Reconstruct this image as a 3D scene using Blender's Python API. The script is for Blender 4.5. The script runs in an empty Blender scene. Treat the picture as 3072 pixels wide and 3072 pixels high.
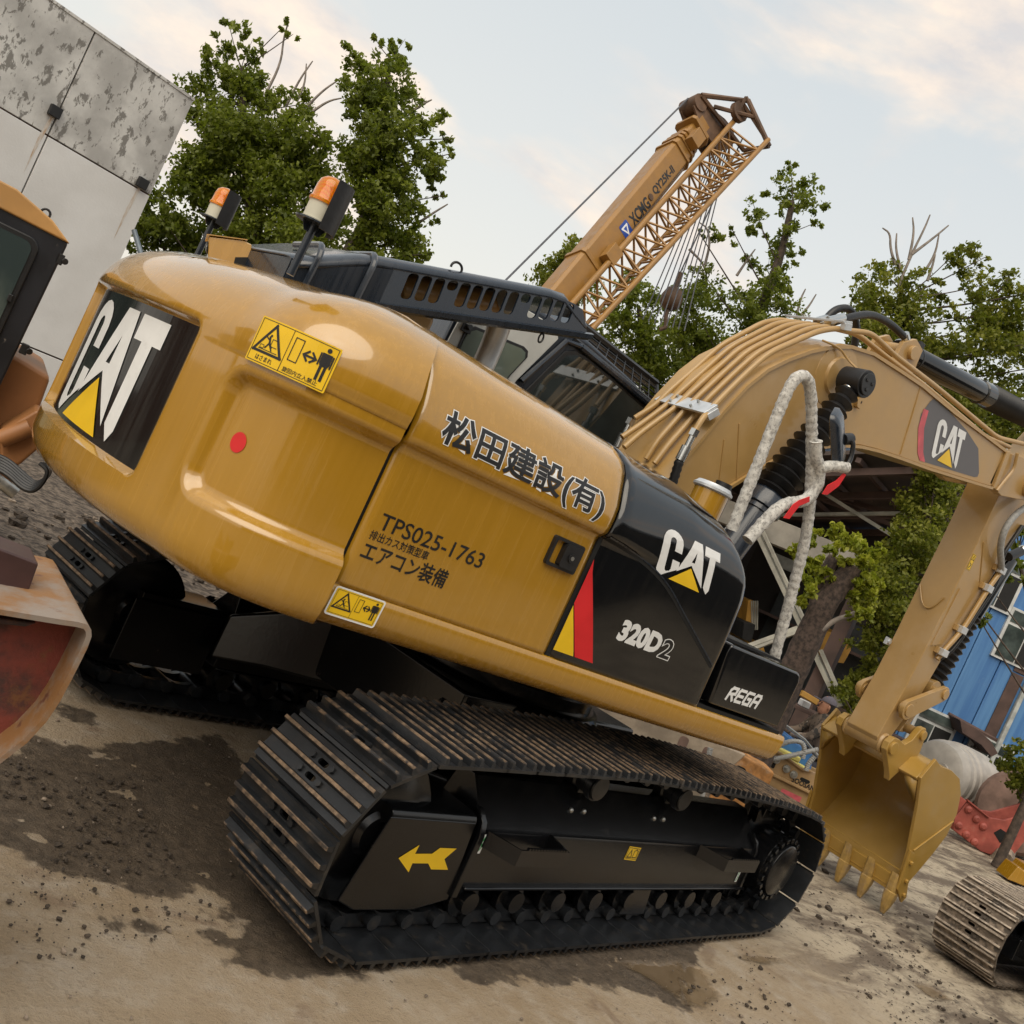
import bpy, bmesh, math, random
import numpy as np
from mathutils import Vector, Matrix
rng = random.Random(7)
nrng = np.random.default_rng(11)
scn = bpy.context.scene
col = scn.collection

# ---------------------------------------------------------------- camera
CAM = np.array([-3.8115, -4.4616, 1.8266])
YAW, PITCH, ROLL, FPX = 0.903383, -0.009349, 0.434084, 3040.6
def _basis():
    cy, sy, cp, sp = math.cos(YAW), math.sin(YAW), math.cos(PITCH), math.sin(PITCH)
    f = np.array([cy*cp, sy*cp, sp]); r = np.array([sy, -cy, 0.]); u = np.cross(r, f)
    cr, sr = math.cos(ROLL), math.sin(ROLL)
    return r*cr+u*sr, -r*sr+u*cr, f
CR, CU, CF = _basis()
def at(px, py, dep):
    """place at a given distance along a line of sight (3072 px photograph units)"""
    return tuple(CAM + dep*(CR*(px-1536)/FPX - CU*(py-1536)/FPX + CF))
def ground_at(px, py, z=0.0):
    d = CR*(px-1536)/FPX - CU*(py-1536)/FPX + CF
    return tuple(CAM + d*((z-CAM[2])/d[2]))
cd = bpy.data.cameras.new('camera'); cam = bpy.data.objects.new('camera', cd); col.objects.link(cam)
cam.matrix_world = Matrix(((CR[0], CU[0], -CF[0], CAM[0]), (CR[1], CU[1], -CF[1], CAM[1]), (CR[2], CU[2], -CF[2], CAM[2]), (0, 0, 0, 1)))
cd.sensor_fit = 'HORIZONTAL'; cd.sensor_width = 36.0; cd.lens = FPX/3072*36.0
cd.clip_start = 0.05; cd.clip_end = 2000
scn.camera = cam

# ---------------------------------------------------------------- sky, sun, exposure
SUN_EL, SUN_AZ = math.radians(52), math.radians(214)      # azimuth measured from +x towards +y, direction to the sun
sdir = Vector((math.cos(SUN_EL)*math.cos(SUN_AZ), math.cos(SUN_EL)*math.sin(SUN_AZ), math.sin(SUN_EL)))
sl = bpy.data.lights.new('sun', 'SUN'); sl.energy = 1.5; sl.angle = math.radians(60); sl.color = (1.0, 0.90, 0.74)
so = bpy.data.objects.new('sun', sl); col.objects.link(so); so.location = (0, 0, 30)
so.rotation_euler = (-sdir).to_track_quat('-Z', 'Y').to_euler()
world = bpy.data.worlds.new('World'); scn.world = world; world.use_nodes = True
wn, wl = world.node_tree.nodes, world.node_tree.links; wn.clear()
def W(t, **k):
    n = wn.new(t)
    for a, b in k.items(): setattr(n, a, b)
    return n
out = W('ShaderNodeOutputWorld'); bg = W('ShaderNodeBackground'); bg.inputs[1].default_value = 0.092
sky = W('ShaderNodeTexSky', sky_type='NISHITA', sun_disc=False)
sky.sun_elevation = SUN_EL; sky.sun_rotation = math.pi/2 - SUN_AZ
sky.air_density = 1.6; sky.dust_density = 4.0; sky.ozone_density = 1.0
tc = W('ShaderNodeTexCoord'); mp = W('ShaderNodeMapping'); mp.inputs['Scale'].default_value = (1.0, 1.0, 2.2); mp.inputs['Location'].default_value = (1.9, 8.4, 0.7)
n1 = W('ShaderNodeTexNoise'); n1.inputs['Scale'].default_value = 3.1; n1.inputs['Detail'].default_value = 7; n1.inputs['Roughness'].default_value = 0.52; n1.inputs['Distortion'].default_value = 0.4
n2 = W('ShaderNodeTexNoise'); n2.inputs['Scale'].default_value = 9.0; n2.inputs['Detail'].default_value = 8; n2.inputs['Roughness'].default_value = 0.6
r1 = W('ShaderNodeMapRange', interpolation_type='SMOOTHSTEP'); r1.inputs[1].default_value = 0.47; r1.inputs[2].default_value = 0.62
rc = W('ShaderNodeValToRGB'); e = rc.color_ramp.elements
e[0].position = 0.35; e[0].color = (5.0, 4.7, 4.6, 1); e[1].position = 0.66; e[1].color = (7.8, 6.4, 5.1, 1)
# a hazy overcast veil: pale everywhere, a little warmer towards the horizon
sep = W('ShaderNodeSeparateXYZ'); rv = W('ShaderNodeMapRange'); rv.inputs[1].default_value = 0.0; rv.inputs[2].default_value = 0.62
veil = W('ShaderNodeMixRGB'); veil.inputs[1].default_value = (6.9, 6.45, 5.75, 1); veil.inputs[2].default_value = (4.55, 5.0, 5.2, 1)
mv = W('ShaderNodeMixRGB'); mv.inputs[0].default_value = 0.80
mc = W('ShaderNodeMixRGB')
cf = W('ShaderNodeMath', operation='MULTIPLY'); cf.inputs[1].default_value = 0.8
wl.new(tc.outputs['Generated'], mp.inputs[0]); wl.new(mp.outputs[0], n1.inputs['Vector']); wl.new(mp.outputs[0], n2.inputs['Vector'])
wl.new(n1.outputs[0], r1.inputs[0]); wl.new(n2.outputs[0], rc.inputs[0])
wl.new(tc.outputs['Generated'], sep.inputs[0]); wl.new(sep.outputs[2], rv.inputs[0]); wl.new(rv.outputs[0], veil.inputs[0])
wl.new(sky.outputs[0], mv.inputs[1]); wl.new(veil.outputs[0], mv.inputs[2])
wl.new(r1.outputs[0], cf.inputs[0]); wl.new(cf.outputs[0], mc.inputs[0]); wl.new(mv.outputs[0], mc.inputs[1]); wl.new(rc.outputs[0], mc.inputs[2])
wl.new(mc.outputs[0], bg.inputs[0]); wl.new(bg.outputs[0], out.inputs[0])
vs = scn.view_settings; vs.view_transform = 'Standard'; vs.look = 'None'; vs.exposure = 0.74; vs.gamma = 1.0; vs.use_curve_mapping = False
scn.cycles.max_bounces = 6; scn.cycles.diffuse_bounces = 3; scn.cycles.glossy_bounces = 3; scn.cycles.transparent_max_bounces = 8

# ---------------------------------------------------------------- materials
MATS = {}
class NT:
    def __init__(s, name):
        s.m = bpy.data.materials.new(name); s.m.use_nodes = True
        s.n, s.l = s.m.node_tree.nodes, s.m.node_tree.links
        s.b = s.n['Principled BSDF']; s.tc = None; MATS[name] = s.m
    def node(s, t, **k):
        n = s.n.new(t)
        for a, b in k.items(): setattr(n, a, b)
        return n
    def co(s, scale=(1, 1, 1), kind='Object'):
        if s.tc is None: s.tc = s.node('ShaderNodeTexCoord')
        mp = s.node('ShaderNodeMapping'); mp.inputs['Scale'].default_value = scale
        s.l.new(s.tc.outputs[kind], mp.inputs[0]); return mp.outputs[0]
    def shuffle(s):
        """shift the texture by a random amount per object, so that repeats do not wear alike"""
        if s.tc is None: s.tc = s.node('ShaderNodeTexCoord')
        oi = s.node('ShaderNodeObjectInfo'); m = s.node('ShaderNodeVectorMath', operation='SCALE'); m.inputs[0].default_value = (37, 19, 53); s.l.new(oi.outputs['Random'], m.inputs['Scale'])
        a = s.node('ShaderNodeVectorMath', operation='ADD'); s.l.new(s.tc.outputs['Object'], a.inputs[0]); s.l.new(m.outputs[0], a.inputs[1]); s.rc = a.outputs[0]; s.rand = oi.outputs['Random']
    def noise(s, scale, det=4, rough=.55, co=None, dist=0.0):
        n = s.node('ShaderNodeTexNoise'); n.inputs['Scale'].default_value = scale; n.inputs['Detail'].default_value = det
        n.inputs['Roughness'].default_value = rough; n.inputs['Distortion'].default_value = dist
        s.l.new(co if co else (getattr(s, 'rc', None) or s.co()), n.inputs['Vector']); return n.outputs[0]
    def ramp(s, x, a, b, lo=0.0, hi=1.0):
        n = s.node('ShaderNodeMapRange', interpolation_type='SMOOTHSTEP')
        n.inputs[1].default_value = a; n.inputs[2].default_value = b; n.inputs[3].default_value = lo; n.inputs[4].default_value = hi
        s.l.new(x, n.inputs[0]); return n.outputs[0]
    def mix(s, f, a, b, mode='MIX'):
        n = s.node('ShaderNodeMixRGB', blend_type=mode)
        for i, v in zip((0, 1, 2), (f, a, b)):
            if isinstance(v, (int, float)) and i == 0: n.inputs[0].default_value = v
            elif isinstance(v, tuple): n.inputs[i].default_value = (*v[:3], 1)
            else: s.l.new(v, n.inputs[i])
        return n.outputs[0]
    def math(s, op, a, b=None):
        n = s.node('ShaderNodeMath', operation=op)
        for i, v in zip((0, 1), (a, b)):
            if v is None: continue
            if isinstance(v, (int, float)): n.inputs[i].default_value = v
            else: s.l.new(v, n.inputs[i])
        return n.outputs[0]
    def bump(s, h, strength=.3, dist=.01):
        n = s.node('ShaderNodeBump'); n.inputs['Strength'].default_value = strength; n.inputs['Distance'].default_value = dist
        s.l.new(h, n.inputs['Height']); s.l.new(n.outputs[0], s.b.inputs['Normal'])
    def set(s, **k):
        names = dict(color='Base Color', rough='Roughness', metal='Metallic', coat='Coat Weight', spec='Specular IOR Level', trans='Transmission Weight', ior='IOR', coatr='Coat Roughness', alpha='Alpha')
        for a, v in k.items():
            i = s.b.inputs[names[a]]
            if isinstance(v, tuple): i.default_value = (*v[:3], 1)
            elif isinstance(v, (int, float)): i.default_value = v
            else: s.l.new(v, i)
        return s

def simple(name, color, rough=.5, var=.25, scale=6, bump=0.0, metal=0.0, coat=0.0, dirt=None, dscale=9, dlo=.55, dhi=.75, damt=.6, rnd=False):
    t = NT(name)
    if rnd: t.shuffle()
    n = t.noise(scale, 5)
    c = t.mix(t.ramp(n, .3, .7), tuple(x*(1-var) for x in color), tuple(min(1, x*(1+var)) for x in color))
    if dirt:
        d = t.noise(dscale, 8, .65); f = t.math('MULTIPLY', t.ramp(d, dlo, dhi), damt)
        if rnd: f = t.math('MULTIPLY', f, t.ramp(t.rand, 0, 1, .45, 1.35))
        c = t.mix(f, c, dirt); t.set(rough=t.mix(f, (rough,)*3, (.85,)*3))
    else: t.set(rough=t.ramp(n, .25, .75, rough*.85, min(1, rough*1.15)))
    t.set(color=c, metal=metal, coat=coat)
    if bump: t.bump(t.noise(scale*9, 6), bump, .01)
    return t.m

def paint(name, color, rough=.3, coat=.35, streak=.12, dust=(.30, .24, .17), damt=.25, wob=.05, iso=False, cior=1.5):
    """glossy machine enamel: vertical wipe marks, faint orange peel, patchy dust film"""
    t = NT(name)
    st = t.noise(6.0, 6, .6) if iso else t.noise(1.0, 6, .6, t.co((38, 38, 1.6)))
    big = t.noise(1.3, 4, .5)
    c = t.mix(t.ramp(st, .3, .75), tuple(x*(1-streak) for x in color), tuple(min(1, x*(1+streak)) for x in color))
    d = t.math('MULTIPLY', t.ramp(t.math('ADD', t.math('MULTIPLY', t.noise(2.2, 7, .6, t.co((1, 1, .6))), .75), t.math('MULTIPLY', st, .3)), .5, .72), damt)
    c = t.mix(d, c, dust)
    sp = t.ramp(t.noise(70, 4, .6), .69, .73); sp = t.math('MULTIPLY', sp, t.ramp(t.noise(4, 4), .45, .65)); c = t.mix(t.math('MULTIPLY', sp, .45), c, tuple(x*.35 for x in color))
    r = t.math('ADD', t.ramp(st, .25, .8, rough*.7, rough*1.25), t.math('MULTIPLY', d, .35))
    t.set(color=c, rough=r, coat=coat, coatr=.05); t.b.inputs['Coat IOR'].default_value = cior
    h = t.math('ADD', t.math('MULTIPLY', big, 1.0), t.math('MULTIPLY', st, .06))
    t.bump(h, wob, .06)
    return t.m

YEL = (.385, .198, .012)
paint('yellow_paint', YEL, .26, 1.0, .05, (.33, .235, .13), .16, .05, False, 1.6)
paint('boom_yellow_paint', (.40, .245, .085), .38, .25, .05, (.42, .31, .20),   .5, .03, True, 1.6)
paint('black_paint', (.004, .0042, .005), .12, .5, .1, (.02, .017, .014), .10, .03)
paint('black_gloss_panel', (.010, .011, .011), .16, .6, .5, (.06, .055, .045), .2, .05)
paint('navy_black_paint', (.010, .016, .027), .30, .4, .1, (.09, .085, .08), .15, .02)
simple('frame_black', (.005, .0054, .0064), .22, .3, 5, .05, dirt=(.10, .075, .052), dscale=7, dlo=.58, dhi=.82, damt=.16)
simple('track_black', (.013, .0145, .017), .34, .3, 7, .10, dirt=(.13, .098, .066), dscale=12, dlo=.52, dhi=.78, damt=.36, rnd=True)
simple('grouser_rust', (.155, .105, .066), .7, .5, 30, .3, dirt=(.02, .02, .022), dscale=13, dlo=.44, dhi=.60, damt=.9, rnd=True)
simple('rubber', (.010, .010, .011), .42, .2, 8, .1, dirt=(.09, .08, .07), dscale=5, damt=.15)
simple('crane_dark', (.10, .055, .03), .6, .4, 4)
simple('bolt_metal', (.42, .42, .40), .35, .2, 20, .1, .85)
simple('chrome', (.62, .62, .60), .2, .1, 8, 0, 1.0)
simple('dark_gap', (.004, .004, .004), .8)
simple('white_decal', (.74, .75, .75), .35, .05, 7, dirt=(.45, .44, .42), dscale=13, damt=.3)
simple('yellow_decal', (.78, .50, .012), .35, .06, 6)
simple('red_decal', (.62, .016, .02), .4, .08, 6)
simple('black_decal', (.012, .012, .013), .4, .2, 9)
simple('grey_decal', (.115, .112, .12), .5, .08, 6)
simple('silver_clamp', (.60, .62, .64), .38, .12, 9, .05, .5)
simple('cab_painted_sky', (.50, .50, .47), .35, .1, 4, coat=.3)  # sky reflection on the cab's rear corner, put into the paint colour
simple('grey_hose', (.30, .30, .29), .45, .2, 40, .2)
simple('pink_decal', (.55, .10, .12), .5)
simple('red_cloth', (.65, .02, .025), .8)
paint('bucket_paint', (.38, .225, .045), .42, .12, .06, (.36, .27, .16), .4, .05, True)
simple('tooth_metal', (.36, .23, .07), .5, .25, 14, .15, dirt=(.30, .22, .15), dscale=9, dlo=.45, dhi=.7, damt=.7)
simple('faded_blue', (.34, .35, .33), .5, .15, 20)
simple('green_decal', (.02, .30, .07), .4)
simple('cream_plastic', (.56, .54, .44), .45, .06, 7)
simple('white_wrap', (.56, .545, .51), .62, .2, 40, .5, dirt=(.20, .19, .18), dscale=60, dlo=.5, dhi=.6, damt=.7)
simple('rope_steel', (.12, .12, .13), .45, .2, 20, 0, .4)
t = NT('amber_lens'); n = t.node('ShaderNodeTexWave', wave_type='BANDS', bands_direction='DIAGONAL'); n.inputs['Scale'].default_value = 38; t.l.new(t.co(), n.inputs[0])
t.set(color=t.mix(n.outputs[0], (1.0, .40, .008), (1.0, .27, .006)), rough=.1, trans=.55, ior=1.3, coat=.6)
t = NT('glass_dark'); t.set(color=t.mix(t.ramp(t.noise(2.2, 5), .35, .7), (.012, .016, .017), (.03, .038, .038)), rough=.04, coat=1.0, spec=.7)
t = NT('glass_painted_sky'); t.set(color=t.mix(t.ramp(t.noise(1.2, 5), .35, .7), (.10, .13, .11), (.20, .24, .20)), rough=.06, coat=1.0, spec=.8)  # pale base colour paints in the sky mirrored by the rear window
t = NT('window_pane'); t.set(color=t.mix(t.ramp(t.noise(1.7, 4), .35, .7), (.03, .04, .038), (.11, .14, .13)), rough=.08, coat=.8)

# ---------------------------------------------------------------- mesh helpers
class MB:
    def __init__(s): s.v, s.f, s.mi = [], [], []
    def add(s, vs, fs, m=0):
        b = len(s.v); s.v += [tuple(float(c) for c in p) for p in vs]
        for q in fs: s.f.append(tuple(b+i for i in q)); s.mi.append(m)
        return s
    def box(s, lo, hi, m=0, M=None):
        x0, y0, z0 = lo; x1, y1, z1 = hi
        vs = [(x0, y0, z0), (x1, y0, z0), (x1, y1, z0), (x0, y1, z0), (x0, y0, z1), (x1, y0, z1), (x1, y1, z1), (x0, y1, z1)]
        if M is not None: vs = [M @ Vector(p) for p in vs]
        return s.add(vs, [(0, 3, 2, 1), (4, 5, 6, 7), (0, 1, 5, 4), (1, 2, 6, 5), (2, 3, 7, 6), (3, 0, 4, 7)], m)
    def prism(s, poly, a, b, axis=1, m=0, M=None):
        """poly of 2D points in the plane normal to axis, extruded from a to b"""
        def P(p, t): return {0: (t, p[0], p[1]), 1: (p[0], t, p[1]), 2: (p[0], p[1], t)}[axis]
        n = len(poly)
        vs = [P(p, a) for p in poly]+[P(p, b) for p in poly]
        if M is not None: vs = [M @ Vector(p) for p in vs]
        return s.add(vs, [tuple(range(n)), tuple(range(2*n-1, n-1, -1))]+[(i, i+n, (i+1) % n+n, (i+1) % n) for i in range(n)], m)
    def rings(s, rings, m=0, caps=True, closed=True):
        n = len(rings[0]); vs = [p for r in rings for p in r]; fs = []
        for k in range(len(rings)-1):
            for i in range(n if closed else n-1):
                j = (i+1) % n; fs.append((k*n+i, k*n+j, (k+1)*n+j, (k+1)*n+i))
        if caps and closed: fs += [tuple(range(n-1, -1, -1)), tuple((len(rings)-1)*n+i for i in range(n))]
        return s.add(vs, fs, m)
    def cyl(s, p0, p1, r0, r1=None, n=16, m=0, caps=True):
        return s.lathe(p0, p1, [(0, r0), (1, r0 if r1 is None else r1)], n, m, caps)
    def lathe(s, p0, p1, prof, n=16, m=0, caps=True, absolute=False):
        p0, p1 = Vector(p0), Vector(p1); d = p1-p0; L = d.length; d = d/L
        a = d.orthogonal().normalized(); b = d.cross(a)
        R = []
        for t, r in prof:
            c = p0+d*(t if absolute else t*L)
            R.append([c+(a*math.cos(2*math.pi*i/n)+b*math.sin(2*math.pi*i/n))*r for i in range(n)])
        return s.rings(R, m, caps)
    def tube(s, path, r, n=10, m=0, caps=True, wob=0.0):
        P = [Vector(p) for p in path]; R = []; a = None
        for i, p in enumerate(P):
            d = (P[min(i+1, len(P)-1)]-P[max(i-1, 0)]).normalized()
            a = d.orthogonal().normalized() if a is None else (a-d*a.dot(d)).normalized()
            b = d.cross(a); rr = r[i] if isinstance(r, (list, tuple)) else r
            R.append([p+(a*math.cos(2*math.pi*k/n)+b*math.sin(2*math.pi*k/n))*(rr*(1+(rng.uniform(-wob, wob) if wob else 0))) for k in range(n)])
        return s.rings(R, m, caps)
    def sphere(s, c, r, n=12, m=0, sc=(1, 1, 1)):
        R = []
        for k in range(n//2+1):
            t = math.pi*k/(n//2); rr = max(1e-4, math.sin(t))
            R.append([(c[0]+r*sc[0]*rr*math.cos(2*math.pi*i/n), c[1]+r*sc[1]*rr*math.sin(2*math.pi*i/n), c[2]-r*sc[2]*math.cos(t)) for i in range(n)])
        return s.rings(R, m, False)
    def mesh(s, name, mats, angle=35):
        me = bpy.data.meshes.new(name); me.from_pydata(s.v, [], s.f)
        for m in ([mats] if isinstance(mats, str) else mats): me.materials.append(MATS[m])
        me.polygons.foreach_set('material_index', s.mi)
        fin(me, angle); return me
    def build(s, name, mats, parent=None, angle=35, bevel=0.0, recalc=True):
        me = s.mesh(name, mats, angle)
        if recalc: fixn(me)
        return link(name, me, parent, bevel)
def fixn(me):
    bm = bmesh.new(); bm.from_mesh(me); bmesh.ops.recalc_face_normals(bm, faces=bm.faces); bm.to_mesh(me); bm.free()
def fin(me, angle=35):
    me.validate(); me.polygons.foreach_set('use_smooth', [angle > 0]*len(me.polygons))
    if angle > 0: me.set_sharp_from_angle(angle=math.radians(angle))
    me.update()
def link(name, me, parent=None, bevel=0.0):
    o = bpy.data.objects.new(name, me); col.objects.link(o)
    if parent is not None: par(o, parent)
    if bevel:
        b = o.modifiers.new('bevel', 'BEVEL'); b.width = bevel; b.segments = 2; b.limit_method = 'ANGLE'; b.angle_limit = math.radians(40); b.harden_normals = True
    return o
def par(o, p):
    o.parent = p
    o.matrix_parent_inverse = WM(p).inverted()
def WM(o):
    return o.matrix_basis.copy() if o.parent is None else WM(o.parent) @ o.matrix_parent_inverse @ o.matrix_basis
def tag(o, label, cat, group=None, kind=None):
    if label: o['label'] = label
    if cat: o['category'] = cat
    if group: o['group'] = group
    if kind: o['kind'] = kind
    return o
def thing(name, loc, label, cat, group=None):
    o = bpy.data.objects.new(name, None); col.objects.link(o); o.location = loc; o.empty_display_size = .2
    return tag(o, label, cat, group)
def grid_mesh(name, P, mats, parent, angle=50, flip=False, thick=0.0):
    """P[i][j] points -> one smooth sheet"""
    ni, nj = len(P), len(P[0]); vs = [tuple(float(c) for c in p) for r in P for p in r]
    fs = [(i*nj+j, i*nj+j+1, (i+1)*nj+j+1, (i+1)*nj+j) for i in range(ni-1) for j in range(nj-1)]
    if flip: fs = [q[::-1] for q in fs]
    me = bpy.data.meshes.new(name); me.from_pydata(vs, [], fs); me.materials.append(MATS[mats]); fin(me, angle)
    o = link(name, me, parent)
    if thick:
        s = o.modifiers.new('solid', 'SOLIDIFY'); s.thickness = thick; s.offset = -1
    return o
def smooth_path(pts, k=2, closed=False):
    pts = [Vector(p) for p in pts]
    for _ in range(k):
        q = [pts[0]]
        for a, b in zip(pts, pts[1:]): q += [a.lerp(b, .25), a.lerp(b, .75)]
        q.append(pts[-1]); pts = q
    return pts
def fillet(pts, r, n=4):
    """round the inner corners of a path (pipes bent on a former)"""
    pts = [Vector(p) for p in pts]; out = [pts[0]]
    for a, b, c in zip(pts, pts[1:], pts[2:]):
        ra = min(r, (b-a).length*.45, (c-b).length*.45)
        p, q = b+(a-b).normalized()*ra, b+(c-b).normalized()*ra
        for i in range(n+1):
            t = i/n; out.append(p*(1-t)**2+b*2*t*(1-t)+q*t*t)
    out.append(pts[-1]); return out

# flat artwork (lettering, logos, labels) laid on a surface through a mapping (u, v) -> point
def text_mesh(body, bold=0.0, shear=0.0, res=3):
    cu = bpy.data.curves.new('text', 'FONT'); cu.body = body; cu.offset = bold; cu.shear = shear; cu.resolution_u = res
    o = bpy.data.objects.new('text', cu); col.objects.link(o); bpy.context.view_layer.update()
    me = bpy.data.meshes.new_from_object(o); bpy.data.objects.remove(o); bpy.data.curves.remove(cu)
    vs = [tuple(v.co[:2]) for v in me.vertices]; fs = [tuple(p.vertices) for p in me.polygons]; bpy.data.meshes.remove(me)
    return vs, fs
def fit(vs, fs, u0, v0, w, h, box=None):
    xs = [p[0] for p in vs]; ys = [p[1] for p in vs]
    a, b, c, d = box if box else (min(xs), max(xs), min(ys), max(ys))
    return [(u0+(p[0]-a)/(b-a)*w, v0+(p[1]-c)/(d-c)*h) for p in vs], fs
class Art:
    def __init__(s): s.L = []
    def poly(s, pts, m=0): s.L.append((list(pts), [tuple(range(len(pts)))], m)); return s
    def mesh(s, vf, m=0): s.L.append((vf[0], vf[1], m)); return s
    def ring(s, outer, inner, m=0):
        n = len(outer); s.L.append((list(outer)+list(inner), [(i, (i+1) % n, (i+1) % n+n, i+n) for i in range(n)], m)); return s
    def stroke(s, pts, w, m=0, closed=False):
        P = pts+[pts[0]] if closed else pts
        for a, b in zip(P, P[1:]):
            d = math.hypot(b[0]-a[0], b[1]-a[1]) or 1; nx, ny = -(b[1]-a[1])/d*w/2, (b[0]-a[0])/d*w/2
            ex, ey = (b[0]-a[0])/d*w/2, (b[1]-a[1])/d*w/2
            s.poly([(a[0]+nx-ex, a[1]+ny-ey), (a[0]-nx-ex, a[1]-ny-ey), (b[0]-nx+ex, b[1]-ny+ey), (b[0]+nx+ex, b[1]+ny+ey)], m)
        return s
    def build(s, name, mats, parent, fn, off=.0015, step=.0008, cut=0.0, label=None):
        bm = bmesh.new(); mats = [mats] if isinstance(mats, str) else mats
        for k, (vs, fs, m) in enumerate(s.L):
            bv = [bm.verts.new((p[0], p[1], off+step*m+2e-5*(k % 40))) for p in vs]
            for q in fs:
                try: f = bm.faces.new([bv[i] for i in q]); f.material_index = m
                except ValueError: pass
        if cut:
            us = [v.co.x for v in bm.verts]; lo, hi = min(us), max(us); n = int((hi-lo)/cut)
            for i in range(1, n+1):
                bmesh.ops.bisect_plane(bm, geom=bm.verts[:]+bm.edges[:]+bm.faces[:], plane_co=(lo+i*(hi-lo)/(n+1), 0, 0), plane_no=(1, 0, 0))
            us = [v.co.y for v in bm.verts]; lo, hi = min(us), max(us); n = int((hi-lo)/cut)
            for i in range(1, n+1):
                bmesh.ops.bisect_plane(bm, geom=bm.verts[:]+bm.edges[:]+bm.faces[:], plane_co=(0, lo+i*(hi-lo)/(n+1), 0), plane_no=(0, 1, 0))
        bmesh.ops.triangulate(bm, faces=bm.faces[:])
        for f in bm.faces:
            if f.normal.z < 0: f.normal_flip()
        for v in bm.verts: v.co = Vector(fn(v.co.x, v.co.y, v.co.z))
        me = bpy.data.meshes.new(name); bm.to_mesh(me); bm.free()
        for m in mats: me.materials.append(MATS[m])
        me.update(); o = link(name, me, parent)
        if label: o['label'] = label
        return o
def arc(cx, cy, r, a0, a1, n=8, ry=None):
    return [(cx+r*math.cos(math.radians(a0+(a1-a0)*i/n)), cy+(ry or r)*math.sin(math.radians(a0+(a1-a0)*i/n))) for i in range(n+1)]
def rrect(x0, y0, x1, y1, r, n=4):
    return arc(x1-r, y1-r, r, 0, 90, n)+arc(x0+r, y1-r, r, 90, 180, n)+arc(x0+r, y0+r, r, 180, 270, n)+arc(x1-r, y0+r, r, 270, 360, n)
def cat_logo(a, u0, v0, w, h, mw=0, my=1):
    """the three letters with the triangle, traced in a 1.65 x 1 box"""
    T = lambda L: [(u0+x/1.65*w, v0+y*h) for x, y in L]
    oc = [(.56, .60)]+[(.56, .80)]+arc(.28, .78, .28, 5, 175, 8, .22)+[(0, .2)]+[(0, .10), (.04, .03), (.14, 0.0), (.30, .11)]
    ic = [(.36, .60), (.36, .80)]+arc(.28, .79, .08, 5, 175, 8, .07)+[(.20, .20)]+[(.21, .15), (.25, .13), (.33, .16), (.36, .21)]
    # C: quads between outer and inner outlines, then the lower right foot
    n = min(len(oc), len(ic))
    for i in range(n-1): a.poly(T([oc[i], oc[i+1], ic[i+1], ic[i]]), mw)
    a.poly(T([(.36, .21), (.33, .16), (.30, .11), (.56, .27), (.56, .42), (.36, .42)]), mw)
    a.poly(T([(.86, 1), (.98, 1), (.97, .78), (.87, .54), (.89, .47), (.52, .22)]), mw)
    a.poly(T([(.98, 1), (1.10, 1), (1.30, .10), (.89, .47), (.87, .54), (.96, .54), (.97, .78)]), mw)
    a.poly(T([(1.19, 1), (1.65, 1), (1.65, .80), (1.52, .80), (1.52, .12), (1.46, .02), (1.34, .14), (1.34, .80), (1.19, .80)]), mw)
    a.poly(T([(.37, 0), (1.27, 0), (.89, .41)]), my)
    return a
# ================================================================ the excavator
EX = thing('excavator', (0, 0, 0), 'large mustard yellow tracked excavator with black rear covers and white lettering', 'excavator')

# ---------------------------------------------------------------- counterweight
def cw_outline():
    R0 = 2.69
    half = [(-1.985, -1.408), (-2.16, -1.382), (-2.31, -1.318), (-2.41, -1.222), (-2.475, -1.10)]
    a0 = math.asin(.97/R0)
    half += [(-R0*math.cos(a), -R0*math.sin(a)) for a in np.linspace(a0, 0, 14)]
    pts = half+[(x, -y) for x, y in half[-2::-1]]
    for _ in range(3):
        q = [pts[0]]
        for a, b in zip(pts, pts[1:]): q += [(a[0]*.75+b[0]*.25, a[1]*.75+b[1]*.25), (a[0]*.25+b[0]*.75, a[1]*.25+b[1]*.75)]
        q.append(pts[-1]); pts = q
    return np.array(pts)
CWO = cw_outline(); _sg = np.hypot(*np.diff(CWO, axis=0).T); CWS = np.concatenate([[0], np.cumsum(_sg)]); CWL = CWS[-1]
def cw_pt(s):
    x = np.interp(s, CWS, CWO[:, 0]); y = np.interp(s, CWS, CWO[:, 1])
    e = .02; dx = np.interp(min(s+e, CWL), CWS, CWO[:, 0])-np.interp(max(s-e, 0), CWS, CWO[:, 0]); dy = np.interp(min(s+e, CWL), CWS, CWO[:, 1])-np.interp(max(s-e, 0), CWS, CWO[:, 1])
    d = math.hypot(dx, dy); return x, y, dy/d*-1, dx/d       # outward normal
def sstep(x, a, b):
    t = min(1, max(0, (x-a)/(b-a))); return t*t*(3-2*t)
def rbox(u, v, u0, u1, v0, v1, r):
    cu, cv = (u0+u1)/2, (v0+v1)/2; qx, qy = abs(u-cu)-(u1-u0)/2+r, abs(v-cv)-(v1-v0)/2+r
    return math.hypot(max(qx, 0), max(qy, 0))+min(max(qx, qy), 0)-r
REC_REAR = .046
def cw_recess(s, z):
    d = 0.0; sc = s if s < CWL/2 else CWL-s
    q = rbox(sc, z, -.5, .70, 1.375, 1.855, .10); d = max(d, .052*(1-sstep(q, -.050, .004)))
    q = rbox(s-CWL/2, z, -.80, .80, 1.325, 1.950, .05); d = max(d, REC_REAR*(1-sstep(q, -.022, .003)))
    return d
def cw_normal_sign():
    x, y, nx, ny = cw_pt(CWL/2); return 1 if nx < 0 else -1
_sg0 = cw_normal_sign()
def cw_map(s, z, off):
    x, y, nx, ny = cw_pt(s); return (x+_sg0*nx*off, y+_sg0*ny*off, z)
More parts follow.
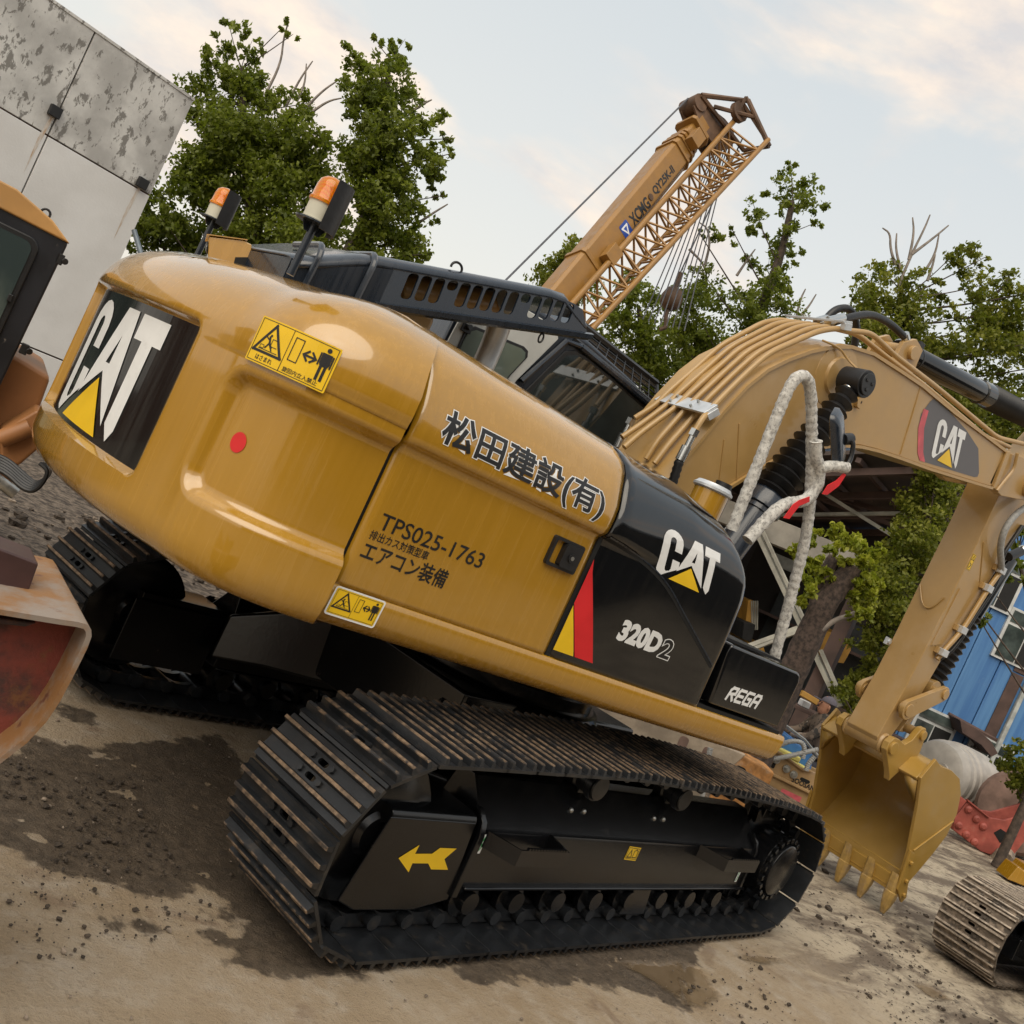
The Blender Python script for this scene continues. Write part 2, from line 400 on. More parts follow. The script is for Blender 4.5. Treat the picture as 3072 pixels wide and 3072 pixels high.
rows = [(.11, 1.13, .095, 1.128), (.06, 1.14, .05, 1.138), (.03, 1.16, .024, 1.158), (.010, 1.19, .008, 1.19), (0, 1.23, 0, 1.23), (0, 1.27, 0, 1.27)]
rows += [(0, z, 0, z) for z in np.arange(1.30, 1.90, .0115)]
rows += [(0, z, -.004-.01*sstep(z, 1.90, 1.95), z) for z in np.arange(1.90, 1.962, .011)]
rows += [(.003, 1.975, -.012, 1.985), (.008, 1.995, -.010, 2.025), (.016, 2.020, .005, 2.065), (.030, 2.052, .03, 2.11), (.050, 2.085, .07, 2.155), (.080, 2.12, .13, 2.20), (.125, 2.158, .21, 2.24), (.18, 2.19, .31, 2.272), (.25, 2.22, .43, 2.294), (.34, 2.248, .58, 2.308), (.44, 2.272, .75, 2.315), (.56, 2.29, .95, 2.318)]
NS = 300
P = []
for ir, (ir_, zr, is_, zs) in enumerate(rows):
    R = []
    for k in range(NS+1):
        s = CWL*k/NS; x, y, nx, ny = cw_pt(s); sc = min(s, CWL-s)
        w = sstep(sc, .30, .95)                       # 0 at the sides, 1 along the back
        ins = ir_*w+is_*(1-w); z = zr*w+zs*(1-w)
        tx, ty = -1.55-x, y*.35-y; L = math.hypot(tx, ty)
        if ins > .02: px_, py_ = x+tx/L*(ins-.02)-_sg0*nx*.02, y+ty/L*(ins-.02)-_sg0*ny*.02
        else: px_, py_ = x-_sg0*nx*ins, y-_sg0*ny*ins
        rc_ = cw_recess(s, z) if 1.28 < z < 2.0 else 0
        R.append((px_-_sg0*nx*rc_, py_-_sg0*ny*rc_, z))
    P.append(R)
# close the top towards the engine bay and the underside
P.append([(-1.97, y*.45, 2.325) for (x, y, z) in P[-1]])
P.insert(0, [(x*.93, y*.9, 1.128) for (x, y, z) in P[0]]); P.insert(0, [(-1.97, y*.8, 1.13) for (x, y, z) in P[0]])
CW = grid_mesh('counterweight', P, 'yellow_paint', EX, 60)
mb = MB(); mb.box((-1.984, -1.343, 1.16), (-1.955, 1.30, 2.05)); mb.build('seam_plate', 'dark_gap', EX)
# black sticker panel in the rear recess with the big logo
pan = Art(); pan.poly(rrect(CWL/2-.785, 1.338, CWL/2+.785, 1.938, .04)); 
back = pan.build('decal_panel', 'black_gloss_panel', CW, lambda u, v, o: cw_map(u, v, o-REC_REAR), .002, cut=.05, label='black glossy panel recessed in the back of the counterweight')
lg = Art(); cat_logo(lg, -.44, 1.365, .88, .525, 0, 1)
lg.build('logo', ['white_decal', 'yellow_decal'], CW, lambda u, v, o: cw_map(CWL/2-u*.98-.13+.0, v, o-REC_REAR), .0045, cut=.06, label='white lettering with yellow triangle on the black panel')
dot = Art(); dot.poly(arc(.555, 1.615, .037, 0, 360, 28)[:-1])
dot.build('red_dot_sticker', 'red_decal', CW, lambda u, v, o: cw_map(u, v, o-.052), .0025, cut=.03)
def warning_art(w, h, jp):
    """yellow hazard label: triangle pictogram on the left half, keep-away pictogram on the right half"""
    a = Art(); a.poly(rrect(0, 0, w, h, .03*h), 0)
    lw = .014*h; k = lambda L: [(x*w, y*h) for x, y in L]
    for r in ((.025, .04, .975, .96),): a.stroke(k([(r[0], r[1]), (r[2], r[1]), (r[2], r[3]), (r[0], r[3])]), lw, 1, True)
    a.stroke(k([(.46, .04), (.46, .96)]), lw, 1)
    t = k([(.24, .90), (.05, .27), (.43, .27)])
    a.stroke(t, .055*h, 1, True)
    a.stroke([(x*.88+.24*w*.12, y*.88+.47*h*.12) for x, y in t], .012*h, 1, True)
    # figure being struck inside the triangle
    a.stroke(k([(.215, .62), (.235, .50), (.27, .42)]), .05*h, 1); a.stroke(k([(.225, .55), (.18, .60)]), .03*h, 1); a.stroke(k([(.235, .50), (.20, .38)]), .035*h, 1); a.stroke(k([(.235, .48), (.29, .36)]), .03*h, 1)
    a.poly(arc(.225*w, .66*h, .028*h, 0, 360, 10)[:-1], 1)
    a.stroke(k([(.26, .60), (.33, .60)]), .015*h, 1); a.stroke(k([(.26, .60), (.26, .44), (.34, .44)]), .015*h, 1); a.stroke(k([(.12, .33), (.37, .33)]), .015*h, 1); a.stroke(k([(.13, .35), (.13, .42), (.18, .42), (.18, .35)]), .012*h, 1, True)
    # bar, double arrow, standing figure
    a.stroke(k([(.51, .34), (.51, .84), (.61, .84), (.61, .34)]), .02*h, 1, True)
    a.stroke(k([(.665, .58), (.775, .58)]), .045*h, 1)
    a.stroke(k([(.70, .68), (.65, .58), (.70, .48)]), .045*h, 1); a.stroke(k([(.74, .68), (.79, .58), (.74, .48)]), .045*h, 1)
    a.poly(arc(.885*w, .865*h, .05*h, 0, 360, 14)[:-1], 1)
    a.poly(k([(.83, .79), (.94, .79), (.94, .56), (.925, .50), (.845, .50), (.83, .56)]), 1)
    a.stroke(k([(.818, .76), (.818, .52)]), .035*h, 1); a.stroke(k([(.952, .76), (.952, .52)]), .035*h, 1)
    a.stroke(k([(.86, .50), (.86, .22)]), .06*h, 1); a.stroke(k([(.91, .50), (.91, .22)]), .06*h, 1)
    if jp:
        a.mesh(fit(*text_mesh('はさまれ', .012), .13*w, .085*h, .23*w, .115*h), 1)
        a.mesh(fit(*text_mesh('旋回内立入禁止', .012), .50*w, .075*h, .40*w, .11*h), 1)
    return a
warning_art(.315, .16, True).build('warning_label', ['yellow_decal', 'black_decal'], CW, lambda u, v, o: cw_map(.628-u, 1.888+v, o+.014), .002, cut=.04)
# worn blue-grey lettering on the sloping top of the counterweight
def cw_top(u, v, o):
    s = CWL/2-u; x, y, nx, ny = cw_pt(s); i = .13+v; tx, ty = -1.55-x, y*.35-y; L = math.hypot(tx, ty)
    return (x+tx/L*i, y+ty/L*i, float(np.interp(i, [.125, .18, .25, .34, .44], [2.158, 2.19, 2.22, 2.248, 2.272]))+o)
wl_ = Art()
for q in range(15):
    u = -.35+q*.042; wl_.stroke([(u, .01+.02*(q % 3)), (u+.006, .17-.03*(q % 2))], .012, 0)
    if q % 3 != 1: wl_.stroke([(u, .05+.03*(q % 4)), (u+.03, .05+.03*(q % 4))], .014, 0)
wl_.build('worn_lettering', 'faded_blue', CW, cw_top, .0025, cut=.04, label='worn illegible blue-grey lettering on top')

# ---------------------------------------------------------------- right side panels (shared body profile)
PROF = [(1.300, -1.362), (1.45, -1.364), (1.60, -1.365), (1.75, -1.364), (1.815, -1.362), (1.838, -1.364), (1.852, -1.374), (1.860, -1.388), (1.874, -1.399), (1.90, -1.402), (1.95, -1.398), (2.0, -1.388), (2.05, -1.366), (2.11, -1.336), (2.16, -1.298), (2.205, -1.246), (2.24, -1.18), (2.268, -1.10), (2.288, -1.0), (2.30, -.86), (2.305, -.66)]
PZ = np.array([p[0] for p in PROF]); PY = np.array([p[1] for p in PROF])
TZ = np.array([1.30, 1.50, 1.70, 1.84, 1.95, 2.0, 2.05]+[z for z in PZ if z > 2.06]); TY = np.array([-1.362, -1.370, -1.378, -1.383, -1.382, -1.377, -1.364]+[y for z, y in zip(PZ, PY) if z > 2.06])
def prof_y(z, x):
    w = sstep(x, -.86, -.45); return float(np.interp(z, PZ, PY))*(1-w)+float(np.interp(z, TZ, TY))*w
def ztop(x): return float(np.interp(x, [-1.97, -1.4, -.8, -.35, -.05, .25], [2.318, 2.298, 2.272, 2.262, 2.22, 2.13]))
def zmap(z, x): return z if z < 1.87 else 1.87+(z-1.87)*(ztop(x)-1.87)/.435
def side(u, v, o):
    """point on the side skin at length u and height v"""
    zz = v if v < 1.87 else 1.87+(v-1.87)*.435/(ztop(u)-1.87)
    y = prof_y(zz, u); y2 = prof_y(zz+.01, u); s = (y2-y)/.01; L = math.hypot(1, s)
    return (u, y-o/L, v+o*s/L)
fz = np.array(sorted(set(list(PZ)+[1.32, 1.38, 1.52, 1.68, 1.76, 1.80, 1.845, 1.856, 1.866, 1.885])))
xb = lambda z: float(np.interp(z, [1.3, 1.86, 2.1, 2.25, 2.3], [-.868, -.878, -.858, -.80, -.74]))
P = []
for z in fz:
    y = float(np.interp(z, PZ, PY)); R = []
    x0, x1 = -1.960, xb(z)-.004
    for k in range(31):
        x = x0+(x1-x0)*k/30; e = min(x-x0, x1-x); dy = .014*(1-sstep(e, 0, .02))
        R.append((x, y+dy, zmap(z, x)))
    P.append(R)
DOOR = grid_mesh('engine_door', P, 'yellow_paint', EX, 55, thick=.025)
def letter(name, body, mats, par_, u0, v0, w, h, bold, outline=0, shear=0.0, off=.0015, fn=side, cut=.05, label=None):
    a = Art()
    if outline:
        v1, f1 = text_mesh(body, bold, shear); xs = [p[0] for p in v1]; ys = [p[1] for p in v1]; box = (min(xs), max(xs), min(ys), max(ys))
        v2, f2 = text_mesh(body, bold+outline, shear)
        a.mesh(fit(v2, f2, u0, v0, w, h, box), 0); a.mesh(fit(v1, f1, u0, v0, w, h, box), 1)
    else: a.mesh(fit(*text_mesh(body, bold, shear), u0, v0, w, h), 0)
    return a.build(name, mats, par_, fn, off, cut=cut, label=label)
letter('lettering', '松田建設(有)', ['white_decal', 'black_decal'], DOOR, -1.842, 1.893, .875, .145, .022, .028, off=.002)
letter('lettering', 'TPS025-1763', 'black_decal', DOOR, -1.897, 1.537, .50, .062, .006)
letter('lettering', '排出カス対策型車', 'black_decal', DOOR, -1.913, 1.492, .27, .036, .010)
letter('lettering', 'エアコン装備', 'black_decal', DOOR, -1.915, 1.412, .395, .075, .016)
# lock handle pocket
mb = MB(); x0, x1, z0, z1 = -1.122, -.952, 1.656, 1.782
fr = rrect(x0, z0, x1, z1, .012); inn = rrect(x0+.014, z0+.014, x1-.014, z1-.014, .008)
n = len(fr); V = [(x, -1.384, z) for x, z in fr]+[(x, -1.384, z) for x, z in inn]+[(x, -1.352, z) for x, z in inn]+[(x, -1.36, z) for x, z in fr]
mb.add(V, [(i, (i+1) % n, (i+1) % n+n, i+n) for i in range(n)]+[(i+n, (i+1) % n+n, (i+1) % n+2*n, i+2*n) for i in range(n)]+[tuple(range(2*n, 3*n))]+[(i+3*n, (i+1) % n+3*n, (i+1) % n, i) for i in range(n)])
mb.prism(rrect(-1.06, 1.668, -.966, 1.768, .012), -1.395, -1.36, 1)
mb.cyl((-1.012, -1.395, 1.718), (-1.012, -1.401, 1.718), .019, n=18); mb.cyl((-1.012, -1.40, 1.718), (-1.012, -1.403, 1.718), .009, n=10, m=1)
mb.build('door_latch', ['rubber', 'bolt_metal'], DOOR, 30)

# black covers: pump compartment / fuel tank shell with a rounded front
xend = lambda z: float(np.interp(z, [1.3, 1.64, 1.85, 1.97, 2.09, 2.16, 2.22, 2.31], [.215, .19, .165, .135, .075, .01, -.06, -.16]))
P = []
for z in fz:
    R = []; xe = xend(z); r = .07; x0 = xb(z)+.004
    for k in range(26):
        x = x0+(xe-r-x0)*k/25; y = prof_y(z, x); dy = .010*(1-sstep(x-x0, 0, .015)); R.append((x, y+dy, zmap(z, x)))
    for k in range(1, 8):
        a = math.pi/2*k/7; R.append((xe-r+r*math.sin(a), y+r*(1-math.cos(a)), zmap(z, xe-r+r*math.sin(a))))
    for yy in (-1.2, -1.0, -.8): R.append((xe+.02*(y+r < yy), max(yy, y+r+.01), zmap(z, xe)))
    P.append(R)
TANK = grid_mesh('fuel_tank_cover', P, 'black_paint', EX, 55, thick=.02); TANK['label'] = 'glossy black curved cover with white logo'
mb = MB(); mb.box((xb(1.6)-.012, -1.358, 1.302), (xb(1.6)+.012, -1.33, 1.86)); mb.build('panel_gap', 'dark_gap', EX)
lg = Art(); cat_logo(lg, 0, 0, .415, .205)
lg.build('logo', ['white_decal', 'yellow_decal'], TANK, lambda u, v, o: side(-.572+u+.055*(1-v/.205), 1.808+v*1.0, o), .002, cut=.04)
letter('lettering', '320D', 'white_decal', TANK, -.552, 1.468, .285, .102, .055)
a = Art(); v1, f1 = text_mesh('2', .02); xs = [p[0] for p in v1]; ys = [p[1] for p in v1]; bx = (min(xs), max(xs), min(ys), max(ys))
v2, f2 = text_mesh('2', .055)
a.mesh(fit(v2, f2, -.255, 1.464, .075, .092, bx), 0); a.mesh(fit(v1, f1, -.255, 1.464, .075, .092, bx), 1); a.build('lettering', ['white_decal', 'black_decal'], TANK, side, .0015, cut=.05)
st = Art(); st.poly([(-.862, 1.745), (-.852, 1.53), (-.752, 1.36), (-.63, 1.34), (-.61, 1.352)][:0] or [(-.866, 1.76), (-.848, 1.53), (-.732, 1.340), (-.612, 1.336)][:4], 0)
st.L = []
st.poly([(-.862, 1.755), (-.612, 1.335), (-.735, 1.335), (-.862, 1.535)], 0); st.poly([(-.862, 1.528), (-.745, 1.335), (-.862, 1.335)], 1)
st.L = []
st.poly([(-.868, 1.752), (-.845, 1.70), (-.612, 1.335), (-.728, 1.335), (-.745, 1.36), (-.866, 1.55)], 0)
st.poly([(-.866, 1.54), (-.752, 1.36), (-.738, 1.335), (-.862, 1.335)], 1)
st.build('stripe_decal', ['red_decal', 'yellow_decal'], TANK, side, .002, cut=.06)
gr = Art(); gp = [(-.86, 1.853), (-.74, 1.846), (-.611, 1.828), (-.49, 1.800), (-.375, 1.759), (-.213, 1.675), (-.06, 1.60), (.12, 1.51)]
gr.stroke([tuple(p) [:2] for p in smooth_path([(x, z, 0) for x, z in gp], 2)], .016, 0)
gr.build('moulded_groove', 'dark_gap', TANK, side, .001, cut=.06)
gr = Art(); gr.stroke([(p[0], p[1]+.012) for p in smooth_path([(x, z, 0) for x, z in gp], 2)], .007, 0); gr.build('moulded_groove', 'navy_black_paint', TANK, side, .004, cut=.06)

# tool box in front of it
mb = MB(); mb.prism([(.245, 1.335), (.855, 1.335), (.862, 1.60), (.845, 1.638), (.81, 1.648), (.222, 1.648), (.215, 1.60)], -1.362, -.72, 1)
BOX = mb.build('tool_box', 'black_paint', EX, 40, .018)
mb = MB(); mb.box((.25, -1.25, 1.65), (.80, -.75, 1.664)); mb.build('lid_gasket', 'rubber', BOX)
rg = Art()      # rounded technical capitals drawn with a broad pen
for k, strokes in enumerate(([[(0, 0), (0, .8), (.15, 1), (.75, 1), (.75, .55), (.12, .45)], [(.35, .45), (.75, 0)]], [[(.75, 1), (.1, 1), (0, .85), (0, .12), (.1, 0), (.75, 0)], [(.02, .5), (.68, .5)]], [[(.75, 1), (.1, 1), (0, .85), (0, .12), (.1, 0), (.72, 0), (.72, .48), (.38, .48)]], [[(0, 0), (0, .8), (.15, 1), (.62, 1), (.75, .82), (.75, 0)], [(.02, .42), (.72, .42)]])):
    for st in strokes: rg.stroke([(.345+k*.068+x*.062+y*.016, 1.392+y*.062) for x, y in st], .0155, 0)
rg.build('lettering', 'white_decal', BOX, lambda u, v, o: (u, -1.362-o, v+(u-.46)*.03), .0015, cut=.2)
# yellow frame rail below the panels
mb = MB(); rp = [(-1.358, 1.300), (-1.368, 1.292), (-1.372, 1.27), (-1.370, 1.215), (-1.355, 1.175), (-1.325, 1.15), (-1.28, 1.138), (-1.15, 1.135), (-1.15, 1.300)]
R = []
for x in list(np.linspace(-1.965, .86, 24))+[.93]:
    R.append([(x+(.012 if x > .9 else 0)*(p[1]-1.2)/.1, p[0], p[1]) for p in rp])
mb.rings(R, 0, True); RAIL = mb.build('frame_rail', 'yellow_paint', EX, 50)
mb = MB(); mb.box((-1.96, -1.35, 1.3005), (.9, -1.20, 1.318)); mb.build('deck_edge', 'dark_gap', EX)
warning_art(.205, .10, False).build('warning_label', ['yellow_decal', 'black_decal'], RAIL, lambda u, v, o: (-1.95+u+v*.05, -1.371-o-.0006*abs(v-.05)*20*0, 1.197+v*.95), .0035)
a = Art(); a.ring(rrect(-.008, -.008, .213, .108, .012), rrect(-.001, -.001, .206, .101, .006)); a.build('warning_label', 'white_decal', RAIL, lambda u, v, o: (-1.95+u+v*.05, -1.371-o, 1.197+v*.95), .003)
# main deck, left side bodywork, swing ring
mb = MB(); mb.box((-1.95, -1.14, 1.15), (.95, 1.34, 1.27)); mb.box((-1.95, -1.1, 1.27), (-.3, .25, 1.9)); mb.box((-.3, -1.1, 1.27), (.1, -.35, 2.0)); mb.build('upper_frame', 'frame_black', EX)
mb = MB(); mb.prism([(-1.955, 1.30), (-.95, 1.30), (-.95, 1.98), (-1.955, 2.02)], .60, 1.36, 1); mb.build('left_side_cover', 'yellow_paint', EX, 40, .05)
mb = MB(); mb.box((-1.955, -.82, 1.9), (-.92, .62, 2.05)); mb.build('engine_deck', 'yellow_paint', EX, 40, .03)
mb = MB(); mb.box((-.2, .32, 1.14), (.98, 1.36, 1.31)); mb.build('left_frame_rail', 'yellow_paint', EX, 40, .02)
mb = MB(); mb.lathe((0, 0, .90), (0, 0, 1.15), [(0, .66), (.35, .66), (.36, .60), (.7, .60), (.71, .70), (1, .70)], 48)
for k in range(36):
    a = 2*math.pi*k/36; mb.cyl((.64*math.cos(a), .64*math.sin(a), 1.075), (.64*math.cos(a), .64*math.sin(a), 1.10), .016, n=6)
mb.build('swing_ring', 'frame_black', EX)

# ---------------------------------------------------------------- engine hood with cooling slots
HY = -.52
def hoodpt(u, v):       # u along, v up the side face, face leans inwards slightly
    return (u, HY+.10*v, v)
HX0, HX1 = -1.84, -.725
hb = lambda x: 2.375+(x+1.763)*.346; ht = lambda x: 2.545+(x+1.76)*.334     # lower and upper edge of the side face
bm = bmesh.new(); OFF = []
outer = [(HX0, hb(HX0)), (HX1, hb(HX1)), (HX1-.035, ht(HX1)-.115), (HX1-.08, ht(HX1)-.065), (HX1-.14, ht(HX1-.14)-.015), (HX1-.22, ht(HX1-.22)), (HX0, ht(HX0))]
loops = [outer]
NSL = 14
for k in range(NSL):
    c = -1.735+k*(.85/(NSL-1)); lo = hb(c)+.040; hi = ht(c)-.010
    if k in (3, 9): lo = (lo+hi)/2+.012
    if k == 13: hi -= .010
    hi2 = lambda x: hi+(x-c)*.262; lo2 = lambda x: lo+(x-c)*.30
    loops.append([(x, z+(x-c)*.34) for x, z in rrect(c-.0255, lo, c+.0255, hi, .018, 3)])
edges = []
for L in loops:
    vv = [bm.verts.new((x, 0, z)) for x, z in L]; edges += [bm.edges.new((vv[i], vv[(i+1) % len(vv)])) for i in range(len(vv))]
bmesh.ops.triangle_fill(bm, use_beauty=True, edges=edges)
# drop triangles that filled a slot
def inside(p, L):
    c = False; n = len(L)
    for i in range(n):
        a, b = L[i], L[(i+1) % n]
        if (a[1] > p[1]) != (b[1] > p[1]) and p[0] < (b[0]-a[0])*(p[1]-a[1])/(b[1]-a[1])+a[0]: c = not c
    return c
dead = [f for f in bm.faces if any(inside((f.calc_center_median().x, f.calc_center_median().z), L) for L in loops[1:])]
bmesh.ops.delete(bm, geom=dead, context='FACES')
for v in bm.verts: v.co.y = HY+.10*(v.co.z-2.4)
me = bpy.data.meshes.new('hood'); bm.to_mesh(me); bm.free(); me.materials.append(MATS['navy_black_paint']); me.update()
HOOD = link('engine_hood', me, EX); sm = HOOD.modifiers.new('solid', 'SOLIDIFY'); sm.thickness = .012; sm.offset = 0
# rounded top, front lip, rear plain part and far side
mb = MB(); R = []
for x in np.linspace(-2.26, HX1-.02, 18):
    zt = ht(x)-.012-.065*sstep(-x, 1.90, 2.26); drop = .125*sstep(x, HX1-.24, HX1-.0); zt -= drop
    y0 = HY+.10*(zt-2.4)
    R.append([(x, y0, zt), (x, y0+.012, zt+.022), (x, y0+.04, zt+.038), (x, y0+.10, zt+.042), (x, .30, zt+.042), (x, .37, zt+.03), (x, .385, zt), (x, .385, zt-.05)])
mb.rings(R, 0, False, False); o = mb.build('hood_top', 'navy_black_paint', HOOD, 60, recalc=False); s_ = o.modifiers.new('solid', 'SOLIDIFY'); s_.thickness = .01
mb = MB(); mb.prism([(-2.26, 2.12), (HX0, 2.20), (HX0, ht(HX0)-.01), (-1.95, ht(-1.95)-.014), (-2.26, ht(-2.26)-.076)], HY-.006, HY+.008, 1); mb.build('hood_rear_side', 'navy_black_paint', HOOD)
mb = MB(); mb.box((-2.265, HY, 2.10), (-2.25, .38, ht(-2.26)-.038)); mb.build('hood_rear_plate', 'navy_black_paint', HOOD)
mb = MB(); mb.prism([(-2.3, 2.2), (HX0, 2.3), (HX1, hb(HX1)-.0), (HX1, ht(HX1)-.14), (HX0, ht(HX0)), (-2.26, ht(-2.26)-.08)], .375, .387, 1); mb.build('hood_left_side', 'navy_black_paint', HOOD)
mb = MB(); R = []
for x in np.linspace(HX0-.02, HX1+.0, 12):
    z = hb(x); R.append([(x, HY-.022, z-.018), (x, HY-.026, z+.005), (x, HY+.0, z+.012), (x, HY+.03, z-.005), (x, HY+.02, z-.03)])
mb.rings(R); mb.build('hood_lip', 'navy_black_paint', HOOD, 60)
for (hx, hz) in ((-1.52, ht(-1.52)+.028), ):
    mb = MB(); mb.tube([(hx+.03*math.cos(a), HY+.08, hz+.022+.026*math.sin(a)) for a in np.linspace(-.3, math.pi+.3, 14)], .006, 8); mb.build('lifting_eye', 'rubber', HOOD)
mb = MB(); hx = -.99; hz = hb(hx)-.03
mb.tube([(hx, HY, hz+.02), (hx, HY, hz)], .008, 8); mb.tube([(hx+.013*math.cos(a), HY, hz-.02+.022*math.sin(a)) for a in np.linspace(0, 2*math.pi, 16)], .005, 6); mb.build('hood_catch', 'rubber', HOOD)
for hx in (-1.93, -2.16):       # hinge straps bent over the hood edge
    zt = ht(hx)-.015; mb = MB(); mb.tube(fillet([(hx-.02, HY-.02, 2.20), (hx-.01, HY-.02, zt+.01), (hx, HY+.03, zt+.055), (hx+.06, HY+.45, zt+.06)], .05), .014, 8); mb.build('hinge_strap', 'navy_black_paint', HOOD)
mb = MB(); mb.box((-1.80, -.30, 2.0), (-1.42, .30, 2.46)); mb.cyl((-1.62, -.16, 2.50), (-1.05, -.16, 2.68), .075, n=18); mb.box((-1.2, 0, 2.58), (-.98, .3, 2.70)); mb.build('engine_block', 'boom_yellow_paint', EX, 35, .03)
mb = MB(); mb.tube(fillet([(-.96, -.12, 1.98), (-.96, -.12, 2.50), (-1.0, -.15, 2.68), (-1.07, -.25, 2.72)], .12, 6), .060, 20); mb.build('exhaust_pipe', 'silver_clamp', EX)
# ---------------------------------------------------------------- beacons, camera box
def beacon(x, y, zb, zp, lab, k=1.2):
    mb = MB(); mb.cyl((x-.005, y, zb), (x, y, zp), .015, n=12); mb.prism([(x-.03, zp-.035), (x+.03, zp-.035), (x+.05, zp), (x-.05, zp)], y-.003, y+.003, 1); post = mb.build('beacon_post', 'navy_black_paint', EX); post['label'] = lab
    L = lambda r, h: (x, y, zp+h*k)
    mb = MB(); mb.cyl((x, y, zp), (x, y, zp+.006), .062*k, n=24); mb.build('mount_plate', 'navy_black_paint', post)
    mb = MB(); mb.lathe((x, y, zp+.006), (x, y, zp+.066*k), [(0, .046*k), (.1, .047*k), (.12, .044*k), (1, .044*k)], 24); mb.build('beacon_base', 'cream_plastic', post)
    mb = MB(); mb.lathe((x, y, zp+.064*k), (x, y, zp+.152*k), [(t_, r_*k) for t_, r_ in ((0, .049), (.10, .049), (.16, .045), (.55, .0435), (.78, .039), (.92, .026), (1, .006))], 24); mb.build('beacon_lens', 'amber_lens', post)
    mb = MB(); mb.cyl((x, y, zp+.075*k), (x, y, zp+.125*k), .022*k, n=12); mb.build('reflector', 'red_decal', post)
    mb = MB(); R = []
    for z in (zp-.016, zp+.142*k):
        R.append([(x+.066*k*math.cos(a), y+.066*k*math.sin(a), z) for a in np.linspace(-1.75, .45, 12)]+[(x+.062*k*math.cos(a), y+.062*k*math.sin(a), z) for a in np.linspace(.45, -1.75, 12)])
    mb.rings(R); mb.build('beacon_shield', 'rubber', post, 50)
beacon(-2.40, -.93, 2.23, 2.432, 'black post with amber flashing light on the near side')
beacon(-2.15, .95, 2.20, 2.50, 'black post with amber flashing light on the far side')
q_ = Vector(at(655, 760, 4.42)); CM = Matrix.Translation(q_) @ Matrix.Rotation(math.radians(-22), 4, Vector(CF)) @ Matrix.Rotation(math.radians(-18), 4, 'Z')
mb = MB(); mb.prism([(-.045, -.055), (-.045, .055), (.10, .058), (.135, .045), (.135, -.01), (.10, -.058)], -.055, .055, 1, 0, CM); CB = mb.build('rear_camera_box', 'yellow_paint', EX, 30, .005)
mb = MB(); mb.box((-.055, -.062, .059), (.115, .062, .063), 0, CM); mb.build('camera_hood', 'yellow_paint', CB)
mb = MB(); mb.cyl(CM @ Vector((-.046, -.012, .015)), CM @ Vector((-.050, -.012, .015)), .028, n=18, m=0); mb.cyl(CM @ Vector((-.050, -.012, .015)), CM @ Vector((-.053, -.012, .015)), .018, n=16, m=1); mb.build('camera_lens', ['rubber', 'glass_dark'], CB)
mb = MB(); mb.prism([(.06, -.057), (.068, -.02), (.13, -.012), (.13, -.05), (.10, -.06)], -.058, -.0555, 1, 0, CM); mb.build('camera_opening', 'dark_gap', CB)
mb = MB(); mb.box((.0, -.03, -.12), (.05, .03, -.056), 0, CM); mb.build('camera_bracket', 'navy_black_paint', CB)
# ---------------------------------------------------------------- cab on the far side
cabo = [(-.90, 1.31), (.90, 1.31), (.96, 1.8), (.95, 2.3), (.88, 2.66), (.80, 2.80), (.55, 2.86), (.05, 2.93), (-.45, 2.93), (-.78, 2.88), (-.88, 2.72)]
mb = MB(); mb.prism(cabo, .46, 1.34, 1); CAB = mb.build('cab', 'navy_black_paint', EX, 40, .03)
mb = MB(); mb.prism([(-.885, 2.2), (-.40, 2.2), (-.325, 2.49), (-.175, 2.83), (-.22, 2.885), (-.70, 2.875), (-.86, 2.62)], .448, .462, 1); mb.build('rear_pillar_panel', 'cab_painted_sky', CAB, 40, .006)
wo = [(-.80, 2.22), (-.46, 2.22), (-.385, 2.50), (-.33, 2.64), (-.345, 2.675), (-.385, 2.685), (-.75, 2.64), (-.80, 2.60)]
mb = MB(); mb.prism(wo, .440, .450, 1); mb.build('window_gasket', 'rubber', CAB, 40, .008)
c_ = (-.57, 2.44); mb = MB(); mb.prism([(c_[0]+(x-c_[0])*.92, c_[1]+(z-c_[1])*.92) for x, z in wo], .436, .441, 1); mb.build('window_pane', 'glass_painted_sky', CAB)
wo = [(-.42, 2.0), (.86, 2.0), (.885, 2.45), (.84, 2.65), (.77, 2.755), (.10, 2.835), (-.02, 2.83), (-.09, 2.79), (-.24, 2.45)]
mb = MB(); mb.prism(wo, .452, .462, 1); mb.build('window_gasket', 'rubber', CAB, 40, .006)
c_ = (.35, 2.42); mb = MB(); mb.prism([(c_[0]+(x-c_[0])*.95, c_[1]+(z-c_[1])*.94) for x, z in wo], .446, .453, 1); mb.build('window_pane', 'glass_dark', CAB)
mb = MB(); mb.tube([(-.30, .44, 2.50), (-.12, .44, 2.845), (.0, .44, 2.865)], .018, 8); mb.tube([(.0, .44, 2.862), (.80, .44, 2.775), (.90, .44, 2.62)], .022, 8); mb.build('window_frame', 'navy_black_paint', CAB)
# raised wire guard over the front of the roof
g0, g1, g2, g3 = Vector((-.06, .46, 2.885)), Vector((.80, .46, 2.800)), Vector((.86, .62, 2.965)), Vector((.09, .62, 3.02))
mb = MB(); mb.tube([g0, g1], .016, 6); mb.tube([g3, g2], .024, 6); mb.tube([g0, g3], .014, 6); mb.tube([g1, g2], .014, 6)
for k in range(1, 4): t_ = k/4; mb.tube([g0.lerp(g3, t_), g1.lerp(g2, t_)], .0055, 5)
for k in range(1, 9): t_ = k/9; mb.tube([g0.lerp(g1, t_), g3.lerp(g2, t_)], .0055, 5)
mb.build('window_guard', 'rubber', CAB, 50)
mb = MB(); mb.prism([(g3.x-.06, g3.z-.02), (g2.x+.02, g2.z-.02), (g2.x+.02, g2.z+.02), (g3.x-.02, g3.z+.03)], .62, 1.25, 1); mb.build('sun_visor', 'navy_black_paint', CAB)
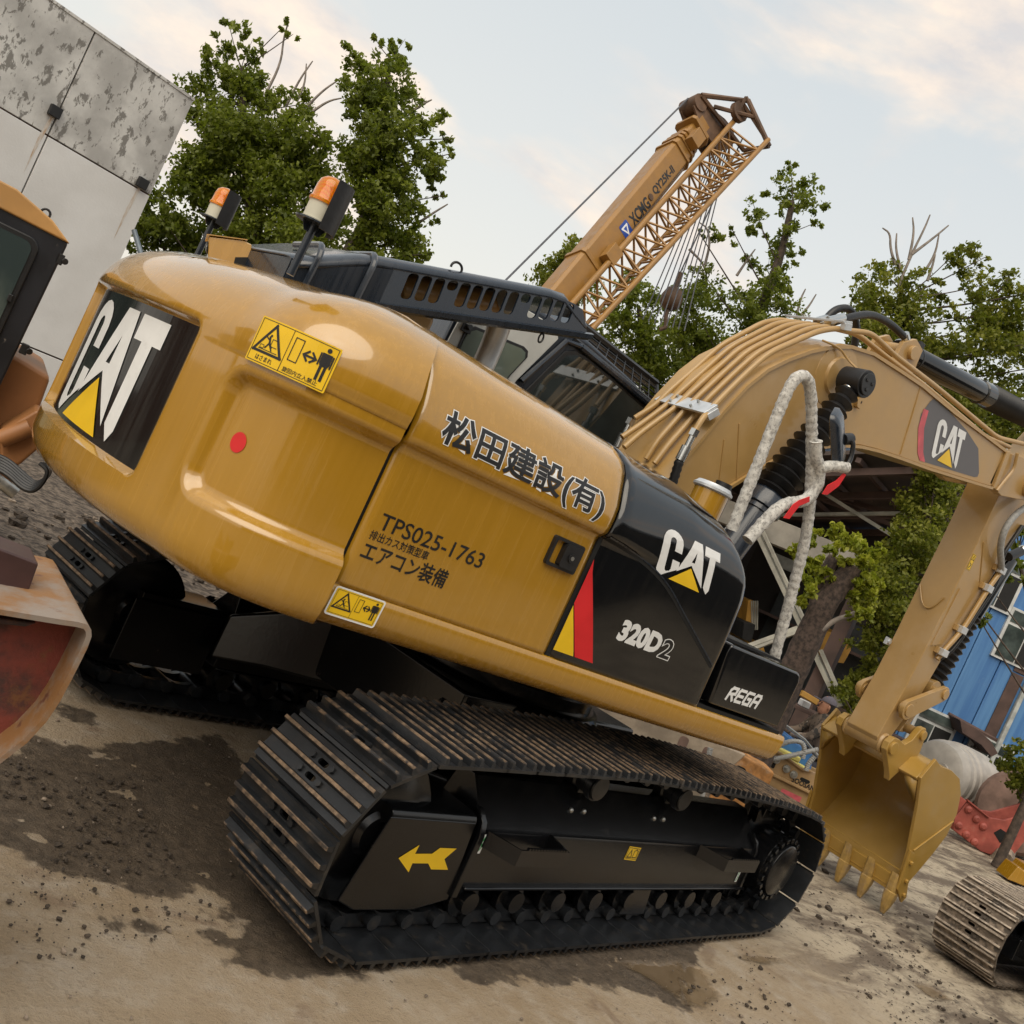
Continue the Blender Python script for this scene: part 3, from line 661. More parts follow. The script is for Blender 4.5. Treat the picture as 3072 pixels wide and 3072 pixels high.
mb = MB(); mb.cyl((-.80, .44, 2.61), (-.80, .40, 2.615), .016, n=10); mb.box((-.83, .425, 2.58), (-.77, .447, 2.625)); mb.build('cab_hinge', 'rubber', CAB)

# ---------------------------------------------------------------- boom
BY = .28
topl = [(.12, 1.62), (.26, 1.98), (.441, 2.349), (.53, 2.59), (.615, 2.836), (.708, 3.047), (.81, 3.20), (.942, 3.331), (1.10, 3.46), (1.273, 3.571), (1.432, 3.645), (1.667, 3.705), (2.014, 3.735), (2.304, 3.757), (2.798, 3.762), (3.30, 3.785), (3.66, 3.80)]
botl = [(3.70, 3.508), (3.20, 3.405), (2.783, 3.322), (2.43, 3.262), (2.15, 3.208), (1.955, 3.161), (1.712, 3.075), (1.50, 2.965), (1.222, 2.784), (1.06, 2.62), (.904, 2.45), (.74, 2.15), (.62, 1.80), (.42, 1.55), (.2, 1.52)]
mb = MB(); mb.prism(topl+botl, -BY, BY, 1); BOOM = mb.build('boom', 'boom_yellow_paint', EX, 30, .006)
def strip(name, line, w, t, mat, parent):       # flange plate following an edge of the box section
    mb = MB(); R = []
    for i, (x, z) in enumerate(line):
        a, b = line[max(i-1, 0)], line[min(i+1, len(line)-1)]; d = math.hypot(b[0]-a[0], b[1]-a[1]); nx, nz = -(b[1]-a[1])/d, (b[0]-a[0])/d
        R.append([(x, -w, z), (x, w, z), (x+nx*t, w, z+nz*t), (x+nx*t, -w, z+nz*t)])
    mb.rings(R); return mb.build(name, mat, parent, 30)
strip('top_plate', [(x, z-.012) for x, z in topl], BY+.016, .022, 'boom_yellow_paint', BOOM)
strip('bottom_plate', botl, BY+.022, .02, 'boom_yellow_paint', BOOM)
# boom nose with the two ears that carry the stick
for s_ in (-1, 1):
    mb = MB(); mb.prism([(3.66, 3.52), (3.66, 3.79), (3.95, 3.86), (4.25, 3.83), (4.36, 3.72), (4.30, 3.60), (4.10, 3.55), (3.9, 3.50)], s_*BY-.0 if s_ < 0 else BY-.07, s_*BY+.07 if s_ < 0 else BY, 1)
    mb.build('boom_nose', 'boom_yellow_paint', BOOM, 30, .006)
mb = MB(); mb.prism([(3.66, 3.80), (3.72, 3.815), (3.77, 3.515), (3.71, 3.50)], -BY-.018, -BY, 1); mb.build('gusset', 'boom_yellow_paint', BOOM, 30, .004)
mb = MB(); mb.tube(fillet([(3.80, -BY-.025, 3.84), (3.86, -BY-.025, 3.72), (3.80, -BY-.025, 3.60), (3.76, -BY-.025, 3.50)], .05), .014, 8); mb.build('grease_pipe', 'boom_yellow_paint', BOOM)
mb = MB(); mb.cyl((4.22, -.34, 3.70), (4.22, .34, 3.70), .085, n=24); mb.cyl((4.22, -.36, 3.70), (4.22, .36, 3.70), .055, n=20); mb.build('stick_pin', 'boom_yellow_paint', BOOM, 35, .004)
for (x0, z0, x1, z1) in ((2.298, 3.745, 2.417, 3.275), (.78, 2.83, .98, 2.52), (.72, 2.70, .87, 2.40)):
    mb = MB(); mb.tube([(x0, -BY-.001, z0), ((x0+x1)/2, -BY-.001, (z0+z1)/2), (x1, -BY-.001, z1)], .006, 6); mb.build('weld_seam', 'boom_yellow_paint', BOOM)
mb = MB(); mb.lathe((1.42, -BY+.004, 3.43), (1.42, -BY-.03, 3.43), [(0, .21), (.25, .205), (.5, .13), (1, .12)], 36); mb.build('pin_boss', 'boom_yellow_paint', BOOM, 50)
mb = MB(); mb.prism([(1.70, 3.42), (1.745, 3.445), (1.725, 3.385), (1.75, 3.345), (1.71, 3.35), (1.69, 3.385)], -BY-.03, -BY, 1); mb.cyl((1.755, -BY, 3.395), (1.755, -BY-.01, 3.395), .012, n=10, m=1); mb.build('bracket', ['boom_yellow_paint', 'dark_gap'], BOOM)
flat = lambda u, v, o: (u, -BY-o, v)
d = Art(); d.poly([(2.475, 3.71), (2.44, 3.60), (2.478, 3.506), (2.60, 3.36), (2.665, 3.325), (3.42, 3.482), (3.458, 3.50), (3.455, 3.53), (3.30, 3.675), (3.05, 3.722), (2.70, 3.752), (2.50, 3.742)], 0)
d.poly([(2.447, 3.628), (2.478, 3.506), (2.60, 3.36), (2.663, 3.325), (2.735, 3.337), (2.535, 3.53), (2.49, 3.635)][:0] or [(2.44, 3.64), (2.478, 3.506), (2.60, 3.36), (2.665, 3.325), (2.735, 3.339), (2.66, 3.39), (2.545, 3.53), (2.505, 3.65)], 1)
d.build('decal_panel', ['grey_decal', 'pink_decal'], BOOM, flat, .002, label='grey sticker panel with faded red edge on the boom')
lg = Art(); cat_logo(lg, 0, 0, .40, .27); lg.build('logo', ['white_decal', 'yellow_decal'], BOOM, lambda u, v, o: flat(2.655+u+.115*(1-v/.27), 3.395+v+u*.105, o), .005)
# hydraulic pipes over the back of the boom
def along(off, pts, y): return [(x+off[0], y, z+off[1]) for x, z in pts]
ys = [-.255, -.165, -.075, .015, .105, .2]
for i, y in enumerate(ys):
    c0 = Vector((.585, y, 2.845)); low = {0: [(.485, -.315, 2.62), (.50, -.31, 2.70)], 1: [(.46, -.15, 2.36), (.50, -.15, 2.50), (.60, -.145, 2.73)], 2: [(.47, -.06, 2.37), (.49, -.06, 2.50), (.59, -.06, 2.74)], 3: [(.36, .04, 2.38), (.43, .04, 2.50), (.585, .02, 2.74)], 4: [(.40, .14, 2.44), (.50, .13, 2.58), (.60, .11, 2.75)], 5: [(.53, .25, 2.60), (.60, .21, 2.72)]}[i]
    P3 = [Vector(p)+Vector((-.055, 0, .025)) for p in low]+[c0+Vector((.008*i-.03, 0, .025)), Vector((.68+.012*i, y, 3.12)), Vector((.785+.01*i, y, 3.30)), Vector((1.11, y, 3.60)), Vector((1.25, y, 3.685)), Vector((1.36, y, 3.722))]
    if i == 0: P3 += [Vector((x, y, z)) for x, z in ((1.586, 3.815), (1.926, 3.806), (2.494, 3.832), (3.52, 3.85), (3.95, 3.965))]
    elif i == 1: P3 += [Vector((x, y, z)) for x, z in ((1.58, 3.79), (1.95, 3.80), (2.50, 3.825), (3.52, 3.835), (3.9, 3.9))]
    else: P3 += [Vector((1.42, y, 3.75))]
    mb = MB(); mb.tube(fillet(P3, .09, 4), .0185, 12); pp = mb.build('hydraulic_pipe', 'boom_yellow_paint', BOOM, 60)
def clamp(p0, p1, nrm, wd, nb):
    """aluminium bar with bolts holding the pipe bundle"""
    p0, p1, nrm = Vector(p0), Vector(p1), Vector(nrm).normalized(); d = (p1-p0); L = d.length; d.normalize(); s_ = nrm.cross(d)
    M_ = Matrix((( d.x, s_.x, nrm.x, p0.x), (d.y, s_.y, nrm.y, p0.y), (d.z, s_.z, nrm.z, p0.z), (0, 0, 0, 1)))
    mb = MB(); mb.box((0, -wd/2, -.006), (L, wd/2, .010), 0, M_); mb.box((-.012, -wd/2*.8, -.05), (.03, wd/2*.8, -.006), 0, M_)
    o = mb.build('pipe_clamp', 'silver_clamp', BOOM, 35, .003)
    for k in range(nb):
        for q in (-.28, .28):
            mb = MB(); c0 = M_ @ Vector((L*(k+.75)/(nb+.5), q*wd, .010)); mb.cyl(c0, c0+nrm*.016, .0085, n=6); mb.build('bolt', 'bolt_metal', o)
clamp((.485, -.31, 2.80), (.60, .25, 2.825), (-.80, .10, .6), .10, 2)
clamp((1.28, -.30, 3.745), (1.38, .26, 3.765), (-.35, 0, .94), .075, 2)
for k, (a_, b_) in enumerate((((.43, -.315, 2.64), 0), ((.465, .26, 2.60), 0))):
    mb = MB(); mb.cyl((a_[0], a_[1], a_[2]+.012), (a_[0]-.003, a_[1], a_[2]-.03), .030, n=6); mb.cyl(a_, (a_[0]-.004, a_[1], a_[2]-.10), .020, n=12); mb.cyl((a_[0]-.008, a_[1], a_[2]-.10), (a_[0]-.013, a_[1], a_[2]-.19), .031, n=14); mb.build('hose_fitting', 'chrome', BOOM)
    q0 = Vector((a_[0]-.013, a_[1], a_[2]-.19)); q1 = q0+Vector((.09, 0, -.45)); mb = MB()
    mb.lathe(q0, q1, [(t_/26, .030 if t_ % 2 else .0245) for t_ in range(27)], 12); mb.build('spiral_hose', 'rubber', BOOM, 50)
for k in (0, 1):
    mb = MB(); y = -.13+.12*k; mb.tube(smooth_path([(1.36, y, 3.765), (1.48, y, 3.86), (1.70, y+.03, 3.99), (1.95, y+.05, 4.04), (2.15, y+.04, 4.03)] if k == 0 else [(1.40, y, 3.77), (1.46, y, 3.90), (1.60, y, 3.97), (1.74, y, 3.90), (1.80, y, 3.78)], 3), .026, 10); mb.build('hose', 'rubber', BOOM, 60)
    mb = MB(); mb.cyl((1.30+.04*k, y, 3.74), (1.42+.03*k, y, 3.825), .031, n=12); mb.build('hose_fitting', 'chrome', BOOM)
mb = MB(); mb.cyl((2.14, -.09, 4.05), (2.22, -.09, 4.0), .03, n=12); mb.cyl((2.22, -.09, 4.01), (2.25, -.06, 3.97), .028, n=12); mb.build('hose_fitting', 'chrome', BOOM)
mb = MB(); mb.tube(smooth_path([(1.13, -BY-.02, 3.55), (1.30, -BY-.03, 3.58), (1.38, -BY-.06, 3.54), (1.41, -.42, 3.50)], 3), .007, 6); mb.build('grease_line', 'boom_yellow_paint', BOOM)

# ---------------------------------------------------------------- boom cylinders with rubber bellows
def bellows(mb, p0, p1, r0, r1, n, seg=20, deep=.72):
    prof = []
    for k in range(2*n+1):
        t_ = k/(2*n); r = r0+(r1-r0)*t_; prof.append((t_, r if k % 2 else r*deep))
    mb.lathe(p0, p1, prof, seg)
for y in (-.45, .45):
    a, b = Vector((1.405, y, 3.415)), Vector((.93, y, 1.95)); ax = lambda t_: a.lerp(b, t_)
    mb = MB(); mb.cyl((1.405, y-.085, 3.415), (1.405, y+.085, 3.415), .088, n=24); mb.cyl((1.405, y-.10, 3.415), (1.405, y+.10, 3.415), .070, n=24)
    for k in range(3):
        q = 2*math.pi*k/3+.5; mb.cyl((1.405+.035*math.cos(q), y-.10, 3.415+.035*math.sin(q)), (1.405+.035*math.cos(q), y-.108, 3.415+.035*math.sin(q)), .013, n=6)
    CY = mb.build('boom_cylinder_eye', 'rubber', EX, 35, .004)
    mb = MB(); bellows(mb, ax(.045), ax(.62), .078, .150, 13, 20, .62); mb.build('rubber_bellows', 'rubber', CY, 60)
    mb = MB(); mb.lathe(ax(.035), ax(.05), [(0, .055), (1, .055)], 16); mb.build('hose_band', 'chrome', CY)
    mb = MB(); mb.lathe(ax(.61), ax(.70), [(0, .118), (.1, .128), (.75, .128), (.8, .11), (1, .11)], 12); mb.lathe(ax(.70), ax(1.0), [(0, .096), (1, .096)], 24); mb.build('cylinder_barrel', 'navy_black_paint', CY, 35)
# stick cylinder on top
a, b = Vector((2.25, 0, 3.965)), Vector((3.56, 0, 4.175)); d_ = (b-a).normalized()
mb = MB(); mb.lathe(a, b, [(0, .070), (.02, .087), (.90, .087), (.905, .098), (1.0, .098)], 28); SC = mb.build('stick_cylinder', 'black_paint', EX, 35)
mb = MB(); mb.prism([(2.10, 3.74), (2.38, 3.76), (2.36, 4.03), (2.24, 4.06), (2.12, 3.98)], -.13, -.095, 1); mb.prism([(2.10, 3.74), (2.38, 3.76), (2.36, 4.03), (2.24, 4.06), (2.12, 3.98)], .095, .13, 1); mb.cyl((2.25, -.16, 3.96), (2.25, .16, 3.96), .05, n=20); mb.build('cylinder_bracket', 'boom_yellow_paint', BOOM, 35, .004)
mb = MB(); bellows(mb, b, b+d_*1.05, .105, .095, 26, 20, .86); mb.build('rubber_bellows', 'rubber', SC, 60)
for t_ in (.03, .17): mb = MB(); mb.lathe(a.lerp(b, t_), a.lerp(b, t_+.012), [(0, .0905), (1, .0905)], 24); mb.build('hose_band', 'rubber', SC)
mb = MB(); mb.box((-.03, -.012, -.012), (.03, .012, .03), 0, Matrix.Translation(a.lerp(b, .19)+Vector((0, 0, .10)))); mb.build('cable_tie_knot', 'rubber', SC)

# ---------------------------------------------------------------- stick, linkage, bucket cylinder
so_ = [(4.07, 3.62), (4.085, 3.35), (4.085, 3.05), (4.07, 2.72), (4.055, 2.2), (4.03, 1.82), (3.96, 1.34), (4.02, 1.26), (4.12, 1.30), (4.30, 1.80), (4.41, 2.40), (4.565, 3.06), (4.66, 3.48), (4.78, 3.95), (4.85, 4.34), (4.74, 4.42), (4.62, 4.36), (4.38, 3.95), (4.15, 3.80)]
mb = MB(); mb.prism(so_, -.165, .135, 1); STICK = mb.build('stick', 'boom_yellow_paint', EX, 30, .008)
for (x, z0, z1, y) in ((4.3, 0, 0, 0),):
    mb = MB(); mb.tube(smooth_path([(4.055, -.12, 2.60), (4.052, -.06, 2.47), (4.05, .02, 2.47), (4.055, .12, 2.63)], 3), .006, 6); mb.build('weld_seam', 'boom_yellow_paint', STICK)
mb = MB(); mb.tube([(4.16, -.167, 3.15), (4.38, -.167, 2.86)], .006, 6); mb.build('weld_seam', 'boom_yellow_paint', STICK)
mb = MB(); mb.prism([(4.13, 2.72), (4.32, 2.74), (4.24, 2.25), (4.10, 2.2)], -.173, -.165, 1); mb.build('wear_plate', 'boom_yellow_paint', STICK)
a = Art(); a.poly([(0, 0), (.06, 0), (.06, .14), (0, .14)], 0); a.stroke([(.005, .005), (.055, .005), (.055, .135), (.005, .135)], .003, 1, True); a.stroke([(.03, .125), (.012, .09), (.048, .09)], .005, 1, True); a.stroke([(.02, .02), (.04, .05), (.02, .06)], .008, 1); a.build('warning_label', ['yellow_decal', 'black_decal'], STICK, lambda u, v, o: (4.097+u, -.165-o, 2.885+v), .002)
mb = MB(); mb.tube(fillet([(4.56, -.20, 3.04), (4.47, -.21, 2.84), (4.375, -.21, 2.43), (4.27, -.20, 2.22), (4.24, -.19, 2.12)], .1), .022, 12); mb.build('hydraulic_pipe', 'boom_yellow_paint', STICK, 60)
for (x, z) in ((4.535, 3.03), (4.47, 2.84), (4.375, 2.43), (4.25, 2.19)):
    mb = MB(); mb.box((x-.045, -.235, z-.03), (x+.045, -.18, z+.03)); o = mb.build('pipe_clamp', 'silver_clamp', STICK, 35, .005)
    mb = MB(); mb.box((x-.075, -.20, z-.025), (x-.045, -.165, z+.025)); mb.build('clamp_pad', 'boom_yellow_paint', STICK, 35, .004)
mb = MB(); mb.tube(smooth_path([(4.52, -.24, 3.70), (4.40, -.25, 3.58), (4.27, -.25, 3.46), (4.22, -.25, 3.30), (4.30, -.24, 3.17), (4.44, -.23, 3.08), (4.53, -.21, 3.03)], 3), .027, 12); mb.build('hose', 'grey_hose', STICK, 60)
mb = MB(); mb.tube(smooth_path([(4.60, -.18, 3.45), (4.50, -.20, 3.25), (4.47, -.20, 3.12), (4.60, -.20, 2.95), (4.50, -.19, 2.55), (4.42, -.19, 2.25), (4.35, -.15, 2.13)], 3), .018, 10); mb.build('hose', 'rubber', STICK, 60)
mb = MB(); mb.tube([(4.63, -.17, 3.17), (4.78, -.17, 3.27)], .04, 12); mb.build('hose_end', 'rubber', STICK); mb = MB(); mb.sphere((4.80, -.17, 3.29), .045, 12); mb.build('hose_end_cap', 'chrome', STICK)
mb = MB(); mb.cyl((4.02, .12, 2.09), (4.02, .16, 2.09), .02, n=8); mb.box((4.0, .135, 2.06), (4.05, .165, 2.12)); mb.build('pipe_clamp', 'silver_clamp', STICK)
a, b = Vector((4.78, -.02, 2.62)), Vector((4.60, -.02, 1.93))
mb = MB(); mb.cyl((4.92, -.02, 3.2), a, .085, n=20); BCY = mb.build('bucket_cylinder', 'black_paint', EX); mb = MB(); bellows(mb, a, b, .09, .125, 11, 18, .74); mb.build('rubber_bellows', 'rubber', BCY, 60)
mb = MB(); mb.cyl(b, (4.57, -.02, 1.86), .06, n=16); mb.cyl((4.545, -.13, 1.88), (4.545, .09, 1.88), .085, n=20); mb.build('rod_eye', 'boom_yellow_paint', BCY, 35, .004)
for y in (-.225, .195):
    lo_, hi_ = (4.08, 1.645), (4.50, 1.885); mb = MB(); ang = math.degrees(math.atan2(hi_[1]-lo_[1], hi_[0]-lo_[0]))
    mb.prism(arc(lo_[0], lo_[1], .085, ang+100, ang+260, 8)+arc(hi_[0], hi_[1], .065, ang-90, ang+90, 8), y-.02, y+.02, 1); mb.cyl((lo_[0], y-.03, lo_[1]), (lo_[0], y+.05, lo_[1]), .055, n=18); mb.cyl((hi_[0], y-.035, hi_[1]), (hi_[0], y+.03, hi_[1]), .045, n=18)
    mb.build('bucket_link', 'boom_yellow_paint', EX, 35, .005)
mb = MB(); mb.prism([(4.50, 1.83), (4.56, 1.85), (4.42, 1.45), (4.34, 1.44)], -.11, .07, 1); mb.build('power_link', 'boom_yellow_paint', EX, 35, .012)
mb = MB(); mb.cyl((4.50, -.23, 1.88), (4.50, .2, 1.88), .035, n=14); mb.build('link_pin', 'boom_yellow_paint', EX)

# ---------------------------------------------------------------- bucket
Y0, Y1 = -.46, .55
shell = [(4.30, 1.19), (4.40, 1.375), (4.52, 1.335), (4.72, 1.335), (4.905, 1.295), (5.05, 1.17), (5.135, 1.0), (5.135, .80), (5.05, .62), (4.95, .45), (4.84, .28), (4.75, .20)]
sh2 = [tuple(p)[:2] for p in smooth_path([(x, z, 0) for x, z in shell[3:]], 2)]
inn = [(4.735, .235)]+[(x-.035*(1 if z < .9 else .8), z-(.03 if z > 1.1 else -.012)) for x, z in sh2[::-1] if z > .26][::2]+[(4.52, 1.295), (4.38, 1.27), (4.345, 1.19)]
mb = MB(); mb.prism(sh2+[(4.72, .235)]+inn[1:-2]+[(4.55, 1.295)], Y0+.01, Y1-.01, 1); BUCKET = mb.build('bucket', 'bucket_paint', EX, 40)
for y in (Y0, Y1-.028):
    mb = MB(); mb.prism(shell+[(4.64, .575), (4.446, .963)], y, y+.028, 1)
    mb.build('side_plate', 'bucket_paint', BUCKET, 35, .004)
mb = MB(); mb.prism([(4.285, 1.175), (4.31, 1.155), (4.56, 1.295), (4.52, 1.335), (4.39, 1.30)], Y0+.028, Y1-.028, 1); mb.build('top_bar', 'bucket_paint', BUCKET, 35, .008)
for y, s_ in ((Y0+.028, 1), (Y1-.028, -1)):
    mb = MB(); yy = [y, y+s_*.11]; mb.add([(4.31, y, 1.15), (4.31, y+s_*.13, 1.165), (4.315, y+s_*.075, 1.09), (4.33, y+s_*.05, 1.05), (4.42, y, .98)], [(0, 1, 2, 3, 4)]); o = mb.build('corner_gusset', 'bucket_paint', BUCKET); q = o.modifiers.new('s', 'SOLIDIFY'); q.thickness = .02
mb = MB(); mb.prism([(4.70, .335), (4.72, .345), (4.765, .205), (4.735, .198)], Y0+.028, Y1-.028, 1); mb.build('cutting_edge', 'bucket_paint', BUCKET, 35, .004)
mb = MB(); mb.tube([(4.698, Y0+.03, .40), (4.698, Y1-.03, .40)], .005, 6); mb.build('weld_seam', 'bucket_paint', BUCKET)
mb = MB(); mb.tube([(5.12, Y0-.002, .93), (4.70, Y0-.002, .60)], .008, 6); mb.build('weld_seam', 'bucket_paint', BUCKET)
def tooth(y):
    mb = MB(); R = []
    for (x, z, hw, th) in ((4.665, .37, .036, .012), (4.70, .30, .040, .035), (4.725, .225, .045, .045), (4.73, .21, .045, .045), (4.731, .205, .052, .052), (4.735, .165, .050, .05), (4.74, .09, .040, .034), (4.743, .03, .026, .014), (4.743, .012, .018, .008)):
        R.append([(x-th, y-hw*.55, z), (x-th, y+hw*.55, z), (x-th*.3, y+hw, z-.004), (x+th, y+hw*.9, z-.01), (x+th, y-hw*.9, z-.01), (x-th*.3, y-hw, z-.004)])
    mb.rings(R); return mb.build('tooth', 'tooth_metal', BUCKET, 30, .003)
for y in (-.42, -.185, .05, .285, .51): tooth(y)
for y, s_ in ((Y0, -1), (Y1, 1)):
    mb = MB(); mb.prism([(4.62, .60), (4.70, .58), (4.80, .36), (4.90, .20), (4.86, .145), (4.70, .25), (4.665, .42)], y, y+s_*.022, 1)
    for (x, z) in ((4.70, .50), (4.76, .34), (4.82, .22)): mb.cyl((x, y+s_*.022, z), (x, y+s_*.045, z), .02, n=6)
    mb.build('side_cutter', 'bucket_paint', BUCKET, 35, .004)
for y in (-.235, .215):
    mb = MB(); mb.prism([(3.99, 1.345), (4.03, 1.395), (4.10, 1.40), (4.22, 1.375), (4.30, 1.43), (4.36, 1.545), (4.42, 1.565), (4.47, 1.52), (4.50, 1.35), (4.46, 1.28), (4.30, 1.13), (4.235, 1.05), (4.20, 1.10), (4.06, 1.22), (3.99, 1.28)], y-.028, y+.028, 1)
    for (x, z, r) in ((4.06, 1.315, .055), (4.41, 1.50, .042)): mb.cyl((x, y-.05, z), (x, y+.05, z), r, n=20)
    mb.build('bucket_ear', 'bucket_paint', BUCKET, 35, .006)
mb = MB(); mb.lathe((4.06, -.195, 1.315), (4.06, .175, 1.315), [(0, .075), (.05, .085), (.07, .078), (.93, .078), (.95, .085), (1, .075)], 28); mb.build('pin_tube', 'boom_yellow_paint', BUCKET, 35)
mb = MB(); mb.cyl((4.41, -.26, 1.50), (4.41, .24, 1.50), .04, n=18); mb.build('bucket_pin', 'boom_yellow_paint', BUCKET)

# ---------------------------------------------------------------- handrail, mirror, filler
HRY = -1.1
def wrap(path, r, name='handrail_wrap', mat='white_wrap', parent=None):
    P = smooth_path(path, 2); P2 = []
    for a, b in zip(P, P[1:]):
        n = max(1, int((b-a).length/.012)); P2 += [a.lerp(b, i/n) for i in range(n)]
    P2.append(P[-1]); mb = MB(); mb.tube(P2, [r*(1+.045*math.sin(i*1.9)+rng.uniform(-.05, .05)) for i in range(len(P2))], 12, wob=.05); return mb.build(name, mat, parent, 70)
rail = [(.16, HRY, 2.16), (.145, HRY, 2.35), (.105, HRY, 2.80), (.10, HRY, 2.94), (.13, HRY, 3.005), (.19, HRY, 3.02), (.25, HRY, 2.985), (.33, HRY, 2.90), (.55, HRY, 2.625), (.73, HRY, 2.35), (.83, HRY, 2.02), (.94, HRY, 1.64)]
mb = MB(); mb.tube(smooth_path(rail, 2), .014, 8); HR = mb.build('handrail', 'navy_black_paint', EX)
wrap(rail, .030, parent=HR)
r2 = [(.27, HRY-.03, 2.15), (.33, HRY-.03, 2.28), (.40, HRY-.03, 2.40), (.50, HRY-.03, 2.445), (.575, HRY-.03, 2.49), (.60, HRY-.03, 2.58), (.56, HRY-.03, 2.66), (.48, HRY-.03, 2.70), (.43, HRY-.03, 2.77)]
mb = MB(); mb.tube(smooth_path(r2, 2), .014, 8); MA = mb.build('mirror_arm', 'navy_black_paint', EX); wrap(r2, .033, 'arm_wrap', parent=MA)
wrap([(.54, HRY-.04, 2.66), (.60, HRY-.05, 2.70), (.70, HRY-.08, 2.735)], .030, 'arm_wrap', parent=MA)
mb = MB(); mb.tube(smooth_path([(.70, HRY-.07, 2.74), (.72, HRY-.06, 2.80), (.69, HRY-.05, 2.885), (.655, HRY-.02, 2.87)], 2), .013, 8); mb.cyl((.64, HRY-.02, 2.862), (.70, HRY-.02, 2.89), .032, n=14); mb.build('mirror_bracket', 'rubber', MA)
mc_ = Vector((.615, HRY+.0, 2.845)); mb = MB()
ma = Vector((-.66, .03, .75)).normalized(); vw = (mc_-Vector(CAM)).normalized(); mn = ma.cross(vw).normalized(); mn = (Matrix.Rotation(math.radians(-12), 4, ma) @ mn); mn = -mn if mn.x > 0 else mn; ms = ma.cross(mn).normalized()
Mm = Matrix(((-mn.x, ms.x, ma.x, mc_.x), (-mn.y, ms.y, ma.y, mc_.y), (-mn.z, ms.z, ma.z, mc_.z), (0, 0, 0, 1)))
pl = rrect(-.085, -.165, .085, .165, .04, 5)
mb.rings([[Mm @ Vector((xx, p[0]*k, p[1]*k)) for p in pl] for xx, k in ((-.012, .94), (-.008, 1), (.014, .97), (.035, .75), (.042, .4))]); mb.build('mirror', 'navy_black_paint', MA, 50)
mb = MB(); mb.add([Mm @ Vector((-.013, p[0]*.92, p[1]*.92)) for p in pl], [tuple(range(len(pl)))]); mb.build('mirror_glass', 'chrome', MA)
for pth in ([(.44, HRY-.068, 2.41), (.455, HRY-.072, 2.46), (.50, HRY-.069, 2.495)], ):
    mb = MB(); W_ = [(.40, 2.335), (.445, 2.345), (.475, 2.43), (.535, 2.475), (.52, 2.50), (.455, 2.455), (.425, 2.42)]
    mb.prism(W_, HRY-.075, HRY-.071, 1); mb.build('red_ribbon', 'red_cloth', MA)
mb = MB(); mb.prism([(.60, 2.545), (.64, 2.555), (.70, 2.63), (.715, 2.70), (.69, 2.70), (.66, 2.645), (.61, 2.60)], HRY-.08, HRY-.076, 1); mb.build('red_ribbon', 'red_cloth', MA)
mb = MB(); mb.cyl((.13, -.90, 2.05), (.13, -.90, 2.315), .095, n=26); FC = mb.build('filler_neck', 'yellow_paint', EX)
mb = MB(); mb.lathe((.13, -.90, 2.305), (.13, -.90, 2.345), [(0, .098), (.2, .108), (.5, .108), (.7, .098), (1, .09)], 26, 0); mb.build('filler_cap', 'silver_clamp', FC); mb = MB(); mb.cyl((.17, -.92, 2.335), (.17, -.92, 2.375), .045, n=16); mb.build('cap_knob', 'rubber', FC)
# ---------------------------------------------------------------- undercarriage (turned a little under the upper works)
TH = .169829
TM = Matrix.Rotation(TH, 4, 'Z')
def tb(mb, name, mats, parent, angle=35, bevel=0.0):
    o = mb.build(name, mats, None, angle, bevel); o.matrix_basis = TM
    if parent is not None: par(o, parent)
    return o
def make_shoe(name, W_=.60, L_=.206, mats=('track_black', 'grouser_rust'), gh=.036):
    bm = bmesh.new(); e = []; hw, hl = W_/2, L_/2
    loops = [[(-hl, -hw), (hl, -hw), (hl, hw), (-hl, hw)]]
    for gx in (-.034, .031):
        loops.append([(gx+x, y) for x, y in arc(0, .018, .012, 0, 180, 4)+arc(0, -.018, .012, 180, 360, 4)])
    for L in loops:
        v = [bm.verts.new((x, y, .006)) for x, y in L]; e += [bm.edges.new((v[i], v[(i+1) % len(v)])) for i in range(len(v))]
    bmesh.ops.triangle_fill(bm, use_beauty=True, edges=e)
    dead = [f for f in bm.faces if any(inside(f.calc_center_median().xy, L) for L in loops[1:])]
    bmesh.ops.delete(bm, geom=dead, context='FACES')
    g = bmesh.ops.extrude_face_region(bm, geom=bm.faces[:]); bmesh.ops.translate(bm, vec=(0, 0, -.014), verts=[v for v in g['geom'] if isinstance(v, bmesh.types.BMVert)])
    me = bpy.data.meshes.new(name); bmesh.ops.recalc_face_normals(bm, faces=bm.faces[:]); bm.to_mesh(me); bm.free()
    mb = MB(); mb.add([v.co for v in me.vertices], [tuple(p.vertices) for p in me.polygons]); bpy.data.meshes.remove(me)
    for gx, h in ((-.072, gh), (-.003, gh), (.066, gh)):
        b, t = .013, .0075
        y0, y1 = -hw+.002, hw-.002
        mb.add([(gx-b, y0, .005), (gx+b, y0, .005), (gx+t, y0+.004, h*.86), (gx-t, y0+.004, h*.86), (gx-b, y1, .005), (gx+b, y1, .005), (gx+t, y1-.004, h*.86), (gx-t, y1-.004, h*.86)], [(0, 1, 2, 3), (7, 6, 5, 4), (1, 5, 6, 2), (3, 7, 4, 0)])
        mb.add([(gx-t, y0+.004, h*.86), (gx+t, y0+.004, h*.86), (gx+t, y1-.004, h*.86), (gx-t, y1-.004, h*.86), (gx-t*.8, y0+.006, h), (gx+t*.8, y0+.006, h), (gx+t*.8, y1-.006, h), (gx-t*.8, y1-.006, h)], [(4, 5, 6, 7), (0, 1, 5, 4), (1, 2, 6, 5), (2, 3, 7, 6), (3, 0, 4, 7)], 1)
    for gx in (-.034, .031):
        for y in (-.062, .062): mb.cyl((gx, y, .006), (gx, y, .019), .0135, n=6)
    # curled trailing lip
    mb.add([(hl-.004, -hw+.01, .004), (hl+.010, -hw+.01, -.010), (hl+.010, hw-.01, -.010), (hl-.004, hw-.01, .004)], [(0, 1, 2, 3)])
    return mb.mesh(name, list(mats), 30)
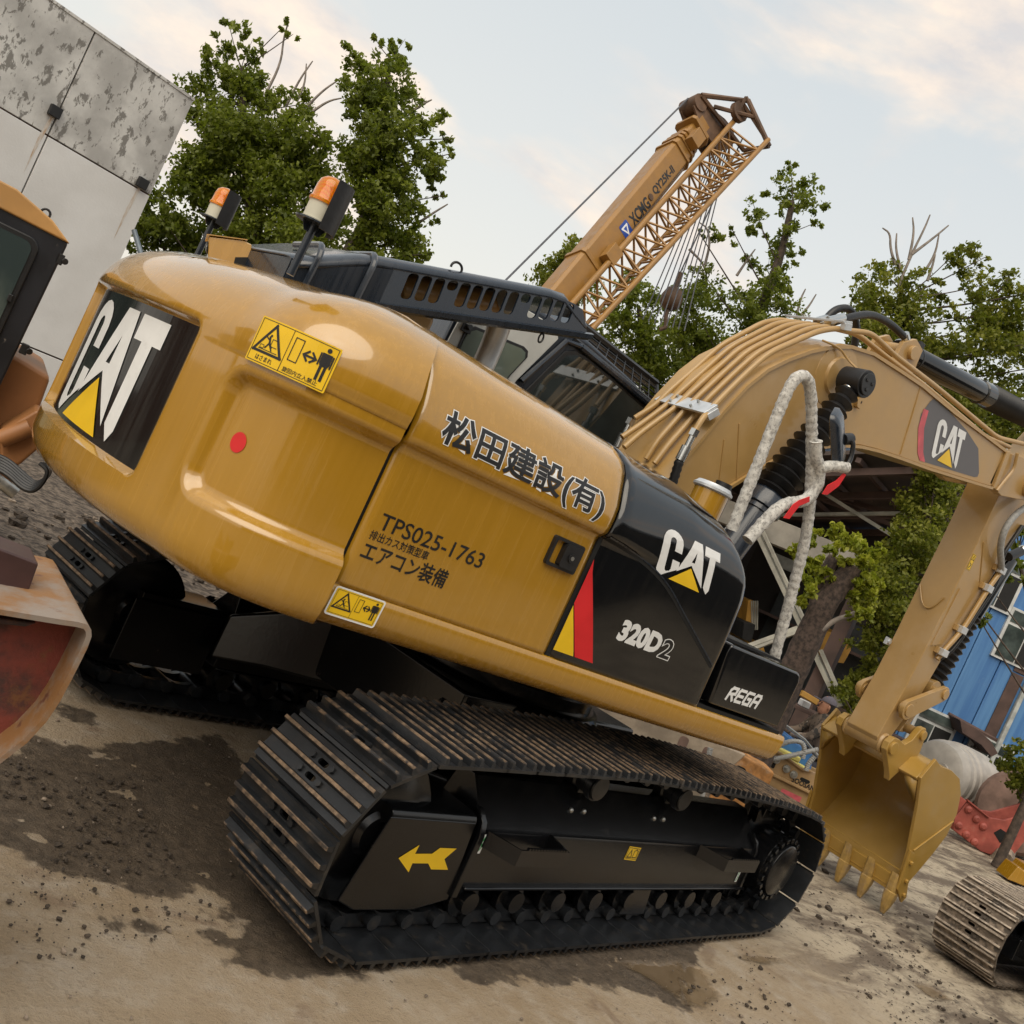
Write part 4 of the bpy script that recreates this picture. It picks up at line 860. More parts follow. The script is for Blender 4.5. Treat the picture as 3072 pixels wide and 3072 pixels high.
SHOE = make_shoe('track_shoe')
def track_path():
    p = []
    for x in np.linspace(-1.60, 1.87, 60): p.append((x, .040))
    for a in np.linspace(-90, 90, 30): p.append((1.87+.395*math.cos(math.radians(a)), .435+.395*math.sin(math.radians(a))))
    tp = [(1.87, .83), (1.45, .868), (1.05, .888), (.612, .902), (.2, .898), (-.238, .905), (-.65, .888), (-1.1, .868), (-1.60, .845)]
    for a, b in zip(tp, tp[1:]):
        for k in range(1, 9): p.append((a[0]+(b[0]-a[0])*k/8, a[1]+(b[1]-a[1])*k/8))
    for a in np.linspace(90, 270, 30)[1:-1]: p.append((-1.60+.4025*math.cos(math.radians(a)), .4425+.4025*math.sin(math.radians(a))))
    P = np.array(p+[p[0]]); S = np.concatenate([[0], np.cumsum(np.hypot(*np.diff(P, axis=0).T))]); return P, S
TP, TS = track_path()
LINK = .068                                        # pins run this far inside the shoe plates
def inner_line(P, off):
    Q = P[:-1]; T_ = np.roll(Q, -1, 0)-np.roll(Q, 1, 0); T_ /= np.hypot(*T_.T)[:, None]; R_ = Q+off*np.stack([-T_[:, 1], T_[:, 0]], 1); R_ = np.vstack([R_, R_[:1]])
    return R_, np.concatenate([[0], np.cumsum(np.hypot(*np.diff(R_, axis=0).T))])
IP, IS = inner_line(TP, LINK); NSH = int(round(IS[-1]/.1905)); PITCH_T = IS[-1]/NSH
def tpt(s):
    s = s % IS[-1]; return float(np.interp(s, IS, IP[:, 0])), float(np.interp(s, IS, IP[:, 1]))
def link_frame(k, v, lift, phase=0.0, sp=None, f_=None):
    s = (k+phase)*PITCH_T; a, b = tpt(s-PITCH_T*.5), tpt(s+PITCH_T*.5)
    d = Vector((b[0]-a[0], 0, b[1]-a[1])).normalized(); n = Vector((d.z, 0, -d.x))
    c = Vector(((a[0]+b[0])/2, v, (a[1]+b[1])/2))+n*lift
    return Matrix(((d.x, 0, n.x, c.x), (0, 1, 0, c.y), (d.z, 0, n.z, c.z), (0, 0, 0, 1)))
def shoe_mats(v, base=Matrix.Identity(4), phase=0.0): return [base @ link_frame(k, v, LINK, phase) for k in range(NSH)]
def make_track(v, near):
    sgn = -1 if near else 1        # outer side
    mb = MB()
    for k in range(NSH):                                        # link chain inside the shoes
        M = link_frame(k, v, LINK, .35)
        for q in (-.075, .075):
            mb.prism([(-.098, -.012), (.098, -.012), (.104, -.05), (.085, -.085), (.03, -.07), (-.03, -.07), (-.085, -.085), (-.104, -.05)], q-.018, q+.018, 1, 0, M)
        mb.cyl(M @ Vector((.094, -.135, -.055)), M @ Vector((.094, .135, -.055)), .034, n=12)
    T = tb(mb, 'crawler_track', 'track_black', EX); T['label'] = 'near crawler track with rusty ridged shoes' if near else 'far crawler track under the counterweight'
    for M in shoe_mats(v, TM, .35):
        o = bpy.data.objects.new('track_shoe', SHOE); col.objects.link(o); o.matrix_basis = M; par(o, T)
    # frame: side plate, sloping top, lower flange
    y = lambda d: v+sgn*d
    def pr(prof, x0, x1): return [[(x, y(p[0]), p[1]) for p in prof] for x in (x0, x1)]
    mb = MB(); prof = [(.15, .265), (.15, .50), (.145, .515), (.13, .525), (-.02, .70), (-.12, .70), (-.17, .5), (-.17, .265)]
    mb.rings(pr(prof, -1.05, 1.62)); mb.rings(pr([(.175, .255), (.175, .272), (-.18, .272), (-.18, .255)], -1.03, 1.64))
    FR = tb(mb, 'track_frame', 'frame_black', T, 30, .012)
    mb = MB(); gp = [(-1.625, .555), (-1.12, .555), (-1.075, .20), (-1.27, .155), (-1.60, .16), (-1.70, .20)]
    for a, b in ((.135, .15),):
        mb.prism(gp, min(y(a), y(b)), max(y(a), y(b)), 1)
    R = []
    for (d, z) in ((.15, .53), (.147, .56), (.135, .578), (.11, .585), (-.13, .585), (-.13, .50), (.10, .50)): R.append((d, z))
    mb.rings(pr(R, -1.62, -1.115)); mb.rings(pr([(-.15, .2), (-.15, .55), (-.135, .55), (-.135, .2)], -1.66, -1.1))
    tb(mb, 'idler_guard', 'frame_black', T, 35, .008)
    for u0, u1 in ((-1.085, -1.05), (1.58, 1.605)):
        mb = MB(); mb.rings(pr([(.168, .22), (.168, .50), (.15, .56), (.10, .60), (.08, .60), (.13, .54), (.145, .5), (.145, .22)], u0, u1)); tb(mb, 'frame_rib', 'frame_black', FR, 35, .005)
    mb = MB(); mb.lathe((-1.60, v-.10, .4425), (-1.60, v+.10, .4425), [(0, .08), (.1, .10), (.12, .22), (.2, .25), (.22, .30), (.40, .30), (.41, .325), (.59, .325), (.60, .30), (.78, .30), (.8, .25), (.88, .22), (.9, .10), (1, .08)], 40); tb(mb, 'idler', 'frame_black', T)
    mb = MB(); R = []
    nt = 21
    for yy, k in ((v-.035, .96), (v-.03, 1), (v+.03, 1), (v+.035, .96)):
        R.append([(1.87+(.335 if j % 4 in (0, 1) else .275)*k*math.cos(2*math.pi*j/(nt*4)*1.0), yy, .435+(.335 if j % 4 in (0, 1) else .275)*k*math.sin(2*math.pi*j/(nt*4))) for j in range(nt*4)])
    mb.rings(R); mb.lathe((1.87, v-.1, .435), (1.87, v+.1, .435), [(0, .19), (1, .19)], 32); SP = tb(mb, 'sprocket', 'frame_black', T, 30)
    mb = MB(); mb.lathe((1.87, v, .435), (1.87, v+sgn*.255, .435), [(0, .205), (.80, .205), (.82, .175), (.97, .17), (1, .155)], 40)
    for j in range(20):
        a = 2*math.pi*j/20; ca, sa = math.cos(a), math.sin(a)
        mb.box((-.014, min(0, sgn*.03), -.016), (.014, max(0, sgn*.03), .016), 0, Matrix.Translation((1.87+.198*ca, v+sgn*.205, .435+.198*sa)) @ Matrix.Rotation(-a, 4, 'Y'))
    tb(mb, 'drive_cover', 'frame_black', SP, 35, .003)
    for u in np.linspace(-.93, 1.36, 8):
        mb = MB(); mb.lathe((u, v-.16, .185), (u, v+.16, .185), [(0, .05), (.12, .05), (.14, .088), (.25, .088), (.26, .075), (.74, .075), (.75, .088), (.86, .088), (.88, .05), (1, .05)], 20); tb(mb, 'track_roller', 'frame_black', T, 35)
    for u in (-.238, .612):
        mb = MB(); mb.lathe((u, y(.09), .745), (u, y(-.09), .745), [(0, .03), (.02, .062), (.06, .066), (.06, .048), (.10, .048), (.10, .072), (.3, .072), (.35, .06), (.65, .06), (.7, .072), (1, .072)], 24); mb.box((u-.04, min(y(.0), y(-.08)), .62), (u+.04, max(y(0), y(-.08)), .70)); tb(mb, 'carrier_roller', 'track_black', T, 30)
    mb = MB(); mb.prism([(.35, .10), (.60, .10), (.56, .26), (.39, .26)], min(y(.12), y(.15)), max(y(.12), y(.15)), 1); tb(mb, 'chain_guide', 'frame_black', FR, 35, .004)
    for (u0, u1) in ((-1.03, -.56), (.88, 1.40)):
        mb = MB(); n = 22
        mb.prism([(u0, y(.148)), (u0+.068, y(.305)), (u1-.05, y(.305)), (u1, y(.148)), (u1-.012, y(.148)), (u1-.06, y(.295)), (u0+.075, y(.295)), (u0+.015, y(.148))], .452, .525, 2)
        for k in range(14):
            uu = u0+.12+(u1-u0-.2)*k/13; mb.box((uu-.006, min(y(.293), y(.307)), .525), (uu+.006, max(y(.293), y(.307)), .535))
        S_ = tb(mb, 'step', 'frame_black', FR, 35)
        for du in (.07, .03):
            mb = MB(); mb.lathe((u1-du+.09, y(.151), .478), (u1-du+.09, y(.163), .478), [(0, .017), (.5, .017), (1, .010)], 14); tb(mb, 'bolt', 'bolt_metal', FR)
    for (u, z, d) in ((-.36, .62, .047), (-.25, .62, .047), (.42, .62, .047), (.52, .62, .047)):
        mb = MB(); mb.sphere((u, y(d+.012), z-.01), .014, 10); tb(mb, 'bolt', 'bolt_metal', FR)
    if near:
        tf = lambda u, v_, o: TM @ Vector((u, v-.15-o, v_))
        a = Art(); pts = [(-1.489, .386), (-1.405, .446), (-1.407, .407), (-1.309, .410), (-1.277, .437), (-1.175, .437), (-1.22, .388), (-1.168, .341), (-1.272, .341), (-1.305, .367), (-1.397, .366), (-1.395, .326)]
        a.poly(pts); o = a.build('arrow_decal', 'yellow_decal', T, tf, .002)
        a = Art(); a.poly([(.14, .418), (.258, .412), (.258, .486), (.14, .492)], 0); a.stroke([(.147, .426), (.251, .42), (.251, .479), (.147, .485)], .003, 1, True); a.stroke([(.157, .432), (.196, .432), (.177, .472)], .006, 1, True); a.stroke([(.208, .43), (.242, .43), (.242, .465), (.225, .475), (.208, .465)], .005, 1, True); a.build('warning_label', ['yellow_decal', 'black_decal'], FR, tf, .002)
        for u, z in ((-1.045, .42), (1.50, .30)):
            a = Art(); a.poly([(u, z), (u+.028, z), (u+.028, z+.088), (u, z+.088)], 0); a.stroke([(u+.008, z+.01), (u+.02, z+.03), (u+.008, z+.05), (u+.02, z+.078)], .007, 1); a.build('green_label', ['white_decal', 'green_decal'], FR, tf, .0035)
    return T
make_track(-1.10, True); make_track(1.10, False)
mb = MB(); mb.box((-.78, -.62, .50), (.78, .62, .90)); mb.lathe((0, 0, .85), (0, 0, .92), [(0, .75), (1, .70)], 40)
for sx in (-1, 1):
    for sy in (-1, 1):
        R = []
        for t_, hw, z0, z1 in ((0, .26, .50, .88), (.6, .23, .42, .76), (1, .20, .34, .60)):
            cx, cy = sx*(.45+.55*t_), sy*(.45+.53*t_); R.append([(cx-hw*.8, cy+sx*sy*hw*.6, z0), (cx+hw*.8, cy-sx*sy*hw*.6, z0), (cx+hw*.7, cy-sx*sy*hw*.5, z1), (cx-hw*.7, cy+sx*sy*hw*.5, z1)])
        mb.rings(R)
CBD = tb(mb, 'carbody', 'frame_black', EX, 35, .02)
for o in ():
    pass
# ================================================================ ground
def vnoise(x, y, seed):
    r = np.random.default_rng(seed); T_ = r.random((256, 256)); xi, yi = np.floor(x).astype(int), np.floor(y).astype(int); fx, fy = x-xi, y-yi
    fx, fy = fx*fx*(3-2*fx), fy*fy*(3-2*fy); g = lambda a, b: T_[a % 256, b % 256]
    return (g(xi, yi)*(1-fx)+g(xi+1, yi)*fx)*(1-fy)+(g(xi, yi+1)*(1-fx)+g(xi+1, yi+1)*fx)*fy
def fbm(x, y, o, seed): return sum(vnoise(x*2**k, y*2**k, seed+k)/2**(k+1) for k in range(o))
def sdf(X, Y, poly):
    P = np.array(poly); d = np.full(X.shape, 9.0); ins = np.zeros(X.shape, bool)
    for a, b in zip(P, np.roll(P, -1, 0)):
        e = b-a; t_ = np.clip(((X-a[0])*e[0]+(Y-a[1])*e[1])/(e@e), 0, 1); d = np.minimum(d, np.hypot(X-a[0]-t_*e[0], Y-a[1]-t_*e[1]))
        c = (a[1] > Y) != (b[1] > Y); ins ^= c & (X < (b[0]-a[0])*(Y-a[1])/(b[1]-a[1]+1e-12)+a[0])
    return np.where(ins, -d, d)
def axis(lo, hi, st):
    c = list(np.arange(lo, hi, st)); s = st; v = hi
    while v < 320: c.append(v); s *= 1.18; v += s
    s = st; v = lo-st
    while v > -320: c.insert(0, v); s *= 1.18; v -= s
    return np.array(c)
gx, gy = axis(-4.6, 6.2, .045), axis(-2.6, 4.2, .045); GX, GY = np.meshgrid(gx, gy, indexing='ij')
WET1 = [(-2.53, -1.03), (-2.46, -1.06), (-2.36, -1.17), (-2.23, -1.16), (-2.09, -1.2), (-2.01, -1.24), (-1.87, -1.2), (-1.82, -1.1), (-1.75, -1.22), (-1.75, -1.3), (-1.69, -1.34), (-1.79, -1.48), (-1.86, -1.63), (-1.68, -1.68), (-1.44, -1.66), (-1.33, -1.49), (-1.3, -.39), (-1.11, .08), (-1.12, .47), (-1.56, .22), (-1.71, .1), (-1.84, .12), (-1.96, -.06), (-2.12, -.04), (-2.23, -.03), (-2.42, -.31), (-3.2, -.2), (-3.4, -.9)]
WET2 = [(-1.37, -1.45), (-1.39, -1.66), (-1.08, -1.58), (-.83, -1.55), (-.74, -1.54), (-.81, -1.65), (-.65, -1.66), (-.45, -1.58), (-.24, -1.64), (-.09, -1.61), (.13, -1.66), (.36, -1.68), (.47, -1.8), (1.08, -1.36), (1.6, -1.0), (-.37, -1.3)]
PUD = [[(.34, -1.44), (.45, -1.52), (.57, -1.7), (.96, -1.36)], [(.96, -1.36), (1.05, -1.44), (.93, -1.66), (.67, -1.76), (.54, -1.73)], [(1.6, -1.24), (1.95, -1.22), (2.05, -1.27), (1.76, -1.33), (1.56, -1.31)], [(3.46, -1.4), (3.74, -1.4), (3.78, -1.58), (3.48, -1.57)]]
wet = np.minimum(sdf(GX, GY, WET1), sdf(GX, GY, WET2))
for q in ((-2.21, -1.44, .05), (-2.13, -1.44, .05), (-1.86, -1.45, .06), (-1.86, -1.32, .03), (-1.76, -1.36, .03), (-1.95, .35, .1)): wet = np.minimum(wet, np.hypot(GX-q[0], GY-q[1])-q[2])
pud = np.min([sdf(GX, GY, p) for p in PUD], axis=0)
rough = np.clip((GY-.9+.4*(GX+2))/1.5, 0, 1)*np.clip((2.5-GX)/2, 0, 1)                 # churned mud behind on the left
dist = np.hypot(GX+1, GY-.5); tracky = np.clip((GX-1.6)/1.5, 0, 1)                     # driven-over mud to the right
near = np.clip((14-dist)/4, 0, 1)
h = -.012*fbm(GX*1.1, GY*1.1, 3, 3)-.006*fbm(GX*7, GY*7, 3, 9)
h += near*rough*.085*(fbm(GX*2.6, GY*2.6, 5, 21)-.55)+near*tracky*.03*(fbm(GX*1.6, GY*4, 4, 31)-.62)
h -= .012*np.clip(-pud/.08, 0, 1)
uu = GX*math.cos(TH)+GY*math.sin(TH); vv = -GX*math.sin(TH)+GY*math.cos(TH)
und = (np.abs(uu-.1) < 2.0) & (np.abs(np.abs(vv)-1.1) < .4); h = np.where(und, np.minimum(h, -.004), np.minimum(h, .035))
h = np.where(dist > 18, 0, h)
ni, nj = GX.shape; idx = np.arange(ni*nj).reshape(ni, nj)
me = bpy.data.meshes.new('ground'); V_ = np.stack([GX, GY, h], -1).reshape(-1, 3); F_ = np.stack([idx[:-1, :-1], idx[1:, :-1], idx[1:, 1:], idx[:-1, 1:]], -1).reshape(-1, 4)
me.from_pydata(V_.tolist(), [], F_.tolist())
for nm, A in (('wet', np.clip(wet, -.6, .6)), ('pud', np.clip(pud, -.3, .3)), ('rough', rough), ('tracky', tracky)):
    at_ = me.attributes.new(nm, 'FLOAT', 'POINT'); at_.data.foreach_set('value', A.reshape(-1).astype(np.float32))
t = NT('ground_soil')
def attr(nm): n = t.node('ShaderNodeAttribute', attribute_name=nm); return n.outputs['Fac']
big = t.noise(1.1, 6, .6); mid = t.noise(5.5, 8, .65); fine = t.noise(42, 8, .7); st = t.noise(2.4, 8, .68, t.co((.55, 1.5, 1)), .6)
c = t.mix(t.ramp(big, .35, .65), (.37, .275, .175), (.44, .345, .24))
c = t.mix(t.ramp(mid, .42, .75), c, (.50, .42, .33))
c = t.mix(t.math('MULTIPLY', t.ramp(t.noise(3.1, 6, .6, None, .8), .56, .70), .6), c, (.235, .155, .10))
c = t.mix(t.math('MULTIPLY', t.ramp(fine, .54, .72), .45), c, (.16, .12, .085))
trk = t.mix(t.ramp(st, .40, .60), (.17, .13, .095), (.52, .435, .32)); trk = t.mix(t.math('MULTIPLY', t.ramp(t.noise(16, 8, .72), .54, .64), .8), trk, (.055, .045, .038))
c = t.mix(attr('tracky'), c, trk)
mud = t.mix(t.ramp(t.noise(13, 8, .7), .38, .66), (.045, .034, .027), (.24, .19, .145)); c = t.mix(attr('rough'), c, mud)
wv = t.math('ADD', attr('wet'), t.math('MULTIPLY', t.math('SUBTRACT', t.noise(7, 7, .62), .5), .30)); wm = t.ramp(wv, -.02, .022, 1, 0)
blot = t.ramp(t.noise(6, 4, .5), .66, .69, 1, .12); wm2 = t.math('MULTIPLY', wm, blot)
wetc = t.mix(t.ramp(t.noise(18, 8, .7), .3, .7), (.052, .038, .026), (.135, .100, .068)); c = t.mix(t.math('MULTIPLY', wm2, .93), c, wetc)
pv = t.math('ADD', attr('pud'), t.math('MULTIPLY', t.math('SUBTRACT', t.noise(9, 5), .5), .08)); pm = t.ramp(pv, -.03, .03, 1, 0); c = t.mix(t.math('MULTIPLY', pm, .75), c, (.15, .105, .06))
r = t.mix(wm2, (.88,)*3, t.ramp(t.noise(9, 5), .35, .65, .42, .7)); r = t.mix(pm, r, (.22,)*3)
t.set(color=c, rough=r, spec=.4)
hh = t.math('ADD', t.math('MULTIPLY', fine, .5), t.math('MULTIPLY', t.noise(110, 6, .7), .35)); hh = t.math('MULTIPLY', t.math('ADD', hh, t.math('MULTIPLY', mid, .6)), t.math('SUBTRACT', 1.0, pm)); t.bump(hh, 1.0, .035)
me.materials.append(MATS['ground_soil']); fin(me, 180); G = link('ground', me); G['kind'] = 'structure'
# loose stones on the concrete, dark clods where machines have carried mud in
simple('stone', (.22, .175, .135), .9, .5, 30, .3); simple('mud_clod', (.060, .045, .033), .95, .5, 40, .4)
base = MB(); base.sphere((0, 0, 0), 1, 6); bv = np.array(base.v)
def scatter(name, mat, zones, label, cat):
    V_, F_ = [], []
    for n_, x0, x1, y0, y1, r0, sp in zones:
        for k in range(n_):
            x, y = nrng.uniform(x0, x1), nrng.uniform(y0, y1); r_ = r0*(1+sp*nrng.random()**5)
            uu, vv = x*math.cos(TH)+y*math.sin(TH), -x*math.sin(TH)+y*math.cos(TH)
            if abs(uu-.1) < 2.1 and abs(abs(vv)-1.1) < .34: continue
            if vnoise(np.array([x*2.3]), np.array([y*2.3]), 77)[0] < .45*(1-.3*(name == 'gravel')): continue
            q = bv*np.array([r_*nrng.uniform(.7, 1.4), r_*nrng.uniform(.7, 1.4), r_*.65])*(1+.5*(nrng.random((len(bv), 1))-.5))+np.array([x, y, .001])
            b0 = len(V_); V_ += q.tolist(); F_ += [tuple(b0+i for i in f) for f in base.f]
    me = bpy.data.meshes.new(name); me.from_pydata(V_, [], F_); me.materials.append(MATS[mat]); fin(me, 0); tag(link(name, me), label, cat, kind='stuff')
scatter('gravel', 'stone', ((900, -3.0, 3.2, -2.3, .3, .0028, 2.8), (300, -3.5, .5, 1.2, 5.5, .012, 2.5)), 'scattered small stones on the yard floor', 'gravel')
scatter('mud_clods', 'mud_clod', ((1700, -3.2, -1.85, -1.1, .1, .0034, 3.2), (500, -2.6, -1.2, -1.7, -1.0, .003, 2.5), (700, .6, 4.6, -2.0, -.9, .0042, 3.0), (500, 2.2, 6.5, -.9, 1.2, .008, 3.0), (700, -3.5, .8, 1.2, 5.8, .018, 2.6)), 'dark crumbs of mud strewn over the yard floor', 'mud')

# ================================================================ white concrete building behind on the left
t = NT('white_wall'); c = t.mix(t.ramp(t.noise(.9, 6), .35, .7), (.66, .65, .63), (.76, .755, .74)); c = t.mix(t.math('MULTIPLY', t.ramp(t.noise(5, 9, .7), .66, .74), .6), c, (.25, .24, .23)); t.set(color=c, rough=.85); t.bump(t.noise(30, 5), .2, .01)
t = NT('peeling_wall'); c = t.mix(t.ramp(t.noise(1.6, 7), .35, .65), (.42, .41, .39), (.64, .63, .60)); p = t.math('ADD', t.noise(8.5, 12, .70, t.co((1, 1, .55)), .3), t.math('MULTIPLY', t.noise(.8, 3), .25)); c = t.mix(t.math('MULTIPLY', t.ramp(p, .67, .72), .8), c, (.13, .12, .105)); t.set(color=c, rough=.9); t.bump(p, .4, .02)
simple('rust_joint', (.12, .055, .035), .9, .4, 12)
t = NT('rust_streak'); c = t.mix(t.ramp(t.noise(8, 6, .6, t.co((3, 3, .6))), .4, .7), (.62, .58, .53), (.46, .30, .17)); t.set(color=c, rough=.9)
wdv, wnv = Vector((.9757, .2190, 0)), Vector((.2190, -.9757, 0)); wc = Vector((.384, 12.648, 0)); WH = 5.45
def wp(s, z, o=0.0): q = wc-wdv*s+wnv*o; return (q.x, q.y, z)       # s metres left of the corner
WB = thing('concrete_building', (wc.x, wc.y, 0), 'tall white concrete building with dark mould patches along its top', 'building')
def wbox(name, s0, s1, z0, z1, o0, o1, mat, parent, bevel=0):
    mb = MB(); mb.add([wp(s0, z0, o0), wp(s1, z0, o0), wp(s1, z0, o1), wp(s0, z0, o1), wp(s0, z1, o0), wp(s1, z1, o0), wp(s1, z1, o1), wp(s0, z1, o1)], [(0, 1, 2, 3), (7, 6, 5, 4), (0, 4, 5, 1), (1, 5, 6, 2), (2, 6, 7, 3), (3, 7, 4, 0)]); return mb.build(name, mat, parent, 30, bevel)
wall = wbox('wall', 0, 16, 0, WH-.03, -7, -.06, 'rust_joint', WB)
# where the vertical joint stands on the wall
def on_wall(px, py):
    d = Vector(CR*(px-1536)/FPX-CU*(py-1536)/FPX+CF); C_ = Vector(CAM); t_ = (wc-C_).dot(wnv)/d.dot(wnv); q = C_+d*t_; return ((wc-q).dot(wdv), q.z)
sj = (on_wall(291, 101)[0]+on_wall(53, 591)[0])/2; zj = (on_wall(450, 590)[1]+on_wall(0, 318)[1])/2; zl = on_wall(140, 1062)[1]
cols = [0]+[sj*k for k in range(1, 8)]
for k in range(7):
    for z0, z1, m in ((0, zl-.012, 'white_wall'), (zl+.012, zj-.012, 'white_wall'), (zj+.012, WH, 'peeling_wall')):
        if k > 4 and z0 == 0: continue
        wbox('wall_panel', cols[k]+.012*(k > 0), cols[k+1]-.012, z0, z1, -.06, 0, m, WB, .006)
wbox('parapet_cap', -.01, 16, WH, WH+.04, -.3, .015, 'peeling_wall', WB)
for (px, py) in ((162, 334), (424, 549)):
    s_, z_ = on_wall(px, py); wbox('wall_bracket', s_-.085, s_+.085, z_-.08, z_+.08, .002, .08, 'rubber', WB, .01)
    mb = MB(); mb.add([wp(s_-.03, z_-.09, .003), wp(s_+.02, z_-.09, .003), wp(s_+.05, z_-.45, .003), wp(s_+.03, z_-1.0, .003), wp(s_+.0, z_-.5, .003)], [(0, 1, 2, 3, 4)]); mb.build('rust_streak', 'rust_streak', WB)
# low dark roof just right of it, seen over the counterweight
mb = MB(); a_ = Vector(at(352, 820, 19)); b_ = Vector(at(560, 905, 17.5)); dn = (b_-a_).normalized()
mb.add([a_, b_, b_+Vector((0, 0, -.30)), a_+Vector((0, 0, -.30)), a_+Vector((1.5, 4, .5)), b_+Vector((1.5, 4, .5)), b_+Vector((1.5, 4, -2.6)), a_+Vector((1.5, 4, -2.6)), (a_.x, a_.y, 0), (b_.x, b_.y, 0)], [(0, 1, 2, 3), (0, 4, 5, 1), (3, 2, 9, 8), (1, 5, 6, 2)]); simple('dark_roof', (.035, .04, .042), .5)
o = mb.build('low_roof', 'dark_roof'); tag(o, 'low dark roof edge between the white building and the counterweight', 'roof')
p0, p1 = Vector(at(402, 690, 15.5)), Vector(at(452, 862, 15.5)); mb = MB(); dd = (p1-p0); p2 = p0+dd*((p0.z)/(-dd.z)) if dd.z < 0 else p1; mb.cyl(p0, p2, .04, n=12); simple('blue_grey_pipe', (.16, .19, .22), .4, .2, 6, 0, .3); o = mb.build('leaning_pole', 'blue_grey_pipe'); tag(o, 'thin blue-grey pole leaning beside the white building', 'pole')

# added workshop, unseen behind the viewpoint: put in to darken the paint's reflections
simple('mirrored_wall', (.10, .095, .085), .9, .3, .6); YB = thing('workshop', (4, -17, 0), 'unseen dark workshop added behind the viewpoint for the paint to mirror', 'building')
mb = MB(); mb.box((-22, -23, 0), (34, -17, 6.0)); mb.build('wall', 'mirrored_wall', YB); mb = MB(); mb.prism([(-23.5, 5.9), (-23.5, 6.0), (-20, 8.0), (-16.4, 6.0), (-16.4, 5.9)], -22.5, 34.5, 0); mb.build('roof', 'dark_roof', YB)
for k in range(9): mb = MB(); mb.box((-19+6*k, -16.98, .1), (-15.4+6*k, -16.92, 3.6)); mb.build('door', 'dark_roof', YB)
# ================================================================ trees
simple('bark', (.075, .055, .042), .9, .45, 14, .8)
simple('bark_pale', (.24, .19, .145), .9, .4, 12, .6)
simple('bark_red', (.085, .06, .048), .9, .6, 22, 1.2)
simple('dead_wood', (.22, .19, .165), .85, .3, 9)
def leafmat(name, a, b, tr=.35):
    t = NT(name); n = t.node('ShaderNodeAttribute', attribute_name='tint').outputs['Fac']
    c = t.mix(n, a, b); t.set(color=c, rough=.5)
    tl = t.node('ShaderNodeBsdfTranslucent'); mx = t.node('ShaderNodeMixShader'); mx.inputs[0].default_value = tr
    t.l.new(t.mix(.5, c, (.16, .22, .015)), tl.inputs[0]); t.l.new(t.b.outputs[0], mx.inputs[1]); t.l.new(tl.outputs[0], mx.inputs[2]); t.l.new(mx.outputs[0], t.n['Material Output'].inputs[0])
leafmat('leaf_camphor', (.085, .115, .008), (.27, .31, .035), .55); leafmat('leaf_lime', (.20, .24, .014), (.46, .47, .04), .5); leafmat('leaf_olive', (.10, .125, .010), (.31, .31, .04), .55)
def crown_mesh(name, clumps, size, mat, seed):
    """clumps: (centre, radius, number of leaves); folded leaf blades scattered through each clump"""
    r = np.random.default_rng(seed); C_, T_ = [], []
    for (c, rad, n) in clumps:
        k = max(2, int(n/26)); tw = r.normal(size=(k, 3)); tw /= np.linalg.norm(tw, axis=1)[:, None]; tw = np.array(c)+tw*rad*(r.random((k, 1))**.45)*np.array([1, 1, .85])
        who = r.integers(0, k, n); p = tw[who]+r.normal(size=(n, 3))*rad*.16*np.array([1, 1, .8])
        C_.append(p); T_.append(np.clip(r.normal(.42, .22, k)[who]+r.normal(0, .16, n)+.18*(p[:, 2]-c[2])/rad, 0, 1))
    C_ = np.concatenate(C_); T_ = np.concatenate(T_); n = len(C_)
    d = r.normal(size=(n, 3)); d[:, 2] = -np.abs(d[:, 2])*.7-.25; d /= np.linalg.norm(d, axis=1)[:, None]
    s = np.cross(d, r.normal(size=(n, 3))); s /= np.linalg.norm(s, axis=1)[:, None]; nn = np.cross(d, s)
    L = size*(.7+.6*r.random((n, 1))); w = L*.30
    V_ = np.stack([C_-d*L*.5, C_+s*w+nn*w*.35-d*L*.05, C_+d*L*.55, C_-s*w+nn*w*.35-d*L*.05], 1).reshape(-1, 3)
    i = np.arange(n)*4; F_ = np.concatenate([np.stack([i, i+1, i+2], -1), np.stack([i, i+2, i+3], -1)])
    me = bpy.data.meshes.new(name); me.vertices.add(len(V_)); me.vertices.foreach_set('co', V_.reshape(-1)); me.loops.add(len(F_)*3); me.loops.foreach_set('vertex_index', F_.reshape(-1).astype(np.int32)); me.polygons.add(len(F_)); me.polygons.foreach_set('loop_start', np.arange(len(F_), dtype=np.int32)*3); me.polygons.foreach_set('loop_total', np.full(len(F_), 3, np.int32))
    a = me.attributes.new('tint', 'FLOAT', 'POINT'); a.data.foreach_set('value', np.repeat(T_, 4).astype(np.float32)); me.materials.append(MATS[mat]); me.update(calc_edges=True); me.validate(); return me
